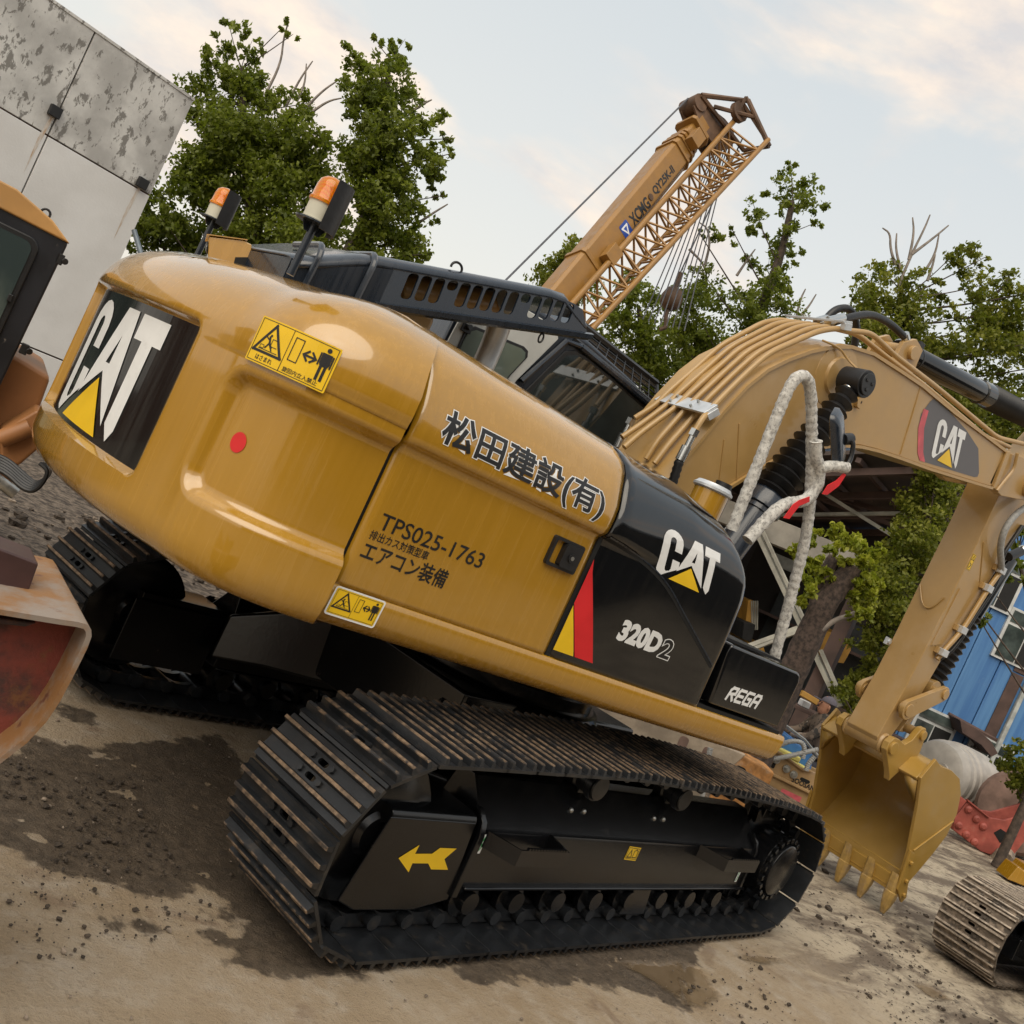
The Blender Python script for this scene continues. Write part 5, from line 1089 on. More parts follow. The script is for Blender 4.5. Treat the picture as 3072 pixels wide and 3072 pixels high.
def tree(name, label, dep, spec, trunk, mat, size=.15, dens=1.0, seed=1, bare=(), tr=.16, group=None, cat='tree', base=None, limbs=True, bark='bark'):
    """spec: clumps (px, py, radius in px, depth offset); trunk: line of (px, py) from the base up"""
    T3 = [Vector(at(px, py, dep)) for px, py in trunk]
    b0 = Vector((T3[0].x, T3[0].y, 0)) if base is None else Vector((base[0], base[1], 0))
    root = thing(name, b0, label, cat, group); line = [b0]+T3
    cl = []; r = random.Random(seed)
    for q in spec:
        px, py, pr_ = q[:3]; dz = q[3] if len(q) > 3 else 0; rad = pr_*dep/FPX
        for k in range(3 if pr_ > 60 else 1):      # break each mass into uneven sub-clumps with depth
            j = .45 if pr_ > 60 else 0; c = Vector(at(px+r.uniform(-j, j)*pr_, py+r.uniform(-j, j)*pr_, dep+dz+r.uniform(-1.2, 1.2)*rad)); rr = rad*(r.uniform(.68, 1.05) if pr_ > 60 else 1.1)
            cl.append((c, rr, max(40, int(dens*1750*rr*rr*(.12/size)**2))))
    crown = link('crown', crown_mesh('crown', cl, size, mat, seed), root)
    mb = MB(); P = smooth_path(line, 2); n = len(P); mb.tube(P, [tr*(1-.75*i/(n-1))*r.uniform(.92, 1.08) for i in range(n)], 10, wob=.05); TR = mb.build('trunk', bark, root, 60)
    if limbs:
        for (c, rr, _) in cl[::2]:
            mb = MB()
            k = min(range(n), key=lambda i: (P[i]-c).length+max(0, P[i].z-c.z+.55*math.hypot(P[i].x-c.x, P[i].y-c.y))*2.5); s0 = P[k]; m1 = s0.lerp(c, .5)+Vector((r.uniform(-.12, .12)*rr, r.uniform(-.12, .12)*rr, -.12*rr))
            L = (c-s0).length; r0 = min(tr*.4, .008+.0065*L); Q = smooth_path([s0, m1, c, c+(c-m1).normalized()*rr*.6], 2); mb.tube(Q, [r0*(1-.8*i/(len(Q)-1)) for i in range(len(Q))], 6)
            mb.build('limb', 'bark', root, 60)
    if bare:
        for path in bare:
            mb = MB(); Q = smooth_path([at(px, py, dep) for px, py in path], 2); mb.tube(Q, [.028*(1-.8*i/(len(Q)-1))+.006 for i in range(len(Q))], 5)
            mb.build('bare_twig', 'dead_wood', root, 60)
    return root
F = 1.59   # the lists below were read off a 1932 px view
def S(*L): return [tuple([q[0]*F, q[1]*F, q[2]*F]+list(q[3:])) for q in L]
def B(*L): return [[(x*F, y*F) for x, y in p] for p in L]
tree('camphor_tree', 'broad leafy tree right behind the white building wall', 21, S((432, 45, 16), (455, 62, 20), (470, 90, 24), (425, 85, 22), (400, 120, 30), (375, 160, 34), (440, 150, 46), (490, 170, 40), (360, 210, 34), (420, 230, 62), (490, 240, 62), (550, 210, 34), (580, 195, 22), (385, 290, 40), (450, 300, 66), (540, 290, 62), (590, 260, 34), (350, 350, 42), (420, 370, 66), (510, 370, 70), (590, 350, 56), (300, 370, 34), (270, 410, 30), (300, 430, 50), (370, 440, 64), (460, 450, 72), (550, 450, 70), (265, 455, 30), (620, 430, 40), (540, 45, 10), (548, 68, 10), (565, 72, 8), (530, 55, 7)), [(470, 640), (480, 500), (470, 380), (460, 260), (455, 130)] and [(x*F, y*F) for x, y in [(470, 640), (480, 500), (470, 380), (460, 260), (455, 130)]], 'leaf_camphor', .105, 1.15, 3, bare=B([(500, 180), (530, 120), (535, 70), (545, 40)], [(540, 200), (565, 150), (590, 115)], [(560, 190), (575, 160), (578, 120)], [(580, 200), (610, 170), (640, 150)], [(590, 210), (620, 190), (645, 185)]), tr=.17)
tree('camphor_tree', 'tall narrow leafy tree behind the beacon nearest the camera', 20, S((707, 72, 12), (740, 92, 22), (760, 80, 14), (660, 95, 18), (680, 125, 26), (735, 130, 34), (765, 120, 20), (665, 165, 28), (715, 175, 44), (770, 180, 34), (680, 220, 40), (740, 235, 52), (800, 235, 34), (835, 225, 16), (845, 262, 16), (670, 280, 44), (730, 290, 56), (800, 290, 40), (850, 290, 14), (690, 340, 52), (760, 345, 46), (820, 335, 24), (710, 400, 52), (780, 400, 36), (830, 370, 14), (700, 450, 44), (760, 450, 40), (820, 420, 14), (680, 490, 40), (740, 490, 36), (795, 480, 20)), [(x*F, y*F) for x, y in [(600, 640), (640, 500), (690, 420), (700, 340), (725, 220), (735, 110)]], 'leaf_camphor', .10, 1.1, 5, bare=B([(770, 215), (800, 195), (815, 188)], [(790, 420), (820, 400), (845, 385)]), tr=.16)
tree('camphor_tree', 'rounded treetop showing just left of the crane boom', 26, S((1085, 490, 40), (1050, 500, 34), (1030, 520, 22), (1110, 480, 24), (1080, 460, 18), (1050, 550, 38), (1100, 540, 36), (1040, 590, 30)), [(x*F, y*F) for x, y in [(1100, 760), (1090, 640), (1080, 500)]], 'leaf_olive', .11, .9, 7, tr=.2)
tree('camphor_tree', 'dense tree below the lattice jib behind the cab', 23, S((1180, 560, 30), (1215, 560, 36), (1170, 610, 40), (1225, 620, 46), (1270, 620, 30), (1150, 650, 36), (1205, 680, 48), (1265, 680, 40), (1290, 690, 20), (1180, 520, 18), (1240, 570, 28), (1240, 720, 40), (1280, 735, 24)), [(x*F, y*F) for x, y in [(1230, 860), (1225, 720), (1205, 580)]], 'leaf_camphor', .10, .8, 8, tr=.2)
tree('camphor_tree', 'tall sparse tree with a tufted top right of the crane hook', 21, S((1492, 315, 16), (1490, 345, 30), (1530, 350, 24), (1520, 385, 30), (1475, 385, 24), (1455, 370, 16), (1425, 395, 26), (1420, 425, 20), (1440, 440, 16), (1550, 395, 20), (1540, 420, 16), (1490, 425, 24), (1480, 460, 28), (1500, 470, 18), (1450, 500, 32), (1485, 510, 22), (1380, 430, 14), (1350, 445, 22), (1320, 440, 10), (1380, 460, 12), (1410, 490, 20), (1460, 550, 44), (1330, 520, 28), (1310, 560, 40), (1360, 560, 36), (1420, 580, 50), (1480, 590, 36), (1290, 610, 40), (1350, 620, 50), (1430, 640, 50), (1300, 660, 40), (1390, 670, 48), (1475, 650, 36)), [(x*F, y*F) for x, y in [(1400, 860), (1405, 700), (1430, 600), (1475, 480), (1495, 380)]], 'leaf_camphor', .09, .7, 11, bare=B([(1330, 500), (1340, 460), (1335, 430), (1320, 420)], [(1390, 520), (1410, 490), (1425, 470)], [(1500, 610), (1510, 565), (1520, 545)], [(1505, 600), (1525, 580), (1540, 555)], [(1300, 470), (1330, 500), (1335, 540)]), tr=.2)
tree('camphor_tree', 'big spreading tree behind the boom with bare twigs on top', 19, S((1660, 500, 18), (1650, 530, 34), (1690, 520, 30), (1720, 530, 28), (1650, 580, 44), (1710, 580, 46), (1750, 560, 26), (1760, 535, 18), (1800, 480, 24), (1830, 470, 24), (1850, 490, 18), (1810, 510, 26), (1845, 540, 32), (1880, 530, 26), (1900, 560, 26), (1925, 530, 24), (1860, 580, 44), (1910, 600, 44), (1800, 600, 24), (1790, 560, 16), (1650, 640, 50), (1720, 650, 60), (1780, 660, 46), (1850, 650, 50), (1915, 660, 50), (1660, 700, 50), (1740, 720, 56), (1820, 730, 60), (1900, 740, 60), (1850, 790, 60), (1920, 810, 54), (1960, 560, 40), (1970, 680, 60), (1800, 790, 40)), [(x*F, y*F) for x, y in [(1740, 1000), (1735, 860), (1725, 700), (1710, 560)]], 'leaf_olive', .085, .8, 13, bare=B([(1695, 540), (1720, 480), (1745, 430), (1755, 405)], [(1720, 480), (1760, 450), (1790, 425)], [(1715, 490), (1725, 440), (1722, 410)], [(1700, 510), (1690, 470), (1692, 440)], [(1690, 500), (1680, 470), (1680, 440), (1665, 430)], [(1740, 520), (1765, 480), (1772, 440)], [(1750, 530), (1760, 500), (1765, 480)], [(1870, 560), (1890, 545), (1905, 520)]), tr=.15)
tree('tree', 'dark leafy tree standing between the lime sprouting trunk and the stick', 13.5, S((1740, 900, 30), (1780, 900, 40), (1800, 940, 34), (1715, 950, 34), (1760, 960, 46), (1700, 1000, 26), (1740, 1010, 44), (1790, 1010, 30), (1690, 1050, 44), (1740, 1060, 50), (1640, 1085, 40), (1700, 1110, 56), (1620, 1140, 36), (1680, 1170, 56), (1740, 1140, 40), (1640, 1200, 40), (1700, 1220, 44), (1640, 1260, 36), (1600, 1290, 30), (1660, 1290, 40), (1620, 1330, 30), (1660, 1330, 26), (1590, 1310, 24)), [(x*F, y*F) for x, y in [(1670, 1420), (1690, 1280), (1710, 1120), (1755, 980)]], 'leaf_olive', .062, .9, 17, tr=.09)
tree('tree', 'leaf clump hanging in front of the blue wall right of the stick', 14.5, S((1870, 1110, 16), (1885, 1090, 20), (1845, 1150, 16), (1860, 1165, 14), (1910, 1040, 30), (1925, 1080, 20), (1855, 1180, 10), (1900, 980, 40), (1930, 950, 40)), [(x*F, y*F) for x, y in [(1990, 1400), (1960, 1200), (1920, 1050)]], 'leaf_camphor', .09, .9, 19, tr=.08)
tree('tree', 'small leafy crown on the pale trunk by the blue building corner', 16, S((1905, 1440, 26), (1925, 1420, 26), (1915, 1475, 24), (1945, 1460, 40), (1935, 1500, 26)), [(3030, 2520), (3062, 2440), (3085, 2360)], 'leaf_olive', .075, 1.0, 23, tr=.17, base=ground_at(3005, 2588)[:2], bark='bark_pale')
# the pollarded trunk with lime sprouts just behind the tool box
root = thing('pollarded_tree', at(2330, 2150, 11.2)[:2]+(0,), 'thick forked brown trunk sprouting lime green leaves behind the handrail', 'tree')
D_ = 11.2; tp = [Vector((at(2330, 2150, D_)[0], at(2330, 2150, D_)[1], 0))]+[Vector(at(px, py, D_)) for px, py in ((2345, 2080), (2390, 1990), (2440, 1880), (2480, 1800), (2530, 1740), (2560, 1700))]
mb = MB(); Q = smooth_path(tp, 2); mb.tube(Q, [.185-.075*i/(len(Q)-1) for i in range(len(Q))], 14, wob=.07); mb.build('trunk', 'bark_red', root, 60)
mb = MB(); Q = smooth_path([at(px, py, D_+.1) for px, py in ((2440, 1880), (2460, 1790), (2490, 1700), (2505, 1670))], 2); mb.tube(Q, [.12-.05*i/(len(Q)-1) for i in range(len(Q))], 12, wob=.07); mb.build('limb', 'bark_red', root, 60)
mb = MB(); Q = smooth_path([at(px, py, D_-.1) for px, py in ((2465, 1890), (2500, 1862), (2545, 1848), (2590, 1830))], 2); mb.tube(Q, .03, 8); mb.build('limb', 'dead_wood', root, 60)
cl = []
for (x, y, r_) in ((2395, 1640, 26), (2430, 1625, 22), (2385, 1670, 18), (2450, 1600, 16), (2520, 1605, 34), (2550, 1640, 34), (2500, 1640, 26), (2590, 1640, 36), (2610, 1680, 36), (2440, 1690, 36), (2470, 1720, 30), (2410, 1730, 24), (2420, 1770, 28), (2450, 1760, 26), (2580, 1730, 40), (2540, 1690, 24), (2600, 1780, 34), (2560, 1800, 24), (2400, 1800, 14), (2410, 1815, 12), (2590, 1840, 24), (2550, 1850, 16), (2620, 1740, 30), (2640, 1650, 20)):
    rr = r_*1.12*D_/FPX; cl.append((at(x, y, D_+rng.uniform(-.35, .3)), rr, int(70+rr*rr*9500)))
link('crown', crown_mesh('crown', cl, .066, 'leaf_lime', 29), root)
# ================================================================ truck crane behind the trees' feet
RH, FH = Vector((CR[0], CR[1], 0)), Vector((CF[0], CF[1], 0)).normalized(); RH = Vector((FH.y, -FH.x, 0))
def LF(px, py, dep, z=None, yaw=0.0):
    """local frame facing the camera: x to the right, y away, z up"""
    p = Vector(at(px, py, dep)); p.z = p.z if z is None else z
    return Matrix.Translation(p) @ Matrix(((RH.x, FH.x, 0, 0), (RH.y, FH.y, 0, 0), (0, 0, 1, 0), (0, 0, 0, 1))) @ Matrix.Rotation(yaw, 4, 'Z')
paint('crane_yellow', (.29, .145, .03), .45, .1, .08, (.18, .115, .055), .6, .02, True)
simple('blue_decal', (.02, .06, .30), .4)
b0, b1 = Vector(at(1668, 900, 16.3)), Vector(at(2112, 360, 19.2)); bd = (b1-b0).normalized()
b00 = b0-bd*((b0.z-2.6)/bd.z)                          # foot of the boom on the turntable
CRN = thing('truck_crane', (b00.x, b00.y, 0), 'yellow truck crane with its telescopic boom raised into the sky', 'crane')
vd = ((b0+b1)/2-Vector(CAM)).normalized(); w_ = (-vd+bd*vd.dot(bd)).normalized(); upv = bd.cross(w_); upv = upv if upv.dot(RH) < 0 else -upv
side_ = (w_*math.cos(.38)-upv*math.sin(.38)).normalized(); upv = (w_*math.sin(.38)+upv*math.cos(.38)).normalized()
BMat = Matrix(((bd.x, side_.x, upv.x, b00.x), (bd.y, side_.y, upv.y, b00.y), (bd.z, side_.z, upv.z, b00.z), (0, 0, 0, 1)))
LB = (b1-b00).length; LB0 = (b0-b00).length
def sect(x0, x1, w, h, name, z0=0, m='crane_yellow'):
    c = min(w, h)*.22; pr_ = [(-w/2+c, -h/2), (w/2-c, -h/2), (w/2, -h/2+c), (w/2, h/2-c*.5), (w/2-c*.5, h/2), (-w/2+c*.5, h/2), (-w/2, h/2-c*.5), (-w/2, -h/2+c)]
    mb = MB(); mb.rings([[BMat @ Vector((x, p[0], p[1]+z0)) for p in pr_] for x in (x0, x1)]); return mb.build(name, m, CRN, 30, .01)
main = sect(-1.2, LB-1.35, .46, .54, 'boom_section')
for k, (x0, x1, s_) in enumerate(((LB-1.38, LB-1.14, .95), (LB-1.16, LB-1.0, .88), (LB-1.02, LB-.86, .81), (LB-.88, LB-.2, .74))):
    sect(x0, x1, .46*s_, .54*s_, 'boom_section'); sect(x0-.02, x0+.045, .46*s_+.09, .54*s_+.09, 'boom_collar')
for xx in (LB0+.9, LB0+5.2): sect(xx, xx+.09, .51, .60, 'boom_collar')
for xx, zz in ((LB0+1.1, -.1), (LB0+4.6, .05)):
    mb = MB(); mb.box((xx, .25, zz-.15), (xx+.35, .42, zz+.10), 0, BMat); mb.build('jib_bracket', 'crane_yellow', CRN, 30, .01)
mb = MB(); mb.prism([(LB-.35, -.55), (LB+.12, -.75), (LB+.42, -.50), (LB+.35, -.25), (LB+.10, .18), (LB+.05, .42), (LB-.30, .40), (LB-.40, .1)], -.17, -.13, 1, 0, BMat); mb.prism([(LB-.35, -.55), (LB+.12, -.75), (LB+.42, -.50), (LB+.35, -.25), (LB+.10, .18), (LB+.05, .42), (LB-.30, .40), (LB-.40, .1)], .13, .17, 1, 0, BMat)
mb.cyl(BMat @ Vector((LB-.1, -.2, .35)), BMat @ Vector((LB-.1, .2, .35)), .17, n=16); mb.cyl(BMat @ Vector((LB+.15, -.2, -.5)), BMat @ Vector((LB+.15, .2, -.5)), .2, n=16); mb.build('boom_head', 'crane_dark', CRN, 30)
# lettering on the right flank
fl = lambda u, v, o: BMat @ Vector((u, .23+o, v+.03))
LV = LB-LB0; us = LB0+.33*LV
a = Art(); a.poly(rrect(us, -.24, us+.26, .02, .03), 0); a.stroke([(us+.05, -.05), (us+.21, -.05), (us+.13, -.19)], .03, 1, True); a.build('emblem', ['blue_decal', 'white_decal'], main, fl, .004)
for txt, u0, w in (('XCMG', us+.34, .66), ('QY25K-II', LB0+.545*LV, .80)):
    a = Art(); a.mesh(fit(*text_mesh(txt, .03), u0, -.20 if txt == 'XCMG' else -.16, w, .21 if txt == 'XCMG' else .17), 0); a.build('lettering', 'black_decal', main, fl, .004)
mb = MB(); mb.cyl(BMat @ Vector((us+1.10, .22, -.05)), BMat @ Vector((us+1.10, .25, -.05)), .06, n=12); mb.build('flank_boss', 'crane_dark', CRN)
# lattice fly jib stowed along the flank
J0, J1 = LB0-.3, LB+.55
def jib(x, y, z): return BMat @ Vector((x, .36+y, z+.02))
def jy(x): return (x-J0)/(J1-J0)
mb = MB(); top = lambda x: (x, 0, -.12-.25*jy(x)); lowa = lambda x: (x, .18+.30*jy(x), -.58-.38*jy(x)); lowb = lambda x: (x, -.22, -.62-.32*jy(x)); topb = lambda x: (x, .42, -.20-.28*jy(x))
for f_, r_ in ((top, .055), (lowa, .05), (lowb, .035)): mb.tube([jib(*f_(x)) for x in np.linspace(J0, J1-.3, 8)], r_, 8)
n = 15; xs = np.linspace(J0+.15, J1-.5, n)
for k in range(n-1):
    xm = (xs[k]+xs[k+1])/2
    for f_, g_ in ((top, lowa), (top, lowb), (lowb, lowa)):
        mb.tube([jib(*f_(xs[k])), jib(*g_(xm))], .022, 5); mb.tube([jib(*g_(xm)), jib(*f_(xs[k+1]))], .022, 5)
JB = mb.build('lattice_jib', 'crane_yellow', CRN, 50)
mb = MB(); e0 = J1-.35
for s_ in (0, .42):
    for f_ in (top, lowa):
        mb.tube([jib(*f_(e0)), jib(J1+.1, .1+s_*.3, -.15)], .035, 6)
mb.tube([jib(e0-.2, -.15, .42), jib(J1+.15, .2, -.25), jib(J1-.35, .45, -1.05)], .05, 6); mb.tube([jib(e0-.2, -.15, .42), jib(J1-.3, -.1, -.95)], .045, 6); mb.tube([jib(J1-.3, -.1, -.95), jib(J1-.35, .45, -1.05)], .045, 6); mb.tube([jib(e0-.1, -.1, .1), jib(J1-.1, .3, -.5)], .04, 6)
mb.cyl(jib(J1-.15, .05, -.28), jib(J1-.15, .15, -.28), .20, n=14); mb.build('jib_head', 'crane_dark', JB, 40)
# rear stay rope, hoist falls, hook ball
mb = MB(); mb.tube([BMat @ Vector((LB-.1, 0, .52)), BMat @ Vector((-2.5, 0, 1.1))], .018, 5); mb.build('stay_rope', 'rope_steel', CRN)
for k in range(8):
    q0 = BMat @ Vector((LB+.05+.035*k, -.15+.04*k, -.62)); q1 = Vector(at(1962+16*k, 878+4*k, 18.6)); mb = MB(); mb.tube([q0, q1+(q1-q0).normalized()*.6], .012, 5); mb.build('hoist_rope', 'rope_steel', CRN)
q0 = BMat @ Vector((LB+.45, .25, -.75)); q1 = Vector(at(2041, 818, 19.4)); mb = MB(); mb.tube([q0, q1], .015, 5); mb.build('hoist_rope', 'rope_steel', CRN)
hd = (Vector(at(2012, 905, 19.3))-q1).normalized(); mb = MB(); mb.tube([q1, q1+hd*.12], .05, 8); mb.lathe(q1+hd*.12, q1+hd*.78, [(0, .045), (.3, .06), (.38, .15), (.6, .21), (.85, .20), (1, .09)], 16); mb.tube(smooth_path([q1+hd*.78, q1+hd*.95, q1+hd*1.12+RH*.08, q1+hd*1.22-RH*.03], 2), .04, 8); mb.build('hook_ball', 'crane_dark', CRN, 50)
# superstructure and carrier, mostly hidden
mb = MB(); bx = Matrix.Translation((b00.x, b00.y, 0)) @ Matrix.Rotation(math.atan2(bd.y, bd.x), 4, 'Z'); mb.box((-3.2, -1.2, 1.45), (1.0, 1.2, 2.1), 0, bx); mb.box((-.2, -1.2, 2.1), (1.3, -.5, 3.3), 0, bx); mb.build('turntable', 'crane_yellow', CRN, 30, .04)
mb = MB(); mb.box((-4.5, -1.25, .9), (6.5, 1.25, 1.4), 0, bx); mb.box((5.2, -1.25, 1.4), (7.0, 1.25, 2.6), 0, bx); mb.build('carrier', 'crane_yellow', CRN, 30, .05)
for x in (-3.4, -2.1, 3.4, 5.6):
    for y in (-1.05, 1.05): mb = MB(); mb.cyl(bx @ Vector((x, y-.2, .52)), bx @ Vector((x, y+.2, .52)), .52, n=24); mb.build('wheel', 'rubber', CRN, 35, .03)

# ================================================================ open shed
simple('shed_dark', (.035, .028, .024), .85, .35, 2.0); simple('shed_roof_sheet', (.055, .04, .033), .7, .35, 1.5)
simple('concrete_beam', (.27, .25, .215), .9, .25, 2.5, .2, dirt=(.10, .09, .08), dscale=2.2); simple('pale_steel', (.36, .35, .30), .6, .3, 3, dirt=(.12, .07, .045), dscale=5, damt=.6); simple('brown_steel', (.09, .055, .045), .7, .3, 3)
SA, SB = Vector(at(2135, 1440, 15.6)), Vector(at(2660, 1660, 14.0)); SA.z = SB.z = 3.3
sx = (SB-SA); sx.z = 0; SL = sx.length; sx.normalize(); sy = Vector((-sx.y, sx.x, 0)); sy = sy if sy.dot(FH) > 0 else -sy
SM = Matrix(((sx.x, sy.x, 0, SA.x), (sx.y, sy.y, 0, SA.y), (0, 0, 1, 0), (0, 0, 0, 1)))
SH = thing('open_shed', (SA.x, SA.y, 0), 'dark open-sided workshop shed with pale steel braces and a concrete beam', 'shed')
def sb(name, lo, hi, m, bev=0): mb = MB(); mb.box(lo, hi, 0, SM); return mb.build(name, m, SH, 30, bev)
def st_(name, a, b, r, m, n=4): mb = MB(); mb.tube([SM @ Vector(a), SM @ Vector(b)], r, n); return mb.build(name, m, SH, 30)
BZ = 3.02; rz = lambda x: 3.55+.40*x
for k in range(3): sb('beam', (-.3+k*(SL+.2)/3, -.15, BZ-.16), (-.33+(k+1)*(SL+.2)/3, .15, BZ+.20), 'concrete_beam', .012)
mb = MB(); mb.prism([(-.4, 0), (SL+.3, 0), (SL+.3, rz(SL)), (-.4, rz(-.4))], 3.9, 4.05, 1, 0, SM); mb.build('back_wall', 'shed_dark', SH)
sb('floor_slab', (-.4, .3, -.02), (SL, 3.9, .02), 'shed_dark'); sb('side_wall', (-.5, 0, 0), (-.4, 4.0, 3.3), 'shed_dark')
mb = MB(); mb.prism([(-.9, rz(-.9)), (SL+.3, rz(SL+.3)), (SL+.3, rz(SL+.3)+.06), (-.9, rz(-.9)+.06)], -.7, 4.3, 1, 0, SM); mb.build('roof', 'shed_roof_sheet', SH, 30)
for x in np.arange(-.6, SL, .55): st_('purlin', (x, -.65, rz(x)-.08), (x, 4.2, rz(x)-.08), .05, 'brown_steel')
for y in np.arange(-.4, 4, 1.3): st_('rafter', (-.8, y, rz(-.8)-.2), (SL, y, rz(SL)-.2), .07, 'brown_steel')
for x in (-.2, SL-.1): sb('post', (x-.1, -.1, 0), (x+.1, .1, BZ-.16), 'brown_steel')
def px_s(px, py, y):      # point of the shed frame's plane y seen at a photo position
    d = Vector(CR*(px-1536)/FPX-CU*(py-1536)/FPX+CF); o = Vector(CAM); p0 = SM @ Vector((0, y, 0)); t_ = (p0-o).dot(sy)/d.dot(sy); return o+d*t_
for pa, pb, y, r_ in (((2268, 1590), (2405, 1880), -.2, .045), ((2282, 1580), (2418, 1872), -.25, .03), ((2230, 1945), (2395, 1885), -.2, .045), ((2265, 1945), (2410, 1890), -.25, .03), ((2445, 1960), (2520, 2120), -.2, .045), ((2462, 1950), (2510, 2060), -.25, .03), ((2400, 1435), (2690, 1615), .5, .035), ((2330, 1545), (2720, 1540), .6, .035), ((2470, 1500), (2720, 1590), 1.0, .045), ((2500, 1370), (2750, 1420), 1.5, .05), ((2360, 1450), (2740, 1560), 1.6, .05), ((2450, 1420), (2620, 1500), 2.0, .045)):
    mb = MB(); mb.tube([px_s(*pa, y), px_s(*pb, y)], r_, 4); mb.build('brace', 'brown_steel' if y > .9 else 'pale_steel', SH, 30)
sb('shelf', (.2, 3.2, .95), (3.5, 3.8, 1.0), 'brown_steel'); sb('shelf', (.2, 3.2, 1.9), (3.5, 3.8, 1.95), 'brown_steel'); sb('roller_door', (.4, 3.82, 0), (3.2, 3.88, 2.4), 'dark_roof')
q = px_s(2355, 1690, 2.6); mb = MB(); mb.box((-.28, -.02, -.10), (.28, .02, .10), 0, Matrix.Translation(q) @ SM.to_3x3().to_4x4()); simple('notice_white', (.42, .44, .42), .5); o = mb.build('notice_board', 'notice_white'); tag(o, 'small pale notice board hanging inside the dark shed', 'notice board')
# yellow machine working inside the shed
EX2 = thing('parked_excavator', (SM @ Vector((2.6, 2.6, 0))), 'dusty yellow excavator parked in the dark shed behind the trunk', 'excavator')
def m2(name, poly, y0, y1, dep, mat='dusk_yellow', bev=.01):
    """side-on plate group: outline given in photo positions at one distance, real thickness along the line of depth"""
    P_ = [Vector(at(px, py, dep)) for px, py in poly]; mb = MB(); n = len(P_); mb.add([p+FH*y0 for p in P_]+[p+FH*y1 for p in P_], [tuple(range(n)), tuple(range(2*n-1, n-1, -1))]+[(i, i+n, (i+1) % n+n, (i+1) % n) for i in range(n)]); return mb.build(name, mat, EX2, 30, bev)
simple('dusk_yellow', (.40, .21, .035), .5, .2, 3)
bk = m2('bucket', [(2444, 1905), (2490, 1895), (2510, 1915), (2530, 1960), (2500, 1985), (2470, 1975), (2442, 1935)], 0, .9, 15.2)
m2('bucket_back', [(2497, 1915), (2545, 1908), (2552, 1950), (2530, 1990), (2500, 1985)], -.02, .92, 15.25)
for k in range(4):
    p = Vector(at(2500+12*k, 1912-2*k, 15.2)); mb = MB(); mb.lathe(p, p+Vector((RH.x*.06, RH.y*.06, .16)), [(0, .05), (1, .015)], 6); mb.build('tooth', 'dusk_yellow', EX2)
m2('stick', [(2460, 1890), (2480, 1880), (2500, 1690), (2525, 1690), (2515, 1880), (2500, 1905)], .3, .6, 15.3, 'brown_steel')
m2('house', [(2225, 1925), (2290, 1935), (2300, 1975), (2215, 1960)], 0, 1.5, 15.6); m2('hood', [(2245, 1800), (2268, 1805), (2275, 1850), (2262, 1890), (2235, 1885)], 0, 1.2, 15.8)
m2('cab', [(2228, 1865), (2262, 1872), (2250, 1925), (2222, 1915)], -.1, 1.2, 15.5, 'dark_gap')
for k in range(4): m2('rib', [(2252+6*k, 1802), (2254+6*k, 1802), (2256+5*k, 1888), (2254+5*k, 1888)], -.06, 0, 15.8, 'pale_steel', 0)
mb = MB(); mb.box((-1.7, -.9, .1), (1.7, .9, .9), 0, LF(2300, 2000, 16.2, 0)); mb.build('undercarriage', 'track_black', EX2, 30, .1)

# ================================================================ blue building
t = NT('blue_sheet'); st = t.noise(1.0, 6, .6, t.co((6, 6, .35))); c = t.mix(t.ramp(st, .35, .7), (.06, .17, .40), (.11, .26, .50)); c = t.mix(t.math('MULTIPLY', t.ramp(t.noise(3, 8, .7), .6, .8), .4), c, (.30, .38, .45)); t.set(color=c, rough=.45)
simple('window_white', (.55, .56, .55), .5, .15, 6); simple('dark_inside', (.015, .015, .015), .9)
D_ = 20.0; O_ = Vector(at(2880, 2130, D_)); O_.z = 0
BMx = Matrix(((RH.x, FH.x, 0, O_.x), (RH.y, FH.y, 0, O_.y), (0, 0, 1, 0), (0, 0, 0, 1)))
BLD = thing('blue_building', O_, 'bright blue sheet metal building with white windows behind the bucket', 'building')
def bb(name, lo, hi, m, par_=None, bev=0): mb = MB(); mb.box(lo, hi, 0, BMx); return mb.build(name, m, par_ or BLD, 30, bev)
def on_b(px, py):
    d = Vector(CR*(px-1536)/FPX-CU*(py-1536)/FPX+CF); o = Vector(CAM); t_ = (O_-o).dot(FH)/d.dot(FH); q = o+d*t_; return (q-O_).dot(RH), q.z
bb('wall', (-3.4, .05, 0), (7, 6, 6.2), 'blue_sheet'); xs = [-3.4+.62*k for k in range(17)]
for x0, x1 in zip(xs, xs[1:]): bb('cladding_sheet', (x0+.012, .0, 0), (x1-.012, .05, 6.2), 'blue_sheet', None, .006)
mb = MB(); mb.prism([(-3.6, 6.2), (7.1, 6.2), (7.1, 6.3), (1.5, 7.4), (-3.6, 6.3)], -.2, 6.2, 1, 0, BMx); mb.build('roof', 'dark_roof', BLD)
def window(px0, py0, px1, py1, npane=2):
    x0, z1 = on_b(px0, py0); x1, z0 = on_b(px1, py1)
    fr = bb('window', (x0, -.06, z0), (x1, .0, z1), 'window_white'); zt = z1-(z1-z0)*.30
    bb('pane', (x0+.05, -.075, zt+.03), (x1-.05, -.061, z1-.05), 'window_pane', fr)
    w = (x1-x0-.08)/npane
    for k in range(npane): bb('pane', (x0+.05+k*w, -.075, z0+.05), (x0+.02+(k+1)*w, -.061, zt-.03), 'window_pane' if k % 2 == 0 else 'dark_inside', fr)
    return fr
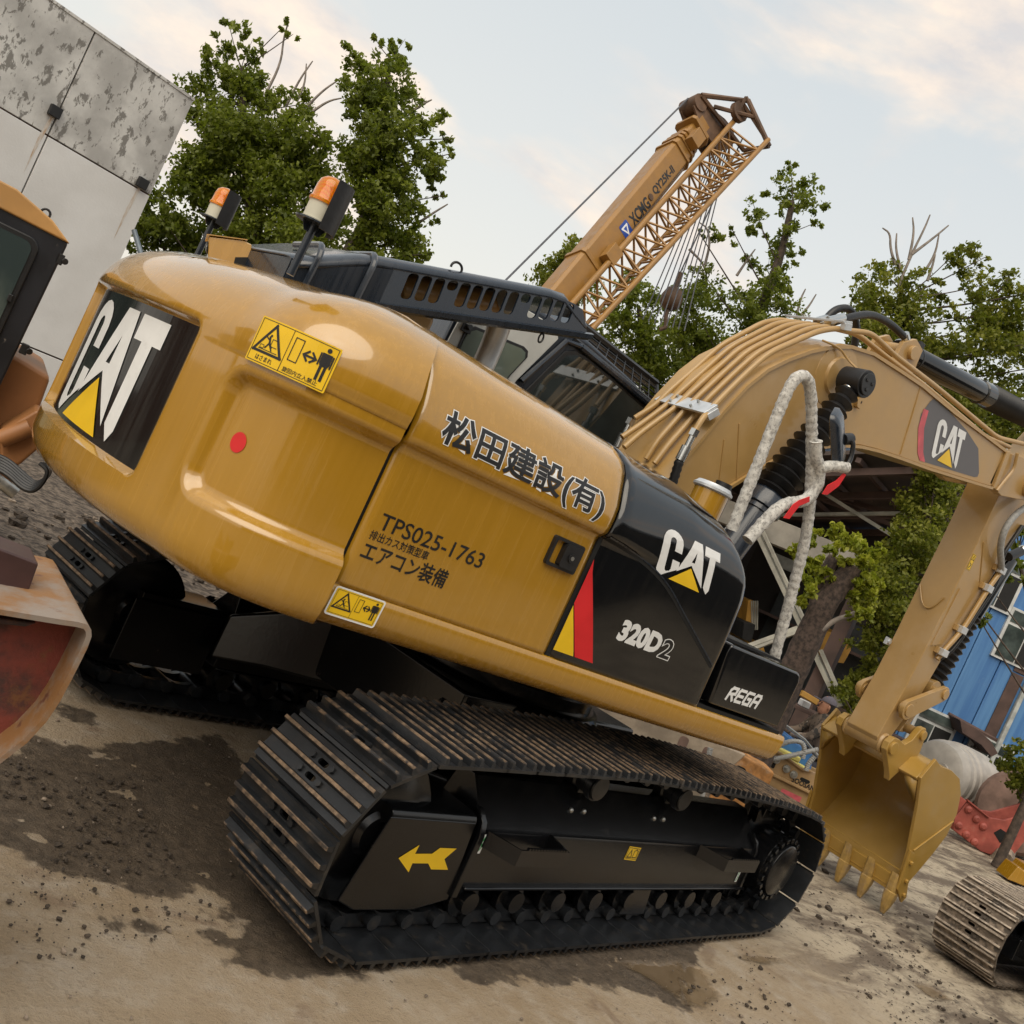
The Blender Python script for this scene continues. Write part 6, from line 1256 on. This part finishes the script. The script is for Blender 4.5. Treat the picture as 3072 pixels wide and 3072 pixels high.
def win(xc, z0, z1, w):
    fr = bb('window', (xc-w/2, -.06, z0), (xc+w/2, .0, z1), 'window_white'); zt = z1-(z1-z0)*.30
    bb('pane', (xc-w/2+.06, -.075, zt+.03), (xc+w/2-.06, -.061, z1-.05), 'window_pane', fr)
    for k in (0, 1): bb('pane', (xc-w/2+.06+k*(w/2-.05), -.075, z0+.05), (xc-w/2+.01+(k+1)*(w/2-.05)+.02, -.061, zt-.03), 'window_pane' if k == 0 else 'dark_inside', fr)
xa, za = on_b(2815, 2130); xa2, zb_ = on_b(2775, 2260)
win(on_b(2798, 2180)[0], on_b(2770, 2262)[1], on_b(2805, 2128)[1], .86)
win(on_b(2962, 2260)[0], on_b(2935, 2340)[1], on_b(2972, 2215)[1], .90)
win(on_b(3052, 1900)[0]+.15, 3.05, 4.1, .95); win(on_b(3003, 1760)[0], 3.9, 5.0, .7)
x0, zt_ = on_b(2822, 2150); x1 = on_b(2868, 2172)[0]; zt_ -= .12
bb('door_frame', (x0, -.04, 0), (x1, 0, zt_), 'brown_steel'); bb('door', (x0+.05, -.055, 0), (x0+(x1-x0)*.45, -.041, zt_-.15), 'concrete_beam'); bb('door', (x0+(x1-x0)*.5, -.055, 0), (x1-.04, -.041, zt_-.35), 'dark_roof')
x0 = on_b(2900, 2230)[0]
for k in range(4): bb('window_bar', (x0+.11*k, -.07, on_b(2890, 2310)[1]), (x0+.05+.11*k, -.01, on_b(2905, 2215)[1]), 'window_white' if k % 2 == 0 else 'brown_steel')
x0 = (on_b(2985, 2212)[0]+on_b(3060, 1985)[0])/2; z0 = on_b(2990, 2215)[1]
for k in range(4): bb('wall_channel', (x0-.15, -.03, z0+k*1.35), (x0+.10, .0, z0+(k+1)*1.35-.03), 'brown_steel', None, .01)
bb('drain_pipe', (x0+.13, -.13, .2), (x0+.22, -.04, 6.2), 'notice_white', None, .02)
mb = MB(); q = [on_b(*p) for p in ((2843, 2142), (2890, 2165), (2935, 2205), (2955, 2240), (2935, 2250), (2905, 2215), (2850, 2180))]; mb.prism(q, -.55, -.02, 1, 0, BMx); mb.build('canopy', 'brown_steel', BLD, 30, .01)
mb = MB(); q = [BMx @ Vector((x, -.02, z)) for x, z in (on_b(2843, 2142), on_b(3000, 2228))]; mb.tube(q, .05, 6); mb.build('ledge', 'brown_steel', BLD)

# ================================================================ scrap and attachments in the yard behind
simple('breaker_gold', (.33, .21, .095), .6, .2, 4, .1, dirt=(.30, .22, .16), dscale=4, damt=.6); simple('mud_grey', (.36, .295, .225), .85, .25, 5, .25, dirt=(.15, .11, .08), dscale=5); simple('rust_orange', (.42, .20, .065), .8, .45, 7, .3, dirt=(.5, .42, .34), dscale=4, damt=.7); simple('breaker_red', (.33, .075, .055), .6, .25, 5, .15, dirt=(.30, .18, .13), dscale=5, damt=.6); simple('tank_white', (.40, .375, .345), .6, .12, 5, .1); simple('tank_pink', (.24, .155, .125), .75, .4, 2.2, .2, dirt=(.12, .08, .06), dscale=3); simple('barrel_blue', (.05, .17, .42), .45, .2, 5); simple('plastic_yellow', (.62, .55, .16), .6, .2, 6); simple('skin', (.36, .17, .10), .5, .1, 9)
def plate(M, name, poly, y0, y1, mat, parent, bev=.006): mb = MB(); mb.prism(poly, y0, y1, 1, 0, M); return mb.build(name, mat, parent, 30, bev)
# gold hydraulic breaker lying on the ground
M = LF(2303, 2271, 11.6, 0.0); SO = thing('hydraulic_breaker', M.translation, 'gold hydraulic breaker cradle with big bolts, left of the bucket', 'breaker')
b_ = plate(M, 'side_plate', [(-.05, .05), (.0, .50), (.13, .50), (.42, .44), (.52, .47), (1.2, .47), (1.2, .05)], 0, .05, 'breaker_gold', SO, .01); plate(M, 'side_plate', [(-.05, .05), (.0, .50), (.13, .50), (.42, .44), (.52, .47), (1.2, .47), (1.2, .05)], .40, .45, 'breaker_gold', SO, .01)
plate(M, 'top_flange', [(.02, .49), (.13, .49), (.42, .43), (.52, .46), (.52, .48), (.42, .455), (.13, .515), (.02, .515)], -.03, .05, 'breaker_gold', SO); plate(M, 'rail', [(.10, .235), (1.2, .215), (1.2, .245), (.10, .265)], -.04, 0, 'breaker_gold', SO); plate(M, 'body', [(0, .0), (1.2, .0), (1.2, .2), (0, .2)], .06, .40, 'breaker_gold', SO, .02)
for x, z in ((.10, .42), (.25, .375), (.35, .35)):
    mb = MB(); mb.cyl(M @ Vector((x, -.02, z)), M @ Vector((x, 0, z)), .045, n=18); mb.cyl(M @ Vector((x, -.05, z)), M @ Vector((x, -.02, z)), .028, n=6); mb.build('bolt', 'bolt_metal', SO)
for x, z, w_, h_ in ((.10, .345, .02, .035), (.05, .28, .02, .05), (.50, .34, .06, .02)):
    mb = MB(); mb.prism(rrect(x-w_, z-h_, x+w_, z+h_, min(w_, h_)*.9, 3), -.002, .0, 1, 0, M); mb.build('slot', 'dark_gap', SO)
a = Art(); a.mesh(fit(*text_mesh('SOOSAN', .03), .36, .265, .28, .06)); a.build('lettering', 'black_decal', SO, lambda u, v, o: M @ Vector((u, -o, v)), .003)
a = Art(); a.mesh(fit(*text_mesh('SB81', .04), .34, .08, .22, .09)); 
a = Art(); a.poly([(.30, .06), (.55, .06), (.55, .15), (.30, .15)], 0); a.build('worn_red_decal', 'pink_decal', SO, lambda u, v, o: M @ Vector((u, -o, v)), .003)
# big mud-grey breaker housing behind the track
M = LF(1960, 2185, 9.0, 0.0); HS = thing('breaker_housing', M.translation, 'mud grey breaker housing with rounded slots lying behind the near track', 'breaker')
plate(M, 'side_plate', [(-.9, .0), (-.9, .60), (-.1, .62), (.85, .66), (.72, .36), (.6, .0)], 0, .06, 'mud_grey', HS, .015); plate(M, 'side_plate', [(-.9, .0), (-.9, .60), (-.1, .62), (.85, .66), (.72, .36), (.6, .0)], .42, .48, 'mud_grey', HS, .015); plate(M, 'core', [(-.9, .05), (.55, .05), (.62, .5), (-.9, .5)], .06, .42, 'mud_grey', HS)
for x in (.29, .52): mb = MB(); mb.prism(rrect(x-.04, .46, x+.045, .58, .03, 3), -.004, .0, 1, 0, M); mb.build('slot', 'tank_pink', HS)
mb = MB(); mb.lathe(M @ Vector((-1.5, .2, .42)), M @ Vector((-.1, .2, .44)), [(0, .09), (.85, .09), (.87, .13), (1, .13)], 18); mb.build('pipe_end', 'mud_grey', HS)
q = [M @ Vector((.50, -.12, .60)), M @ Vector((.53, -.14, .45)), M @ Vector((.60, -.15, .2)), M @ Vector((.66, -.15, .02))]; mb = MB(); Q = smooth_path(q, 3); mb.tube(Q, [.026 if i % 2 else .022 for i in range(len(Q))], 10); o = mb.build('loose_hose', 'grey_hose'); tag(o, 'grey ribbed hose hanging over the mud grey breaker housing', 'hose')
# rusty orange block with two windows
M = LF(2205, 2272, 9.9, 0.0); OB = thing('counter_block', M.translation, 'rusty orange steel block with two square openings', 'steel block')
for y in (0, .34): plate(M, 'side_wall', [(-.06, 0), (0, .48), (.07, .52), (.42, .50), (.44, .0)], y, y+.05, 'rust_orange', OB, .02)
plate(M, 'top', [(0, .47), (.06, .515), (.42, .50), (.43, .44)], .05, .34, 'rust_orange', OB, .01)
for x, z in ((.10, .36), (.31, .27)): mb = MB(); mb.prism(rrect(x-.055, z-.06, x+.055, z+.06, .03, 3), -.004, 0, 1, 0, M); mb.build('opening', 'dark_gap', OB); 
# blue barrel lying, yellow packs, hoses
M = LF(2360, 2245, 11.9, 0.0); mb = MB(); mb.prism([(-.14, .3), (-.14, .72), (.32, .62), (.42, .30)], 0, .6, 1, 0, M); o = mb.build('blue_bin', 'barrel_blue', None, 30, .03); tag(o, 'blue plastic bin behind the gold breaker', 'bin')
mb = MB(); mb.tube([M @ Vector((-.16, -.02, .80)), M @ Vector((.14, -.02, .735)), M @ Vector((.42, -.02, .60))], .018, 6); o = mb.build('steel_bar', 'bolt_metal'); tag(o, 'thin bright steel bar resting on the blue bin', 'bar')
M = LF(2360, 2290, 11.75, 0.0)
for k, (dx, dz, m) in enumerate(((-.02, .50, 'plastic_yellow'), (.06, .44, 'plastic_yellow'), (.08, .38, 'mud_grey'))):
    mb = MB(); mb.box((dx-.17, .05, dz-.03), (dx+.17, .40, dz+.035), 0, M @ Matrix.Rotation(.08*k, 4, 'Y')); o = mb.build('parts_pack', m, None, 30, .015); tag(o, ['pale yellow wrapped pack on top of the stack by the gold breaker', 'pale yellow wrapped pack in the middle of the stack by the gold breaker', 'mud grey pack at the bottom of the stack by the gold breaker'][k], 'pack', 'packs stacked behind the gold breaker')
for k, pts in enumerate((((2312, 2270), (2330, 2240), (2370, 2222), (2405, 2225), (2415, 2245), (2408, 2275)), ((2318, 2278), (2360, 2270), (2410, 2258), (2455, 2248)), ((2418, 2312), (2425, 2290), (2445, 2268)))):
    Q = smooth_path([at(px, py, 11.5) for px, py in pts], 3); mb = MB(); mb.tube(Q, [.03 if i % 2 else .025 for i in range(len(Q))], 10); o = mb.build('ribbed_hose', 'grey_hose'); tag(o, ['grey ribbed hose looping up over the blue bin', 'grey ribbed hose running from the gold breaker to the bucket', 'short grey ribbed hose beside the bucket edge'][k], 'hose')
# tanks
M = LF(2842, 2345, 18.2, 0.66, -.95); mb = MB(); mb.lathe(M @ Vector((0, -.6, 0)), M @ Vector((0, .75, 0)), [(0, .10), (.004, .46), (.03, .52), (.12, .56), (.14, .58), (.25, .57), (.27, .60), (.38, .59), (.40, .62), (.55, .61), (.57, .62), (.95, .60), (1, .2)], 36); WT = mb.build('water_tank', 'tank_white', None, 30); tag(WT, 'off white ribbed plastic tank lying behind the bucket', 'tank')
mb = MB(); mb.cyl(M @ Vector((.14, -.61, .05)), M @ Vector((.14, -.66, .05)), .14, n=18); mb.build('tank_lid', 'tank_white', WT)
M = LF(3085, 2410, 17.6, .68, -.6); mb = MB(); mb.lathe(M @ Vector((0, -.9, 0)), M @ Vector((0, 1.6, 0)), [(0, .2), (.01, .64), (.04, .70), (.5, .70), (.51, .73), (.54, .73), (.55, .70), (1, .68)], 36); o = mb.build('steel_tank', 'tank_pink', None, 30); tag(o, 'rusty pinkish steel tank under the small tree', 'tank')
# red breaker bracket
M = LF(2860, 2500, 15.4, 0.0); RB = thing('red_breaker_bracket', M.translation, 'red steel breaker bracket with round bolts beside the pale trunk', 'breaker')
ro = [(-.02, .12), (-.08, .30), (.0, .62), (.40, .52), (.62, .58), (1.02, .92), (1.20, .96), (1.05, .5), (.95, .05), (.5, .0)]
plate(M, 'plate', ro, 0, .05, 'breaker_red', RB, .01); plate(M, 'plate', ro, .42, .47, 'breaker_red', RB, .01); plate(M, 'flange', [(-.03, .61), (.38, .51), (.38, .53), (-.03, .635)], -.04, .05, 'breaker_red', RB)
for x, z in ((.05, .50), (.22, .42), (.36, .36), (.02, .22), (.18, .14), (.34, .09)): mb = MB(); mb.lathe(M @ Vector((x, 0, z)), M @ Vector((x, -.05, z)), [(0, .06), (.5, .058), (1, .03)], 14); mb.build('bolt', 'breaker_red', RB)
mb = MB(); mb.prism([(.55, .34), (.62, .44), (.74, .42), (.78, .30), (.70, .24)], -.004, 0, 1, 0, M); mb.build('opening', 'dark_gap', RB)
M = LF(3075, 2620, 13.6, 0.0); mb = MB(); mb.prism([(-.18, .02), (-.12, .24), (-.02, .22), (0, .30), (.3, .32), (.4, .05)], 0, .35, 1, 0, M); mb.cyl(M @ Vector((.1, 0, .27)), M @ Vector((.1, -.05, .27)), .035, n=12); o = mb.build('quick_coupler', 'yellow_paint', None, 30, .015); tag(o, 'small yellow coupler block at the foot of the pale trunk', 'coupler')
# pale trunk of the small tree
P_ = [Vector((12.7, 2.05, 0)), Vector(at(3035, 2520, 15.6)), Vector(at(3070, 2420, 15.6)), Vector(at(3090, 2330, 15.6))]

M = LF(2400, 2085, 13.0, 0.0); q0, q1 = Vector(at(2402, 2078, 13.0)), Vector(at(2452, 2108, 13.0)); mb = MB(); mb.tube([q0, q1], .055, 4); o = mb.build('yellow_bar', 'dusk_yellow', None, 30, .01); tag(o, 'short yellow steel bar lying on the bench by the worker', 'bar')
WBN = thing('work_bench', Vector(at(2420, 2140, 13.2))[:2]+(0,) if False else (at(2420, 2140, 13.2)[0], at(2420, 2140, 13.2)[1], 0), 'dark low work bench in front of the crouching worker', 'bench')
M = LF(2420, 2140, 13.2, 0.0); zt = at(2420, 2125, 13.2)[2]
mb = MB(); mb.box((-.42, -.22, zt-.05), (.22, .25, zt), 0, M); mb.build('bench_top', 'brown_steel', WBN, 30, .006)
for x in (-.38, .18):
    for y in (-.18, .21): mb = MB(); mb.box((x-.02, y-.02, 0), (x+.02, y+.02, zt-.05), 0, M); mb.build('leg', 'brown_steel', WBN)
mb = MB(); mb.box((-.16, -.08, zt+.002), (-.04, .04, zt+.09), 0, M @ Matrix.Rotation(.2, 4, 'Z')); o = mb.build('paper_packet', 'white_decal', None, 30, .012); tag(o, 'small white paper packet on the dark work bench', 'packet')
# ================================================================ muddy excavator at the right edge
simple('mud_track', (.20, .155, .115), .85, .55, 9, .5, dirt=(.035, .028, .022), dscale=8, dlo=.45, dhi=.58, damt=.9); simple('mud_ridge', (.36, .30, .24), .85, .4, 14, .4, dirt=(.06, .05, .04), dscale=10, dlo=.52, dhi=.66, damt=.8)
MX = thing('muddy_excavator', (6.1, -2.1, 0), 'small excavator with mud caked tracks at the right edge', 'excavator')
SH2 = make_shoe('muddy_shoe', .52, .155, ('mud_track', 'mud_ridge'), .026)
def small_track(v):
    r_, z0, x0, x1 = .30, .335, 4.87, 7.2; p = [(x, z0-r_) for x in np.linspace(x0, x1, 40)]+[(x1+r_*math.cos(math.radians(a)), z0+r_*math.sin(math.radians(a))) for a in np.linspace(-90, 90, 24)[1:]]+[(x, z0+r_) for x in np.linspace(x1, x0, 40)[1:]]+[(x0+r_*math.cos(math.radians(a)), z0+r_*math.sin(math.radians(a))) for a in np.linspace(90, 270, 24)[1:]]
    P = np.array(p); S_ = np.concatenate([[0], np.cumsum(np.hypot(*np.diff(P, axis=0).T))]); n = 42; ph = S_[-1]/n
    mb = MB(); mb.box((x0, v-.10, .12), (x1, v+.10, .50)); mb.lathe((x0, v-.12, z0), (x0, v+.12, z0), [(0, .2), (1, .2)], 24); mb.lathe((x1, v-.12, z0), (x1, v+.12, z0), [(0, .2), (1, .2)], 24); mb.box((x0+.1, v-.22, .22), (x1-.1, v+.1, .40)); T = mb.build('crawler_track', 'frame_black', MX, 30, .01)
    for k in range(n):
        s = k*ph; f_ = lambda q: (float(np.interp(q % S_[-1], S_, P[:, 0])), float(np.interp(q % S_[-1], S_, P[:, 1]))); a, b, c = f_(s-ph/2), f_(s+ph/2), f_(s); d = Vector((b[0]-a[0], 0, b[1]-a[1])).normalized(); nn = Vector((d.z, 0, -d.x))
        o = bpy.data.objects.new('track_shoe', SH2); col.objects.link(o); o.matrix_basis = Matrix(((d.x, 0, nn.x, c[0]), (0, 1, 0, v), (d.z, 0, nn.z, c[1]), (0, 0, 0, 1))); par(o, T)
small_track(-1.16); small_track(-2.95)
mb = MB(); mb.box((5.1, -2.8, .25), (7.0, -1.3, .55)); mb.build('carbody', 'frame_black', MX, 30, .03)
mb = MB(); mb.prism([(5.3, .72), (7.6, .72), (7.6, 1.5), (6.2, 1.55), (5.35, 1.1)], -2.95, -1.9, 1); mb.build('upper_body', 'yellow_paint', MX, 30, .06)

# ================================================================ compact orange excavator on the left
simple('cab_orange', (.48, .26, .085), .45, .15, 3, dirt=(.35, .24, .15), dscale=4, damt=.5); simple('cab_black', (.014, .015, .019), .35, .3, 6, dirt=(.20, .17, .14), dscale=26, dlo=.64, dhi=.72, damt=.5); simple('brown_body', (.30, .13, .045), .5, .2, 2)
t = NT('cab_glass'); t.set(color=t.mix(t.ramp(t.noise(1.4, 5, .5, t.co((1, 1, .5))), .4, .62), (.035, .05, .05), (.25, .29, .24)), rough=.1, coat=.8)
DL = 5.6; L_ = LF(205, 730, DL, 0.0, .50); LZ = at(205, 730, DL)[2]
LX = thing('compact_excavator', L_.translation, 'compact orange excavator with black cab at the left edge', 'excavator')
def on_plane(M, px, py):      # where a line of sight meets the front plane of a local frame
    Mi = M.inverted(); o = Mi @ Vector(CAM); d = Mi.to_3x3() @ Vector(CR*(px-1536)/FPX-CU*(py-1536)/FPX+CF); q = o-d*(o.y/d.y); return (q.x, q.z)
def lp(px, py): return on_plane(L_, px, py)
def lplate(name, pts, y0, y1, mat, bev=.008, parent=None): mb = MB(); mb.prism(pts, y0, y1, 1, 0, L_); return mb.build(name, mat, parent or LX, 30, bev)
cabp = [lp(205, 728), lp(60, 1110), lp(-20, 1330)]
c0, c1 = lp(205, 730)[1], lp(0, 1240)[1]
tl = lp(0, 560)
cb = lplate('cab', [(-1.05, .75), (-.02, .75), (0.0, c0), (-.10, c0+.05), (-1.0, c0+.16), (-1.05, c0)], 0, 1.1, 'cab_black', .015)
lplate('cab_roof', [(-1.0, c0+.02), (.01, c0), (-.115, c0+.075), (-.33, c0+.14), (-1.0, c0+.155)], -.015, 1.12, 'cab_orange', .012)
lplate('window_gasket', [(p[0]-.0, p[1]) for p in rrect(-.98, 1.05, -.115, c0-.055, .07, 5)], -.022, -.002, 'rubber', .01)
for z0, z1 in ((1.38, c0-.085), (1.08, 1.35)): lplate('window_pane', rrect(-.95, z0, -.15, z1, .05, 5), -.030, -.0225, 'cab_glass', 0)
mb = MB(); e0 = lp(137, 640); mb.tube([L_ @ Vector((e0[0]+.024*math.cos(q), .02, e0[1]+.0+.024*math.sin(q))) for q in np.linspace(0, 2*math.pi, 16)], .007, 8); mb.build('lifting_eye', 'rubber', LX)
for px, py in ((185, 780), (78, 1050)):
    q = lp(px, py); mb = MB(); mb.cyl(L_ @ Vector((q[0]+.0, .05, q[1])), L_ @ Vector((q[0]+.02, -.01, q[1])), .018, n=12); mb.box((q[0]-.03, .0, q[1]-.03), (q[0]+.01, .05, q[1]+.03), 0, L_); mb.build('door_hinge', 'rubber', LX, 30, .004)
q = lp(30, 893); mb = MB(); mb.box((q[0]-.012, -.055, q[1]-.02), (q[0]+.012, -.03, q[1]+.02), 0, L_); mb.build('window_catch', 'rubber', LX, 30, .004)
lplate('body', [(-1.3, .62), (lp(125, 1290)[0], .62), (lp(150, 1130)[0]+.02, lp(150, 1140)[1]), (lp(60, 1085)[0], lp(60, 1085)[1]), (-1.3, 1.42)], .25, 1.6, 'brown_body', .03)
for (x0, x1) in ((-1.6, .15),):
    for y in (.0, 1.2):
        mb = MB(); mb.prism(arc(x1-.25, .27, .25, -90, 90, 10)+arc(x0+.25, .27, .25, 90, 270, 10), y, y+.4, 1, 0, L_); mb.build('crawler_track', 'mud_track', LX, 30, .01)
mb = MB(); mb.box((-1.3, .2, .3), (-.1, 1.4, .62), 0, L_); mb.build('chassis', 'frame_black', LX)
# swing bracket and hoses low on the right of it
mb = MB(); q = [lp(*p) for p in ((0, 1290), (60, 1255), (110, 1225), (160, 1260), (130, 1330), (60, 1390), (0, 1400))]; mb.prism(q, -.05, .30, 1, 0, L_); sw = mb.build('swing_bracket', 'brown_body', LX, 30, .02)
mb = MB(); a_, b_ = lp(0, 1310), lp(90, 1275); mb.cyl(L_ @ Vector((a_[0], -.1, a_[1])), L_ @ Vector((b_[0], -.1, b_[1])), .05, n=14); mb.build('swing_cylinder', 'brown_body', LX)
for k in range(6):
    pts = [(-30, 1360+8*k), (20, 1375+9*k), (70, 1420+10*k), (110, 1455+4*k), (150, 1425-2*k), (150-6*k, 1390)]; mb = MB(); mb.tube(smooth_path([at(px, py, DL-.15-.02*k) for px, py in pts], 3), .012, 8); mb.build('hose', 'rubber', LX)
mb = MB(); a_ = lp(20, 1450); mb.cyl(L_ @ Vector((a_[0]-.2, -.05, a_[1]+.06)), L_ @ Vector((a_[0]+.06, -.05, a_[1]-.03)), .035, n=12); mb.build('cylinder_rod', 'bolt_metal', LX)

# ================================================================ rusty bucket in the near left corner
t = NT('rusty_red'); n1_ = t.noise(5, 9, .68); c = t.mix(t.ramp(n1_, .38, .62), (.04, .026, .024), (.20, .042, .028)); c = t.mix(t.ramp(t.noise(11, 9, .7), .50, .64), c, (.16, .065, .025)); t.set(color=c, rough=.75); t.bump(n1_, .5, .02)
t = NT('worn_edge'); n1_ = t.noise(6, 9, .66); c = t.mix(t.ramp(n1_, .40, .62), (.25, .205, .17), (.24, .12, .045)); c = t.mix(t.ramp(t.noise(15, 6), .6, .7), c, (.13, .05, .03)); t.set(color=c, rough=.6); t.bump(n1_, .3, .01)
simple('dark_primer', (.05, .022, .020), .5, .3, 5)
DB = 2.45; K_ = LF(275, 1880, DB, 0.0, .62)
def kp(px, py): return on_plane(K_, px, py)
KB = thing('rusty_bucket', K_.translation, 'rust red excavator bucket side with worn steel rim in the left corner', 'bucket')
RP = ((-200, 1795), (-60, 1818), (60, 1838), (180, 1858), (235, 1866), (262, 1874), (274, 1890), (275, 1910), (262, 1945), (240, 1990), (212, 2045), (180, 2105), (140, 2165), (80, 2230), (0, 2292), (-60, 2335))
RB_ = [.42]*40
rim = [kp(*p) for p in RP]; low = (rim[-1][0]-.30, 0.02); rim += [((rim[-1][0]+low[0])/2-.02, rim[-1][1]*.5), low]
mb = MB(); inner = []
for i, p in enumerate(rim):
    a, b = rim[max(i-1, 0)], rim[min(i+1, len(rim)-1)]; d = math.hypot(b[0]-a[0], b[1]-a[1]); inner.append((p[0]+(b[1]-a[1])/d*.013, p[1]-(b[0]-a[0])/d*.013))
R = [[K_ @ Vector((p[0], 0, p[1])), K_ @ Vector((p[0], w, p[1])), K_ @ Vector((q[0], w, q[1])), K_ @ Vector((q[0], 0, q[1]))] for p, q, w in zip(rim, inner, [x+.12 for x in RB_])]
mb.rings(R); mb.build('shell_plate', 'worn_edge', KB, 40)
mb = MB(); mb.prism(inner+[(-1.2, .02), (-1.2, inner[0][1])], .11, .14, 1, 0, K_); mb.build('side_plate', 'rusty_red', KB, 30)
q0, q1 = kp(-200, 1850), kp(120, 1892); mb = MB(); mb.prism([q0, q1, (q1[0]-.02, q1[1]-.016), (q0[0], q0[1]-.016)], .05, .112, 1, 0, K_); mb.build('stiffener', 'rusty_red', KB, 30, .004)
q = [kp(*p) for p in ((-80, 1600), (108, 1672), (62, 1800), (-80, 1790))]; q = [(x+.06, z-.06) for x, z in q]
mb = MB(); mb.prism(q, .20, .34, 1, 0, K_); mb.build('lug_block', 'dark_primer', KB, 30, .006)

# ================================================================ seated worker in the shed mouth
MD = 12.6; MM = LF(2478, 2105, MD, 0.0)
def hp(px, py, y=0.0): d = MM.inverted() @ Vector(at(px, py, MD)); return Vector((d.x, y, d.z))
PS = thing('person', MM.translation, 'worker in camouflage jacket and grey cap crouching behind the bucket', 'person')
t = NT('camouflage'); n1_ = t.noise(9, 3, .5); c = t.mix(t.ramp(n1_, .42, .5), (.07, .05, .035), (.15, .11, .08)); c = t.mix(t.ramp(t.noise(12, 3), .56, .6), c, (.03, .026, .022)); c = t.mix(t.ramp(t.noise(30, 3), .66, .7), c, (.3, .26, .22)); t.set(color=c, rough=.9)
simple('cap_grey', (.10, .09, .11), .8, .15, 8); simple('trousers', (.03, .032, .045), .9, .2, 8); simple('hair', (.012, .010, .009), .6)
def skin(name, joints, edges, mat, sub=2, root=0):
    me = bpy.data.meshes.new(name); me.from_pydata([MM @ Vector(j[0]) for j in joints], edges, []); o = link(name, me, PS); me.materials.append(MATS[mat])
    m = o.modifiers.new('skin', 'SKIN'); m.use_smooth_shade = True
    for i, j in enumerate(joints): me.skin_vertices[0].data[i].radius = (j[1], j[1] if len(j) < 3 else j[2])
    me.skin_vertices[0].data[root].use_root = True; s_ = o.modifiers.new('sub', 'SUBSURF'); s_.levels = s_.render_levels = sub; return o
hx, hz = hp(2480, 2118).x, hp(2480, 2118).z            # head centre
J = [((hx+.20, 0, .42), .17), ((hx+.17, 0, .62), .165), ((hx+.10, 0, .84), .17, .19), ((hx+.05, 0, .99), .12, .17), ((hx+.01, 0, 1.06), .055), ((hx, 0, 1.13), .05),
     ((hx+.03, -.18, .97), .075), ((hx-.10, -.22, .74), .06), ((hx-.33, -.16, .66), .045), ((hx-.42, -.13, .66), .035),
     ((hx+.03, .18, .97), .075), ((hx-.10, .24, .74), .06), ((hx-.33, .14, .64), .045), ((hx-.42, .12, .64), .035)]
skin('jacket', J[:9]+J[10:13], [(0, 1), (1, 2), (2, 3), (3, 4), (4, 5), (3, 6), (6, 7), (7, 8), (3, 9), (9, 10), (10, 11)], 'camouflage')
skin('trousers', [((hx+.20, 0, .40), .16), ((hx+.16, -.10, .38), .11), ((hx-.20, -.15, .46), .085), ((hx-.16, -.15, .08), .06), ((hx-.28, -.15, .05), .05), ((hx+.16, .10, .38), .11), ((hx-.20, .15, .46), .085), ((hx-.16, .15, .08), .06), ((hx-.28, .15, .05), .05)], [(0, 1), (1, 2), (2, 3), (3, 4), (0, 5), (5, 6), (6, 7), (7, 8)], 'trousers')
for s_ in (-1, 1):
    b = Vector((hx-.40, .14*s_, .65)); J = [(b, .03), (b+Vector((-.05, 0, 0)), .036)]; E_ = [(0, 1)]
    for k in range(4): i = len(J); J += [(b+Vector((-.10, (k-1.5)*.02, .0)), .011), (b+Vector((-.135, (k-1.5)*.021, -.02)), .010), (b+Vector((-.145, (k-1.5)*.02, -.045)), .009)]; E_ += [(1, i), (i, i+1), (i+1, i+2)]
    i = len(J); J += [(b+Vector((-.05, -.04*s_, .01)), .012), (b+Vector((-.09, -.05*s_, .0)), .010)]; E_ += [(0, i), (i, i+1)]
    skin('hand', J, E_, 'skin', 1)
mb = MB(); c_ = Vector((hx, 0, hz)); R = []
for k in range(13):
    t_ = k/12; z = -.12+.235*t_; w = .075*math.sin(math.pi*(.12+.8*t_))**.5; dx = -.01 if t_ < .3 else 0
    R.append([MM @ (c_+Vector((dx+1.22*w*math.cos(q)*(1.0 if math.cos(q) > 0 else .98), w*math.sin(q), z))) for q in np.linspace(0, 2*math.pi, 21)[:-1]])
mb.rings(R); mb.lathe(MM @ (c_+Vector((-.082, 0, .012))), MM @ (c_+Vector((-.113, 0, -.022))), [(0, .008), (.7, .016), (1, .010)], 8)
mb.box((-.103, -.025, -.060), (-.083, .025, -.052), 0, MM @ Matrix.Translation(c_))
for s_ in (-1, 1): mb.sphere(MM @ (c_+Vector((.012, s_*.078, -.01))), .028, 8, 0, (.8, .4, 1.2))
head = mb.build('head', 'skin', PS, 70)
mb = MB()
for s_ in (-1, 1): mb.sphere(MM @ (c_+Vector((-.082, s_*.030, .018))), .010, 8)
mb.build('eyes', 'hair', PS, 70)
mb = MB(); R = []
for k in range(7): t_ = k/6; R.append([MM @ (c_+Vector((.012+(.102-.002*k)*math.cos(q)*math.cos(t_*1.45), .088*math.sin(q)*math.cos(t_*1.45), .045+.085*math.sin(t_*1.45)))) for q in np.linspace(0, 2*math.pi, 21)[:-1]])
mb.rings(R); mb.prism([(p[0], p[1]) for p in arc(-.075, 0, .115, 110, 250, 10)], .040, .052, 2, 0, MM @ Matrix.Translation(c_)); mb.build('cap', 'cap_grey', PS, 60)
mb = MB(); mb.lathe(MM @ (c_+Vector((.045, 0, -.075))), MM @ (c_+Vector((.035, 0, .05))), [(0, .06), (.5, .076), (1, .078)], 16); mb.build('hair', 'hair', PS, 60)
mb = MB(); mb.cyl(MM @ Vector((hx+.22, 0, 0)), MM @ Vector((hx+.22, 0, .27)), .16, n=20); o = mb.build('stool', 'barrel_blue', None, 30, .02); tag(o, 'round blue pail the crouching worker sits on', 'stool')
